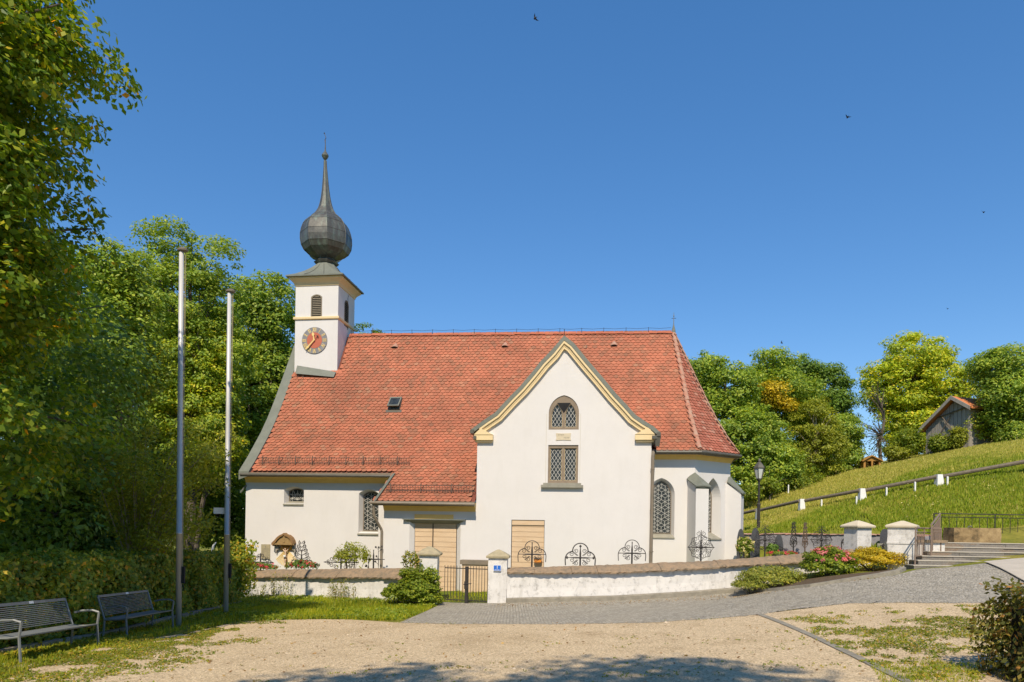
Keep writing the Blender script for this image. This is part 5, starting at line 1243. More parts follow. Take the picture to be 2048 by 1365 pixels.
# ================================================================ guard rail on the slope
posts = [(1515, 1017.5, 1041, 38.9, .17), (1603, 998.5, 1023, 35.7, .24), (1723.5, 977.5, 1000, 33.0, .26), (1877.5, 949.5, 971, 31.0, .26), (2060, 918, 942, 29.2, .26), (1440, 1033, 1055, 42, .15)]
posts.sort(); a = at(posts[0][0], posts[0][2], posts[0][3])
gr = thing('guard_rail', 'long timber rail on white concrete posts climbing across the grass slope', 'guard rail', tuple(a)); B = a.copy(); tops = []
for px, pt_, pb, D, w_ in posts:
    t_ = at(px, pt_, D); zb_ = g(t_.x, D)-.1; tops.append(t_); mb = MB(B)
    mb.add([(t_.x-w_*.45, D-.12, t_.z), (t_.x+w_*.40, D-.12, t_.z), (t_.x+w_*.40, D+.12, t_.z), (t_.x-w_*.45, D+.12, t_.z), (t_.x-w_*.5, D-.14, zb_), (t_.x+w_*.75, D-.14, zb_), (t_.x+w_*.75, D+.14, zb_), (t_.x-w_*.5, D+.14, zb_)], [(0,1,2,3),(4,7,6,5),(0,4,5,1),(1,5,6,2),(2,6,7,3),(3,7,4,0)])
    mb.build('post', M['white'], gr)
for p, q in zip(tops[:-1], tops[1:]):
    p_ = p+Vector((.10, 0, -.10)); q_ = q+Vector((-.10, 0, -.10)); MB(B).tube([p_, q_], .085, 8).build('rail', M['railwood'], gr)
RS3 = np.random.RandomState(2)
for i, (px, py, D, h) in enumerate(((1577, 960, 44, .55), (1713, 1000, 32.6, .35), (1773, 985, 32, .4), (1830, 972, 31.3, .4), (1895, 962, 30.6, .35), (1643, 1010, 34.6, .35))):
    a = at(px, py, D); zg = g(a.x, D); lab = ['thin white marker post in the long grass under the trees', 'small white stake left of the third guard rail post', 'small white stake right of the third guard rail post', 'small white stake midway between third and fourth guard rail posts', 'small white stake just right of the fourth guard rail post', 'small white stake right of the second guard rail post'][i]
    t = MB().box((-.03, -.03, -.1), (.03, .03, h)).loft([[(-.03, -.03, h), (.03, -.03, h), (.03, .03, h), (-.03, .03, h)], [(-.01, -.01, h+.03), (.01, -.01, h+.03), (.01, .01, h+.03), (-.01, .01, h+.03)]]).build('marker_post', M['white'], None, loc=(a.x, D, zg)); setp(t, lab, 'post')
# ---- street lamp
D = 33.5; b = at(1517, 1040, D); zg = g(b.x, D); tz_ = at(1519, 917, D).z; H = tz_-zg
lp = thing('street_lamp', 'old style lantern lamp post rising beside the choir in front of the trees', 'street lamp', (b.x, D, zg)); H0_ = H-1.05
MB().lathe([(.08, -.2), (.08, 1.2), (.095, 1.22), (.05, 1.3), (.045, H0_-.1), (.07, H0_-.05), (.04, H0_)], (0, 0), 10).build('lamp_post', M['iron'], lp)
hexr = lambda r, z: [(r*math.cos(math.pi/3*k), r*math.sin(math.pi/3*k), z) for k in range(6)]
lan = MB().loft([hexr(.10, H0_), hexr(.12, H0_+.05), hexr(.14, H0_+.07)]).loft([hexr(.27, H0_+.56), hexr(.27, H0_+.60), hexr(.20, H0_+.72), hexr(.10, H0_+.84), hexr(.05, H0_+.88), hexr(.07, H0_+.93), hexr(.02, H0_+1.05)])
for k in range(6): lan.tube([(.14*math.cos(math.pi/3*k), .14*math.sin(math.pi/3*k), H0_+.06), (.25*math.cos(math.pi/3*k), .25*math.sin(math.pi/3*k), H0_+.57)], .014, 4)
lan = lan.build('lantern', M['gutter'], lp); MB().loft([hexr(.125, H0_+.08), hexr(.235, H0_+.56)]).build('glass', flat('lamp_glass', (.55, .58, .55), .15, .5), lan)
# ---- barn on the hill
A_ = at(1852, 902, 50); bx, by = A_.x, 50; gz_ = g(bx+1, 50)
bn = thing('wooden_barn', 'weathered grey board barn with orange tile roof on top of the slope', 'barn', (bx, by, gz_), rad(-70)); zr = at(1910, 797, 47.9).z-gz_; ze = at(1852, 858, 50).z-gz_
xr_ = 2.24; W_ = xr_+1.05
bw = MB().prism([(0, -2.5), (W_, -2.5), (W_, zr-.1-(W_-xr_)*.66), (xr_, zr-.1), (0, ze-.1)], lambda u, v, d: (u, d, v), 0, 11); nb = 22; brd = MB(); brs = np.random.RandomState(4)
for k in range(nb):
    u0, u1 = W_*k/nb, W_*(k+1)/nb; top_ = lambda u: (zr-.12-abs(u-xr_)*((zr-ze)/xr_ if u < xr_ else .66)); q_ = -.03-.02*(k % 2)-brs.uniform(0, .01)
    brd.prism([(u0+.01, -1.2), (u1-.01, -1.2), (u1-.01, top_(u1-.01)), (u0+.01, top_(u0+.01))], lambda u, v, d: (u, d, v), q_, -.005)
brd.build('front_boards', M['greywood'], bn)
bw.build('board_wall', M['greywood'], bn)
mb = MB(); s1 = (zr-ze)/xr_
for sgn in (-1, 1):
    xe = -.25 if sgn < 0 else W_+.35; ze_ = zr-abs(xe-xr_)*(s1 if sgn < 0 else .66)
    mb.add([(xr_, -.5, zr), (xe, -.5, ze_), (xe, 11.5, ze_), (xr_, 11.5, zr), (xr_, -.5, zr+.12), (xe, -.5, ze_+.12), (xe, 11.5, ze_+.12), (xr_, 11.5, zr+.12)], [(0,1,2,3),(4,7,6,5),(0,4,5,1),(1,5,6,2),(2,6,7,3)])
mb.build('roof', noisy('orange_barn_tile', (.60, .22, .08), (.50, .17, .065), 3), bn)
mb = MB()
for sgn in (-1, 1):
    xe = -.25 if sgn < 0 else W_+.35; ze_ = zr-abs(xe-xr_)*(s1 if sgn < 0 else .66)
    mb.add([(xr_, -.53, zr-.12), (xe, -.53, ze_-.12), (xe, -.53, ze_+.14), (xr_, -.53, zr+.14), (xr_, -.45, zr-.12), (xe, -.45, ze_-.12), (xe, -.45, ze_+.14), (xr_, -.45, zr+.14)], [(0,1,2,3),(0,4,5,1),(3,2,6,7)])
mb.build('barge_board', M['greywood'], bn)
MB().tube([(xr_*.55, -.15, 1.2), (xr_*.95, -.15, 2.6)], .04, 4).tube([(xr_*.4, -.12, 2.3), (xr_*1.4, -.12, 2.75)], .04, 4).tube([(xr_*.6, -.15, 2.3), (xr_*.9, -.15, 1.4)], .04, 4).build('timber_prop', M['bark'], bn)
# small shed under the trees
D = 48.6; a = at(1727, 945, D); zg = a.z; w_ = 32*D/FPX; hz = at(1745, 912, D).z-zg
ht = thing('wooden_hut', 'tiny orange brown wooden hut with open front at the edge of the slope', 'hut', (a.x, D, zg-.05), rad(-10)); he = hz*.72
mb = MB(); mb.box((0, 0, 0), (.13, 1.2, he)).box((w_-.13, 0, 0), (w_, 1.2, he)).box((w_*.45, 0, 0), (w_*.55, .1, he)).box((.13, 1.1, 0), (w_-.13, 1.2, he)).prism([(0, he), (w_, he), (w_*.45, hz-.05)], lambda u, v, d: (u, d, v), 0, 1.2).box((.13, .5, 0), (w_*.45, 1.0, he*.9)); mb.build('board_wall', M['hutwood'], ht)
MB().add([(-.12, -.15, he-.05), (w_*.45, -.15, hz), (w_+.12, -.15, he-.05), (-.12, 1.35, he-.05), (w_*.45, 1.35, hz), (w_+.12, 1.35, he-.05), (-.12, -.15, he+.02), (w_*.45, -.15, hz+.08), (w_+.12, -.15, he+.02), (-.12, 1.35, he+.02), (w_*.45, 1.35, hz+.08), (w_+.12, 1.35, he+.02)], [(0,3,4,1),(1,4,5,2),(6,7,10,9),(7,8,11,10),(0,1,7,6),(1,2,8,7)]).build('roof', M['hutwood'], ht)
D = 47.5; a = at(1975, 888, D); bh = thing('round_bin', 'small pale round tub with yellow lid in the grass before the barn', 'tub', (a.x, D, g(a.x, D))); MB().lathe([(.24, -.1), (.25, .35)], (0, 0), 10).build('tub', M['stone'], bh); MB().lathe([(.36, .35), (.38, .40), (.2, .46)], (0, 0), 10).build('lid', flat('yellow_lid', (.6, .42, .08)), bh)
# ---- swallows
def bird(px, py, D, span, hd, bank, label):
    c = at(px, py, D); t = MB(); s_ = span/2
    t.loft([[(x, r*math.cos(a), r*math.sin(a)) for a in [2*math.pi*k/6 for k in range(6)]] for x, r in ((-s_*.55, .004), (-s_*.3, .02), (0, .035), (s_*.25, .03), (s_*.36, .008))])
    for sg in (-1, 1):
        t.add([(s_*.15, 0, .01), (-s_*.15, 0, .01), (-s_*.30, sg*s_*.5, s_*.22), (-s_*.55, sg*s_, s_*.12), (s_*.05, sg*s_*.5, s_*.25), (s_*.15, 0, -.004), (-s_*.15, 0, -.004), (-s_*.30, sg*s_*.5, s_*.2), (s_*.05, sg*s_*.5, s_*.23)], [(0, 1, 2, 4), (4, 2, 3), (5, 8, 7, 6), (8, 3, 7)])
        t.add([(-s_*.45, 0, .006), (-s_*.9, sg*.05, .006), (-s_*.55, sg*.005, -.006)], [(0, 1, 2)])
    o = t.build('bird', M['black'], None, loc=tuple(c)); o.rotation_euler = (rad(bank), rad(20), rad(hd)); setp(o, label, 'bird', 'swallows circling in the sky')
bird(1070, 37, 26, .30, 150, 50, 'dark swallow highest in the sky above the nave roof'); bird(1695, 235, 30, .28, 100, 20, 'dark swallow high above the hillside trees'); bird(1967, 425, 38, .28, 30, 30, 'small dark swallow near the right edge of the sky')
bird(1563, 686, 42, .28, 160, 45, 'dark swallow just above the trees right of the church'); bird(1895, 618, 55, .24, 60, 30, 'tiny swallow above the yellow green hill tree'); bird(1748, 745, 60, .22, 10, 20, 'tiny faint swallow left of the yellow green hill tree')
# ================================================================ vegetation
def leafgeo(C, N, size, rs, asp=.55, fold=.25):
    """diamond leaves at centres C with normals N; returns V,F"""
    n = len(C); N = N/np.maximum(np.linalg.norm(N, axis=1, keepdims=True), 1e-6)
    t = rs.normal(size=(n, 3)); t -= (t*N).sum(1, keepdims=True)*N; t /= np.maximum(np.linalg.norm(t, axis=1, keepdims=True), 1e-6)
    b = np.cross(N, t); s = (size*rs.uniform(.65, 1.3, n))[:, None]
    V = np.stack([C-t*s*.5, C+b*s*asp*.5-N*s*fold*.15-t*s*.04, C+t*s*.5-N*s*fold*.3, C-b*s*asp*.5-N*s*fold*.15-t*s*.04], 1)
    return V.reshape(-1, 3), np.arange(4*n).reshape(n, 4)
def clumps(lobes, n, rs, shell=.55):
    vol = np.array([l[3]*l[4]*l[5] for l in lobes])**.8; k = rs.choice(len(lobes), n, p=vol/vol.sum()); L = np.array(lobes)[k]
    d = rs.normal(size=(n, 3)); d /= np.linalg.norm(d, axis=1, keepdims=True); r = (shell+(1-shell)*rs.uniform(0, 1, n)**.6)*(.86+.22*rs.uniform(0, 1, n))
    return L[:, :3]+d*L[:, 3:6]*r[:, None], d
def crown(lobes, nc, per, csize, leaf, rs, flat_=.62, up=.9, droop=.0, asp=.55, shell=.5):
    c, d = clumps(lobes, nc, rs, shell)
    cs = csize*rs.uniform(.55, 1.35, nc)
    k = np.repeat(np.arange(nc), np.maximum(3, (per*(cs/csize)**1.6*rs.uniform(.6, 1.4, nc)).astype(int))); n = len(k)
    q = rs.normal(size=(n, 3)); q /= np.linalg.norm(q, axis=1, keepdims=True); rr_ = rs.uniform(.15, 1, n)**.5
    off = q*rr_[:, None]*cs[k][:, None]*np.array([1, 1, flat_])
    off[:, 2] -= droop*(off[:, 0]**2+off[:, 1]**2)/np.maximum(cs[k], .1)
    C = c[k]+off; N = q*.7+d[k]*.45+np.array([0, 0, up])+rs.normal(size=(n, 3))*.55
    return leafgeo(C, N, leaf, rs, asp), c, cs
def limbs(mb, base, h, clumpc, rs, r0, n=14, wig=.12, lean_=(0, 0), low=.35):
    """tapered trunk plus limbs reaching to a sample of the clump centres"""
    top = Vector((lean_[0]*h, lean_[1]*h, h)); pts = [Vector((top.x*t+rs.normal(0, wig)*(t > .05), top.y*t+rs.normal(0, wig)*(t > .05), h*t)) for t in np.linspace(0, 1, 8)]; pts[0].z = -.4
    mb.tube(pts, [r0*1.25, r0, r0*.88, r0*.75, r0*.6, r0*.45, r0*.3, r0*.12], 8)
    idx = rs.choice(len(clumpc), min(n, len(clumpc)), replace=False)
    for i in idx:
        e = Vector(clumpc[i]); t = min(.92, max(low, (e.z/h)*.75-.08)); f = t*7; j = int(f); s_ = pts[j].lerp(pts[min(j+1, 7)], f-j)
        m1 = s_.lerp(e, .35)+Vector((0, 0, .05*(e-s_).length)); m2 = s_.lerp(e, .7)+Vector((rs.normal(0, .15), rs.normal(0, .15), .08*(e-s_).length)); r_ = r0*(.42-.25*t)
        mb.tube([s_, m1, m2, e], [r_, r_*.75, r_*.45, r_*.15], 6)
        for _ in range(2):
            u = rs.uniform(.4, .85); p = m1.lerp(e, u); q = p+Vector(rs.normal(0, 1, 3))*min(.45, .10*(e-s_).length); mb.tube([p, p.lerp(q, .5)+Vector((0, 0, .06)), q], [r_*.35, r_*.22, r_*.08], 4)
def tree(name, label, x, y, H, lobes, leafm, nc, per, cs, leaf, r0=.2, seed=1, nl=16, barkm='bark', group=None, z=None, cat='tree', extra=None, lean_=(0, 0), up=.9, flat_=.62, asp=.55, shell=.5, droop=0, low=.35):
    """lobes: (dx,dy,z,rx,ry,rz) from the tree foot"""
    rs = np.random.RandomState(seed); zg = g(x, y) if z is None else z
    t = thing(name, label, cat, (x, y, zg), 0, group)
    (V, F), c, s_ = crown(lobes, nc, per, cs, leaf, rs, flat_, up, droop, asp, shell)
    npmesh('crown' if cat == 'tree' else 'foliage', V, F, M[leafm], t)
    if extra:                                             # a branch of another colour
        for em, lb, n2 in extra: (V, F), _, _ = crown(lb, n2, per, cs, leaf, rs, flat_, up, droop, asp, .2); npmesh('golden_branch', V, F, M[em], t)
    if nl:
        mb = MB(); limbs(mb, None, H, c, rs, r0, nl, lean_=lean_, low=low); mb.build('trunk' if cat == 'tree' else 'stem', M[barkm], t)
    return t
# --- big leafy tree filling the upper left corner
x0, y0 = -12.0, 11.0
tree('broadleaf_tree', 'big near tree whose leafy branches fill the upper left corner', x0, y0, 11,
     [(1.0,.2,8.6,4.0,3.4,4.6), (2.2,-.6,6.6,3.0,2.4,2.6), (3.1,0,10.2,2.0,2.2,2.4), (2.2,.5,4.2,2.5,2.4,1.8), (-.6,0,12.4,3.4,3.2,2.4), (3.4,-.2,8.7,1.6,1.6,1.6), (3.4,.2,6.2,1.5,1.5,1.3), (1.6,-1.2,9.3,2.6,1.8,3.0), (.3,-1.6,11.2,2.8,2.0,2.6), (.6,-1.5,7.2,2.6,1.8,2.2)],
     'leaf_near', 1500, 140, .52, .125, .30, 11, 120, asp=.62, droop=.35, up=.7, shell=.35)
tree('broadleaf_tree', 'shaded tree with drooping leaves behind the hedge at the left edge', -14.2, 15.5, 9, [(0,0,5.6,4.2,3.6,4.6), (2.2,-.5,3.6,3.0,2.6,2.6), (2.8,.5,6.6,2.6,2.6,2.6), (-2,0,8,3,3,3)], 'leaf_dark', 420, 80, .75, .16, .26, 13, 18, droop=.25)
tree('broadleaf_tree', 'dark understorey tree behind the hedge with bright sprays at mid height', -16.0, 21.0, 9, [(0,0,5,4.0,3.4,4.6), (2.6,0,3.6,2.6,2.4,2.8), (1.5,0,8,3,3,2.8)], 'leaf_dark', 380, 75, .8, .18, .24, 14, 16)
# --- ash trees between hedge and church
def px2(px, py, D, x, y, zg):      # lobe centre relative to a tree foot
    a = at(px, py, D); return (a.x-x, a.y-y, a.z-zg)
def lob(x, y, items):
    zg = g(x, y); out = []
    for px, py, D, rx, rz_l in items: a = at(px, py, D); k = D/FPX; out.append((a.x-x, D-y, a.z-zg, rx*k, min(rx*k, 3.2), rz_l*k))
    return out
def ptree(name, label, px, D, items, leafm, nc, per, cs, leaf, seed, **kw):
    x = at(px, 1100, D).x; zg = g(x, D); L = lob(x, D, items); H = max(l[2]+l[5]*.5 for l in L)
    if D > 30 and nc > 150: nc, per, cs, leaf = int(nc*.95), int(per*1.55), cs*.88, leaf*.92; kw['flat_'] = .50; kw['shell'] = min(.68, kw.get('shell', .5)+.15)
    return tree(name, label, x, D, H, L, leafm, nc, per, cs, leaf, seed=seed, **kw)
G1 = 'trees between the hedge and the church'
ptree('ash_tree', 'tall ash tree with airy crown, the highest behind the left flagpole', 375, 33, [(345,505,33,60,70),(420,525,33,60,60),(375,610,33,100,80),(330,720,33,100,80),(425,700,33,85,90),(385,830,33,100,90)], 'leaf_ash', 520, 75, .62, .17, 21, nl=40, r0=.26, group=G1, shell=.45)
ptree('ash_tree', 'ash tree with open crown between the right flagpole and the church tower', 520, 43, [(535,600,43,60,50),(560,665,43,52,60),(500,660,43,62,70),(550,760,43,52,85),(480,800,42,70,75),(520,890,43,60,80)], 'leaf_ash', 420, 75, .9, .24, 22, nl=40, r0=.24, group=G1, barkm='palebark', shell=.5)
ptree('ash_tree', 'bright green ash tree just right of the big corner tree', 235, 25, [(240,545,25,62,55),(250,640,25,75,75),(215,740,25,90,80),(270,730,25,60,70)], 'leaf_ash', 380, 75, .55, .16, 23, nl=20, r0=.2, group=G1, shell=.4)
ptree('hazel_tree', 'yellow green hazel with bushy crown behind the two flagpoles', 400, 33, [(380,720,33,65,70),(425,740,33,50,90),(350,800,33,60,80),(445,860,33,42,90),(400,900,33,62,80)], 'leaf_lime', 430, 85, .65, .17, 24, nl=14, r0=.13, group=G1, shell=.4)
ptree('hazel_tree', 'dense green understorey tree touching the left end of the church', 440, 36, [(455,950,36,42,70),(430,1040,36,52,60),(480,1050,36,30,60),(380,1010,36,60,70)], 'leaf_ash', 330, 80, .65, .18, 25, nl=12, r0=.12, group=G1, shell=.35)
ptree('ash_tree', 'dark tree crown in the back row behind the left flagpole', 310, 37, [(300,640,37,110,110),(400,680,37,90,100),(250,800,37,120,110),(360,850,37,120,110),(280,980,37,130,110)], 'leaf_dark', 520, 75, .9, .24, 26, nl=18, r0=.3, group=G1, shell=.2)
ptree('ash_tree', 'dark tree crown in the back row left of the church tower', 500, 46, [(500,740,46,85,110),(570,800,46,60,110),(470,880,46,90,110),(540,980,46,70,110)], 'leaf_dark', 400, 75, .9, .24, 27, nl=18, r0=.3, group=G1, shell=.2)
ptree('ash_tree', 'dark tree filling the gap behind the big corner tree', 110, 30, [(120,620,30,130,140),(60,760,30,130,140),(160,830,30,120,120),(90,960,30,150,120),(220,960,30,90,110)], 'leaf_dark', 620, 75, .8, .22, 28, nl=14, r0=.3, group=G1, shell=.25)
# willow-like shrub with arching pale stems
x, y = -9.9, 18.6; zg = g(x, y); rs = np.random.RandomState(31)
wl = thing('arching_shrub', 'olive shrub with long arching pale stems behind the hedge', 'shrub', (x, y, zg)); mb = MB(); C, N = [], []
for k in range(46):
    ex, ez = rs.uniform(-1.2, 1.9), rs.uniform(2.2, 5.3); ey = rs.uniform(-1.0, 1.4); ex = ex if ez > 3 else ex*.8
    p = [Vector((rs.normal(0, .12), rs.normal(0, .1), 0)), Vector((ex*.22, ey*.3, ez*.45)), Vector((ex*.6, ey*.7, ez*.85)), Vector((ex, ey, ez)), Vector((ex+.35, ey, ez-.15))]
    mb.tube(p, [.022, .018, .012, .007, .004], 5)
    for j in range(330):
        t = rs.uniform(.3, 1)*4; i = min(3, int(t)); q = p[i].lerp(p[i+1], t-i)+Vector(rs.normal(0, .16, 3)); C.append(q); N.append(rs.normal(0, 1, 3)+np.array([0, -.3, .5]))
V, F = leafgeo(np.array([tuple(q) for q in C]), np.array(N), .12, rs, .38); npmesh('foliage', V, F, M['leaf_olive'], wl); mb.build('stem', M['palebark'], wl)
ptree('leafy_shrub', 'dark shrub mass low behind the hedge at the far left', 90, 22, [(40,1060,22,90,60),(160,1070,22,80,55),(250,1060,23,60,55),(100,1000,23,110,60)], 'leaf_dark', 380, 80, .5, .16, 36, cat='shrub', nl=8, r0=.08)
# small light conifer and bits of graves behind the hedge
x, y = at(306, 1100, 23).x, 23; rs = np.random.RandomState(33)
tree('small_conifer', 'small pale green cypress just above the hedge left of the tall flagpole', x, y, 1.9, [(0,0,1.3,.34,.34,.75), (0,0,.7,.45,.45,.6)], 'leaf_fresh', 90, 40, .14, .05, .05, 33, 6, cat='shrub')
ptree('leafy_shrub', 'bright green bush at the left corner of the church', 478, 30.5, [(474,1100,30.5,13,22),(466,1075,30.5,12,16),(480,1120,30.5,12,18)], 'leaf_fresh', 90, 45, .16, .09, 34, cat='shrub', nl=5, r0=.03)
a = at(425, 1104, 24.5); o = MB().tube([(-.1, 0, -.5), (-.06, 0, -.1), (.03, 0, .22), (.12, 0, .33)], [.05, .05, .04, .02], 6).build('curved_marker', M['white'], None, loc=tuple(a)); setp(o, 'curved white metal upright glimpsed over the hedge between the flagpoles', 'marker')
# tree tip behind the ridge
ptree('spruce_tree', 'dark evergreen tip showing over the roof ridge beside the tower', 738, 46, [(735,670,46,24,28),(715,690,46,26,40),(760,690,46,20,28),(740,760,46,50,80),(740,900,46,70,110)], 'leaf_dark', 300, 60, .5, .16, 35, nl=10, r0=.2)
# --- trees right of the church
G2 = 'trees on the slope right of the church'
ptree('maple_tree', 'dense green maple whose crown touches the choir roof', 1440, 47, [(1410,745,47,45,38),(1455,775,47,60,55),(1430,860,47,75,70),(1500,880,46,70,70),(1540,930,46,60,60),(1480,965,46,70,40),(1415,800,47,40,60)], 'leaf_ash', 560, 85, .85, .22, 41, nl=18, r0=.25, group=G2, shell=.45)
ptree('maple_tree', 'tall dark topped tree with a golden branch in the middle of the right hand group', 1545, 52, [(1545,730,52,42,30),(1510,790,52,50,50),(1575,800,51,65,60),(1560,880,51,70,60),(1600,940,50,60,50)], 'leaf_ash', 480, 85, .85, .22, 42, nl=18, r0=.25, group=G2, extra=[('leaf_yellow', [tuple(v) for v in lob(at(1545,1100,52).x, 52, [(1545,785,49.5,26,26),(1570,805,49.5,22,20)])], 34)], shell=.45)
ptree('maple_tree', 'dark blue green tree with uneven top in the back of the right hand group', 1610, 58, [(1590,760,58,55,45),(1640,770,58,50,45),(1650,830,58,55,60),(1670,900,57,40,50)], 'leaf_dark', 380, 80, .95, .24, 43, nl=14, r0=.25, group=G2, shell=.45)
ptree('willow_tree', 'pale leafed half bare tree with visible trunks on the grass edge', 1625, 48, [(1630,850,48,45,60),(1610,910,48,45,40),(1660,900,48,40,45)], 'leaf_olive', 200, 60, .6, .17, 44, nl=40, r0=.16, barkm='palebark', group=G2, shell=.4)
ptree('maple_tree', 'green tree at the right end of the group overhanging the grass', 1690, 50, [(1680,870,50,34,40),(1695,915,50,22,34),(1655,940,50,36,22)], 'leaf_ash', 240, 80, .7, .2, 45, nl=14, r0=.18, group=G2, shell=.45)
ptree('leafy_shrub', 'row of low bright green scrub under the trees by the lamp', 1540, 43.5, [(1490,985,43,26,14),(1530,975,44,30,16),(1590,965,45,28,18),(1620,955,46,25,18)], 'leaf_fresh', 150, 60, .45, .14, 46, nl=5, r0=.05, cat='shrub')
ptree('linden_tree', 'large yellow green tree standing left of the barn on the hill', 1820, 58, [(1830,715,58,62,48),(1800,770,58,70,55),(1875,770,58,65,55),(1808,830,58,56,46),(1870,840,58,62,50),(1820,890,57,45,26)], 'leaf_lime', 620, 90, .95, .25, 47, nl=24, r0=.35, group=G2, shell=.5)
ptree('bare_tree', 'dark half bare tree leaning left beside the large hill tree', 1760, 56, [(1745,790,56,28,30),(1740,860,56,30,40),(1755,900,56,26,25)], 'leaf_dark', 70, 6, .8, .2, 48, nl=60, r0=.14, group=G2, shell=.3)
ptree('ash_tree', 'green tree at the right edge overhanging the barn roof', 2010, 46.5, [(2000,735,46.5,50,40),(2030,790,46,60,50),(2005,775,46.5,30,30),(2040,860,46,40,30),(1990,835,46,16,14)], 'leaf_ash', 420, 80, .8, .21, 49, nl=16, r0=.22, group=G2, shell=.45)
for i, (px, py, D, r1, r2, lm, lab) in enumerate(((1815,880,49,28,26,'leaf_fresh','pale green bush at the left corner of the barn'), (1795,905,49,20,14,'leaf_olive','low olive bush left of the barn on the slope edge'), (1880,885,48.3,16,16,'leaf_fresh','small green bush against the middle of the barn wall'),
        (1960,850,47.5,34,30,'leaf_lime','yellowish shrub in front of the right part of the barn'), (1920,875,47.6,14,20,'leaf_olive','thin arching shrub between barn door prop and yellow shrub'), (2030,870,45,32,24,'leaf_ash','green bush at the right edge below the orange roof'))):
    ptree('leafy_shrub', lab, px, D, [(px, py, D, r1, r2), (px-r1*.4, py+r2*.5, D, r1*.6, r2*.6), (px+r1*.45, py+r2*.4, D, r1*.6, r2*.5)], lm, 110, 50, .4, .15, 60+i, cat='shrub', nl=5, r0=.05)
# --- clipped hedge on the left
def hedge(label, quadf, n, leaf, lm, seed, name='hedge', base=(0, 0, 0), thk=.22, tw=True):
    rs = np.random.RandomState(seed); C, N = quadf(rs, n); b = np.array(base); t = thing(name, label, 'hedge', base)
    V, F = leafgeo(C-b, N, leaf, rs, .62); npmesh('foliage', V, F, M[lm], t); return t
hx = [(-8.55, 6.5), (-8.65, 10), (-8.75, 13), (-8.9, 17), (-9.0, 20), (-9.25, 23.5)]
hX = np.interp; hd = np.array(hx)
def ht_top(y): return hX(y, [6.5, 12, 21.5, 23.5], [1.15, .93, .66, .55])
def hq(rs, n):
    y = rs.uniform(6.5, 23.6, n); x = hX(y, hd[:, 1], hd[:, 0]); zt = ht_top(y)+.05*np.sin(y*2.3)+.04*np.sin(y*5.1); zg_ = tz(x, y)
    k = rs.uniform(0, 1, n); C = np.zeros((n, 3)); N = np.zeros((n, 3))
    f = k < .66; v = rs.uniform(0, 1, n)**.9; bul = .10*np.sin(y*3.1+v*4)+.07*np.sin(y*7.7-v*9)
    C[f] = np.stack([x+bul+rs.normal(0, .09, n), y, zg_+.08+v*(zt-zg_-.05)], -1)[f]; N[f] = np.array([1., -.35, .45])+rs.normal(0, .65, (f.sum(), 3))
    t_ = ~f & (k < .93); u = rs.uniform(0, 1, n)
    C[t_] = np.stack([x-u*1.1, y, zt+rs.normal(0, .06, n)], -1)[t_]; N[t_] = np.array([.2, 0, 1.])+rs.normal(0, .6, (t_.sum(), 3))
    e = k >= .93; C[e] = np.stack([x-rs.uniform(0, 1.1, n), y*0+23.6+rs.normal(0, .08, n), zg_+v*(zt-zg_)], -1)[e]; N[e] = np.array([0, -1., .3])+rs.normal(0, .6, (e.sum(), 3))
    return C, N
hb_ = (-8.9, 12., g(-8.9, 12.)); ho = hedge('long clipped beech hedge behind the two benches and flagpoles', hq, 60000, .105, 'leaf_hedge', 71, base=hb_)
mb = MB(hb_); yy_ = np.linspace(6.6, 23.4, 30); rg = []
for y in yy_:
    x = hX(y, hd[:, 1], hd[:, 0]); zt = ht_top(y)-.10; zg_ = g(x, y); rg.append([(x-.14, y, zg_), (x-.12, y, zt), (x-.95, y, zt), (x-.95, y, zg_-.2)])
mb.loft(rg); mb.build('twig_core', noisy('hedge_twigs', (.035, .028, .014), (.018, .016, .010), 12, .8, .03), ho)
rs = np.random.RandomState(9); mb = MB(hb_)
for i in range(46):
    y = 8+i*.34; x = hX(y, hd[:, 1], hd[:, 0])+.22+rs.normal(0, .02); zg_ = g(x, y); mb.cbox((x, y, zg_+.03), (.12, .30, .16), None)
mb.build('edging_stones', M['kerb'], ho)
# --- clipped hedge corner at the lower right
def hq2(rs, n):
    c = np.array([6.62, 7.4]); C = np.zeros((n, 3)); N = np.zeros((n, 3)); zt = 1.02; th = rs.uniform(0, 2*np.pi, n); 
    rx_, ry_ = .95, 1.30; v = rs.uniform(0, 1, n); p = 4.
    ca, sa = np.cos(th), np.sin(th); rr_ = 1/(np.abs(ca)**p+np.abs(sa)**p)**(1/p); z = -.1+v*zt
    R_ = rr_*(1+.07*np.sin(th*5+z*4)+.05*np.sin(th*11))*(1-.10*np.clip((v-.8)/.2, 0, 1)); inner = rs.uniform(.86, 1.06, n)
    C[:] = np.stack([c[0]+rx_*ca*R_*inner, c[1]+ry_*sa*R_*inner, z], -1); N[:] = np.stack([ca, sa, .4*np.ones(n)], -1)+rs.normal(0, .6, (n, 3))
    t_ = rs.uniform(0, 1, n) < .26; q = np.sqrt(rs.uniform(0, 1, n)); C[t_] = np.stack([c[0]+rx_*ca*R_*q, c[1]+ry_*sa*R_*q, zt-.02+rs.normal(0, .05, n)+.05*np.sin(th*3)], -1)[t_]; N[t_] = np.array([0, 0, 1.])+rs.normal(0, .6, (t_.sum(), 3))
    return C, N
M['leaf_hedge2'] = leafmat('bronze_hedge_leaf', [(0., (.03, .035, .010)), (.6, (.05, .055, .014)), (.85, (.09, .07, .02)), (1., (.15, .07, .025))], .22)
h2 = hedge('dark bronze green clipped hedge end in the lower right corner', hq2, 17000, .072, 'leaf_hedge2', 72, base=(5.95, 7.4, g(5.95, 7.4)))
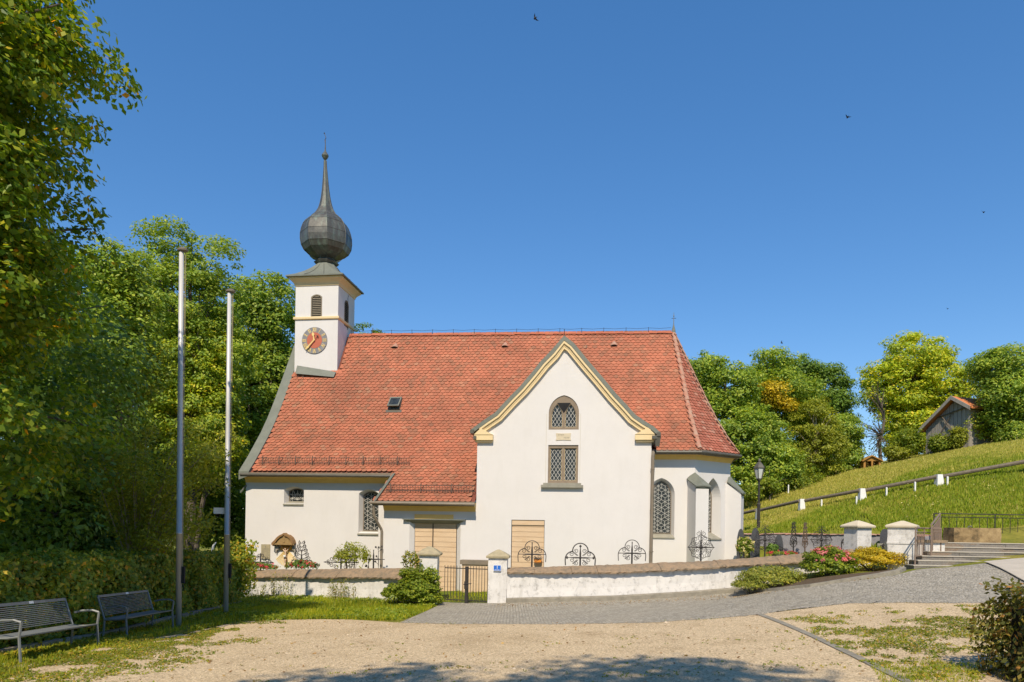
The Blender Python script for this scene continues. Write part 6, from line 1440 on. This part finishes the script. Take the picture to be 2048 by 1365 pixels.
mb = MB((5.95, 7.4, g(5.95, 7.4))); mb.loft([[(6.62+.72*sx, 7.4+1.05*sy, z) for sx, sy in ((-1,-.8),(-.8,-1),(.8,-1),(1,-.8),(1,.8),(.8,1),(-.8,1),(-1,.8))] for z in (-.2, .45, .80)]); mb.build('twig_core', bpy.data.materials['hedge_twigs'], h2)
mb = MB((5.95, 7.4, g(5.95, 7.4))); rs = np.random.RandomState(5)
for sx, sy, hh in ((-.75, -.4, .25), (-.3, -.7, .18), (.2, -.5, .2), (.7, -.7, .22)): mb.tube([(6.62+sx, 8.2+sy, .85), (6.62+sx-.03, 8.2+sy, .98+hh*.5), (6.62+sx-.08, 8.2+sy, 1.0+hh)], [.006, .005, .003], 4)
mb.build('shoots', M['bark'], h2)
# --- flowering and clipped bushes by the right wall
def mound(name, label, px, py, D, rx, rz_l, lm, n, leaf, seed, flowers=None, spiky=False, ry=None, cat='bush', asp=.55):
    """items: ellipsoid mounds given by picture centre and half sizes"""
    rs = np.random.RandomState(seed); k = D/FPX; a = at(px, py, D); RX, RZ = rx*k, rz_l*k; RY = ry or RX*.7; zg = g(a.x, D)
    t = thing(name, label, cat, (a.x, D, zg)); nn = n; d = rs.normal(size=(nn, 3)); d[:, 2] = np.abs(d[:, 2])*1.0-.35*(rs.uniform(0, 1, nn) < .4); d /= np.linalg.norm(d, axis=1, keepdims=True)
    bump = 1+.10*np.sin(d[:, 0]*7+seed)+.08*np.sin(d[:, 1]*9)+.08*np.sin(d[:, 2]*11+d[:, 0]*5); r_ = rs.uniform(.72, 1.04, nn)*bump
    cz = a.z-zg; C = d*np.array([RX, RY, RZ])*r_[:, None]+np.array([0, 0, cz]); N = d+np.array([0, 0, .35])+rs.normal(0, .55, (nn, 3))
    C[:, 2] = np.maximum(C[:, 2], .02)
    V, F = leafgeo(C, N, leaf, rs, asp); npmesh('foliage', V, F, M[lm], t)
    if spiky:
        C2 = d[:n//4]*np.array([RX, RY, RZ])*rs.uniform(1.0, 1.22, n//4)[:, None]+np.array([0, 0, cz]); C2[:, 2] = np.maximum(C2[:, 2], .02); V, F = leafgeo(C2, d[:n//4]+rs.normal(0, .8, (n//4, 3)), leaf*1.3, rs, .25); npmesh('shoots', V, F, M[lm], t)
    mb = MB(); 
    for j in range(9): e = d[j]*np.array([RX, RY, RZ])*.8+np.array([0, 0, cz]); mb.tube([(rs.normal(0, .05), rs.normal(0, .05), -.05), tuple(e*.5), tuple(e)], [.016, .012, .005], 4)
    mb.build('stem', M['bark'], t)
    if flowers:
        fm, nf, fs, reg = flowers; mbV = []; cc_ = []
        dd = d[(d[:, 1] < .25)]; dd = dd[[i for i in range(len(dd)) if reg(dd[i])]][:nf]
        for q in dd:
            c0 = q*np.array([RX, RY, RZ])*1.04+np.array([0, 0, cz]); m_ = 14; cc_.append((c0+rs.normal(0, fs*.5, (m_, 3)), q+rs.normal(0, .5, (m_, 3))))
        C = np.concatenate([c_[0] for c_ in cc_]); N = np.concatenate([c_[1] for c_ in cc_]); V, F = leafgeo(C, N, fs, rs, .9); npmesh('blossom', V, F, M[fm], t)
    return t
mound('juniper_bush', 'low spreading juniper against the right wall, left of the pink roses', 1545, 1160, 21.9, 62, 24, 'needle', 9000, .075, 81, spiky=True, ry=.6, asp=.3)
mound('juniper_bush', 'small flat juniper tuft at the left tip of the planting bed', 1500, 1172, 21.8, 32, 12, 'needle', 3500, .065, 82, spiky=True, ry=.4, asp=.3)
mound('rose_bush', 'rounded bush with many pink blossoms between juniper and yellow bush', 1658, 1132, 21.6, 47, 37, 'leaf_fresh', 9000, .085, 83, ('pink', 46, .055, lambda q: q[2] > .25 and q[0] > -.75), ry=.65)
mound('golden_bush', 'dense yellow leaved bush in front of the corner pillar', 1745, 1122, 21.9, 60, 26, 'leaf_yellow', 12000, .06, 84, ry=.65)
ptree('leafy_shrub', 'big bushy green shrub covering the foot of the left gate pillar', 838, 22.4, [(838,1178,22.4,40,26),(855,1158,22.5,28,26),(820,1150,22.5,20,18),(800,1180,22.3,26,20),(862,1188,22.3,24,18),(835,1138,22.6,12,14)], 'leaf_fresh', 260, 50, .17, .085, 85, cat='shrub', nl=14, r0=.03, shell=.3)
mound('leafy_shrub', 'lower leafy clump left of the big shrub at the gate pillar', 795, 1188, 22.6, 32, 18, 'leaf_fresh', 3500, .10, 86, ry=.5)
# weeds climbing the gate pillar top
mound('leafy_shrub', 'loose reddish green stems in front of the left pillar cap', 822, 1128, 22.9, 20, 26, 'weed', 420, .09, 87, ry=.25)
mound('rose_bush', 'cream flowered rose shrub close to the corner of the choir', 1490, 1097, 25.6, 16, 22, 'leaf_fresh', 2200, .08, 88, ('cream', 22, .05, lambda q: True), ry=.35)
mound('rose_bush', 'low rose bush with red flowers under the stone tablet', 520, 1136, 26.3, 34, 11, 'leaf_dark', 1200, .07, 89, ('red', 20, .045, lambda q: q[2] > .1), ry=.3)
mound('rose_bush', 'low rose bush with red flowers around the pyramid shaped cross', 604, 1134, 26.1, 30, 14, 'leaf_dark', 1400, .07, 90, ('red', 16, .045, lambda q: q[2] > .0), ry=.3)
mound('rose_bush', 'tall loose climbing rose among the iron crosses before the nave wall', 705, 1118, 26.0, 34, 30, 'leaf_olive', 1500, .08, 91, ry=.3, spiky=True)
mound('flower_bed', 'patch of pink and red flowers behind the wall right of the cream rose', 1565, 1108, 25.2, 30, 5, 'leaf_fresh', 700, .06, 92, ('red', 22, .04, lambda q: q[2] > .1), ry=.3)
mound('leafy_shrub', 'small dark leafy plant between scrollwork cross and black headstone', 1545, 1100, 25.6, 12, 12, 'leaf_dark', 700, .07, 93, ry=.25)
# dry tall weeds against the left wall
def tallweed(px, D, h, n, label, seed, lm='weed'):
    rs = np.random.RandomState(seed); a = at(px, 1197, D); zg = g(a.x, D); t = thing('tall_weed', label, 'weed', (a.x, D, zg)); mb = MB(); C = []
    for k in range(n):
        x, y = rs.normal(0, .22), rs.normal(0, .08); hh = h*rs.uniform(.6, 1.05); e = (x+rs.normal(0, .10), y+rs.normal(0, .05), hh); mb.tube([(x, y, 0), (x+(e[0]-x)*.4, y, hh*.55), e], [.006, .005, .003], 3)
        for j in range(22): f = rs.uniform(.15, 1); C.append((x+(e[0]-x)*f+rs.normal(0, .045), y+rs.normal(0, .04), hh*f))
    C = np.array(C); V, F = leafgeo(C, rs.normal(size=C.shape)+np.array([0, -.5, .3]), .07, rs, .4); npmesh('foliage', V, F, M[lm], t); mb.build('stem', M['capstone'], t)
tallweed(558, 25.0, .95, 16, 'tall dry weeds against the left wall under the wall shrine', 95); tallweed(680, 24.2, .75, 22, 'broad clump of dry weeds at the middle of the left wall', 96); tallweed(520, 25.3, .55, 8, 'thin pale weed near the hedge end of the left wall', 97, 'leaf_olive')
# ================================================================ grass and ground cover
def blades(C, h, w, rs, lean_=.35, curl=.3):
    n = len(C); a = rs.uniform(0, 2*np.pi, n); d = np.stack([np.cos(a), np.sin(a), 0*a], -1); b = np.stack([-np.sin(a), np.cos(a), 0*a], -1)
    hh = (h*rs.uniform(.45, 1.25, n))[:, None]; ww = (w*rs.uniform(.6, 1.3, n))[:, None]; up = np.array([0, 0, 1.]); l1 = d*hh*lean_*rs.uniform(0, 1, (n, 1))
    V = np.stack([C-b*ww/2, C+b*ww/2, C+b*ww*.3+l1*.5+up*hh*.6, C+l1*(1+curl)+up*hh, ], 1); V[:, 3] -= b*ww*.02
    return V.reshape(-1, 3), np.arange(4*n).reshape(n, 4)
def inpoly(x, y, poly):
    c = np.zeros(len(x), bool); m = len(poly)
    for i in range(m):
        x1, y1 = poly[i][:2]; x2, y2 = poly[(i+1) % m][:2]; k = ((y1 > y) != (y2 > y)); c ^= k & (x < (x2-x1)*(y-y1)/(y2-y1+1e-12)+x1)
    return c
def vnoise(x, y, s, seed):
    rs = np.random.RandomState(seed); gr_ = rs.uniform(0, 1, (64, 64)); X = x*s; Y = y*s; i = np.floor(X).astype(int); j = np.floor(Y).astype(int); fx, fy = X-i, Y-j; fx = fx*fx*(3-2*fx); fy = fy*fy*(3-2*fy)
    q = lambda a, b: gr_[a % 64, b % 64]; return (q(i, j)*(1-fx)+q(i+1, j)*fx)*(1-fy)+(q(i, j+1)*(1-fx)+q(i+1, j+1)*fx)*fy
def field(name, label, poly, n, h, w, lm, seed, dens=None, cat=None, geo='blade', off=0.):
    rs = np.random.RandomState(seed); P_ = np.array([(p[0], p[1]) for p in poly]); lo_, hi_ = P_.min(0), P_.max(0)
    x = rs.uniform(lo_[0], hi_[0], n*3); y = rs.uniform(lo_[1], hi_[1], n*3); k = inpoly(x, y, P_)
    if dens is not None: k &= rs.uniform(0, 1, len(x)) < dens(x, y)
    x, y = x[k][:n], y[k][:n]; C = np.stack([x, y, tz(x, y)-.01+off], -1)
    if geo == 'blade': V, F = blades(C, h, w, rs)
    else:
        m = 5; C = np.repeat(C, m, 0)+rs.normal(0, w*.6, (len(x)*m, 3))*np.array([1, 1, 0])+np.array([0, 0, 1.])*rs.uniform(.0, h, (len(x)*m, 1)); V, F = leafgeo(C, rs.normal(size=C.shape)*.5+np.array([0, -.1, 1.]), w, rs, .55)
    o = npmesh(name, V, F, M[lm]); return setp(o, label, cat or 'grass', kind='stuff')
gl = [gp(*p) for p in ((455,1215),(500,1195),(600,1194),(700,1196),(800,1200),(872,1208),(868,1216),(830,1232),(800,1242),(740,1242),(640,1240),(540,1243),(470,1246),(400,1262),(372,1268))]
field('grass_verge', 'lush green grass strip in front of the left churchyard wall', gl, 26000, .13, .020, 'grass', 101, lambda x, y: .35+.65*(vnoise(x, y, .9, 3) > .3))
field('broadleaf_weeds', 'leafy green ground cover in front of the left churchyard wall', gl, 2600, .14, .075, 'leaf_fresh', 102, lambda x, y: (vnoise(x, y, .8, 5) > .5)*1., 'weeds', geo='leaf')
gh_ = [Vector((-8.6, 7, 0)), Vector((-6.2, 7, 0)), Vector((-6.9, 10.5, 0)), Vector((-7.4, 14, 0)), Vector((-7.4, 17, 0)), Vector((-7.1, 20, 0)), Vector((-7.2, 23, 0)), Vector((-9.2, 23.5, 0)), Vector((-8.9, 15, 0))]
field('hedge_foot_grass', 'weedy grass along the foot of the hedge around the benches', gh_, 15000, .10, .018, 'grass', 103, lambda x, y: .25+.75*(vnoise(x, y, 1.1, 7) > .35))
field('hedge_foot_weeds', 'leafy weeds along the foot of the hedge around the benches', gh_, 2600, .10, .06, 'weed', 104, lambda x, y: (vnoise(x, y, 1.3, 9) > .42)*1., 'weeds', geo='leaf')
# sparse weeds invading the gravel
def wl_(x, y): # left side of the yard
    edge_ = np.clip(1.05-(x+6.9)/3.4, 0, 1)*np.clip((24-y)/8, .3, 1); nse = vnoise(x, y, 1.4, 11)*.6+vnoise(x, y, 4.2, 12)*.4; return np.clip((edge_-.86+nse*.75)*1.7, 0, 1)*(nse > .47)
yl = [Vector((-8.2, 6.5, 0)), Vector((-3.2, 6.5, 0)), Vector((-2.5, 10, 0)), Vector((-3., 15, 0)), Vector((-4., 18.5, 0)), Vector((-7.4, 20, 0)), Vector((-7.7, 14, 0))]
field('gravel_weeds', 'low yellow green weeds spreading over the gravel by the benches', yl, 16000, .035, .042, 'weed', 105, wl_, 'weeds', geo='leaf', off=.012)
yr = [gp(*p) for p in ((1560,1240),(1650,1228),(1800,1216),(1960,1212),(2048,1214),(2048,1300),(1960,1364),(1800,1364),(1700,1310),(1620,1268))]
field('gravel_weeds', 'patchy weeds over the gravel beside the dark hedge at the right', yr, 5200, .04, .042, 'weed', 106, lambda x, y: np.clip((vnoise(x, y, 1.5, 21)*.55+vnoise(x, y, 5., 22)*.45-.42)*6, 0, 1), 'weeds', geo='leaf', off=.012)
rg_ = [gp(*p) for p in ((1740,1335),(1850,1325),(1960,1330),(1960,1400),(1780,1400))]
field('grass_patch', 'brighter grass patch along the stone edging at the lower right', rg_, 4200, .055, .012, 'grass', 107, lambda x, y: .3+.7*(vnoise(x, y, 2., 25) > .4))
field('gravel_weeds', 'scattered tiny weeds in the middle of the gravel yard', [Vector((-4, 7, 0)), Vector((5, 7, 0)), Vector((5, 13, 0)), Vector((-4, 13, 0))], 1300, .03, .035, 'weed', 108, lambda x, y: (vnoise(x, y, 1.2, 31)*.5+vnoise(x, y, 4.5, 32)*.5 > .60)*.6, 'weeds', geo='leaf', off=.012)
field('yard_grass', 'short grass inside the gate in front of the church', [Vector((-2.5, 23.3, 0)), Vector((.5, 23.0, 0)), Vector((6, 23.8, 0)), Vector((6, 26, 0)), Vector((-2, 27, 0))], 5000, .10, .02, 'grass', 109)
# hillside meadow
hp = [Vector((7.5, 28.7, 0)), Vector((13.4, 28.2, 0)), Vector((13.9, 26.9, 0)), Vector((14.9, 25.7, 0)), Vector((25, 25.9, 0)), Vector((42, 52, 0)), Vector((18, 56, 0)), Vector((12, 50, 0))]
def hd_(x, y): return 1/(1+((y-28)/14)**2)
M['meadow'] = (lambda: None)()
def meadowmat():
    m = Mat('meadow_grass', .6, .25); nn = m.noise(.33, 4, .65); 
    c1 = m.rmp(m.rnd(), [(0., (.16, .235, .012)), (.6, (.25, .32, .018)), (1., (.42, .40, .05))]); c2 = m.rmp(m.rnd(), [(0., (.30, .33, .035)), (.5, (.44, .41, .07)), (1., (.60, .50, .15))])
    sp_ = m.n('ShaderNodeSeparateXYZ'); m.l(m.coord(), sp_.inputs[0]); hgt = m.math('MULTIPLY', m.math('SUBTRACT', m.math('SUBTRACT', sp_.outputs[1], m.math('MULTIPLY', sp_.outputs[0], -.12)), 35.2), .11)
    f = m.rmp(m.math('ADD', m.math('SUBTRACT', m.math('MULTIPLY', nn, 2.9), .68), hgt), [(.62, (0,0,0)), (1.0, (1,1,1))]); c = m.mix(f, c1, c2); m.col(c)
    tr = m.n('ShaderNodeBsdfTranslucent'); m.l(m.mix(1., c, (1.8, 1.7, .9), 'MULTIPLY'), tr.inputs['Color']); mx = m.n('ShaderNodeMixShader'); mx.inputs[0].default_value = .3
    m.l(m.b.outputs[0], mx.inputs[1]); m.l(tr.outputs[0], mx.inputs[2]); m.l(mx.outputs[0], m.t.nodes['Material Output'].inputs[0]); return m.m
M['meadow'] = meadowmat()
field('meadow_grass', 'long grass of the hillside meadow, green below the rail and dry yellow above', hp, 170000, .14, .04, 'meadow', 110, hd_)
field('meadow_flowers', 'tiny white meadow flowers dotted over the hillside', hp, 900, .38, .05, 'cream', 111, lambda x, y: hd_(x, y)*(vnoise(x, y, .35, 44) > .55), 'flowers', geo='leaf', off=.15)
# loose stones and fallen leaves on the gravel
def scatter(name, label, cat, poly, n, size, mat, seed, dens=None, leafy=False):
    rs = np.random.RandomState(seed); P_ = np.array([(p[0], p[1]) for p in poly]); lo_, hi_ = P_.min(0), P_.max(0); x = rs.uniform(lo_[0], hi_[0], n*2); y = rs.uniform(lo_[1], hi_[1], n*2); k = inpoly(x, y, P_)
    if dens is not None: k &= rs.uniform(0, 1, len(x)) < dens(x, y)
    x, y = x[k][:n], y[k][:n]; C = np.stack([x, y, tz(x, y)+.014], -1)
    if leafy: V, F = leafgeo(C+np.array([0, 0, .012]), rs.normal(0, .35, C.shape)+np.array([0, 0, 1.]), size, rs, .6)
    else:
        m = len(C); s_ = (size*rs.lognormal(0, .45, m))[:, None]; d = np.array([(1,0,0),(0,1,0),(-1,0,0),(0,-1,0),(0,0,.7)], float); V = C[:, None]+d[None]*s_[:, None]*rs.uniform(.6, 1.2, (m, 5, 1))*.5; a_ = np.arange(m)[:, None]*5
        F = np.concatenate([a_+np.array([0,1,4]), a_+np.array([1,2,4]), a_+np.array([2,3,4]), a_+np.array([3,0,4])]); V = V.reshape(-1, 3)
    o = npmesh(name, V, F, mat); return setp(o, label, cat, kind='stuff')
yard = [Vector((-6, 7, 0)), Vector((6, 7, 0)), Vector((8, 12, 0)), Vector((7, 15, 0)), Vector((0, 16, 0)), Vector((-6, 18, 0))]
sm = Mat('loose_stone', .9, .2); sm.col(sm.rmp(sm.rnd(), [(0., (.28, .21, .13)), (.5, (.50, .39, .26)), (1., (.66, .54, .38))]))
scatter('loose_stones', 'loose pale pebbles scattered over the gravel yard', 'gravel', yard, 26000, .015, sm.m, 131, lambda x, y: .35+.65*vnoise(x, y, .8, 51))
lm_ = leafmat('dry_leaf', [(0., (.20, .11, .05)), (.6, (.32, .19, .09)), (1., (.45, .33, .2))], .1, 1.)
scatter('fallen_leaves', 'dry brown leaves strewn over the yard and along the kerb', 'leaves', yard, 420, .06, lm_, 132, None, True)
wlp = [gp(*p) for p in ((985,1211),(1231,1204),(1367,1196),(1480,1189),(1800,1152),(1800,1157),(1480,1197),(1367,1203),(1231,1211),(985,1218))]
scatter('leaf_litter', 'thin line of brown leaves along the foot of the long wall and planting bed', 'leaves', wlp, 1500, .05, lm_, 133, None, True)
eb_ = [p+Vector((0, -.22, 0)) for p in edge]+[p+Vector((0, .30, 0)) for p in edge[::-1]]
scatter('loose_stones', 'pebbles spilled from the gravel onto the edge of the cobbled path', 'gravel', eb_, 5200, .018, sm.m, 134)
field('edge_weeds', 'tiny weeds growing along the edge between gravel and cobbles', eb_, 260, .03, .035, 'weed', 135, lambda x, y: (vnoise(x, y, 1.1, 61) > .55)*1., 'weeds', geo='leaf', off=.012)
# --- trees behind the viewpoint: only their shade reaches the gravel
for i, (x, y, H, s_, r_) in enumerate(((-2.9, -4.0, 14.2, 121, 2.1), (.5, -3.8, 14.5, 122, 2.0))):
    tree('shade_tree', ['leafy tree behind the viewpoint whose shadow falls on the middle of the gravel', 'leafy tree behind the viewpoint whose shadow falls to the right on the gravel'][i], x, y, H, [(0,-.3,H-2.4,r_,r_,2.2), (-1.4,.2,H-4.4,r_*.7,r_*.7,2.0), (1.5,-.3,H-4.6,r_*.7,r_*.7,2.0)], 'leaf_ash', 170, 60, .8, .24, .3, s_, 14)
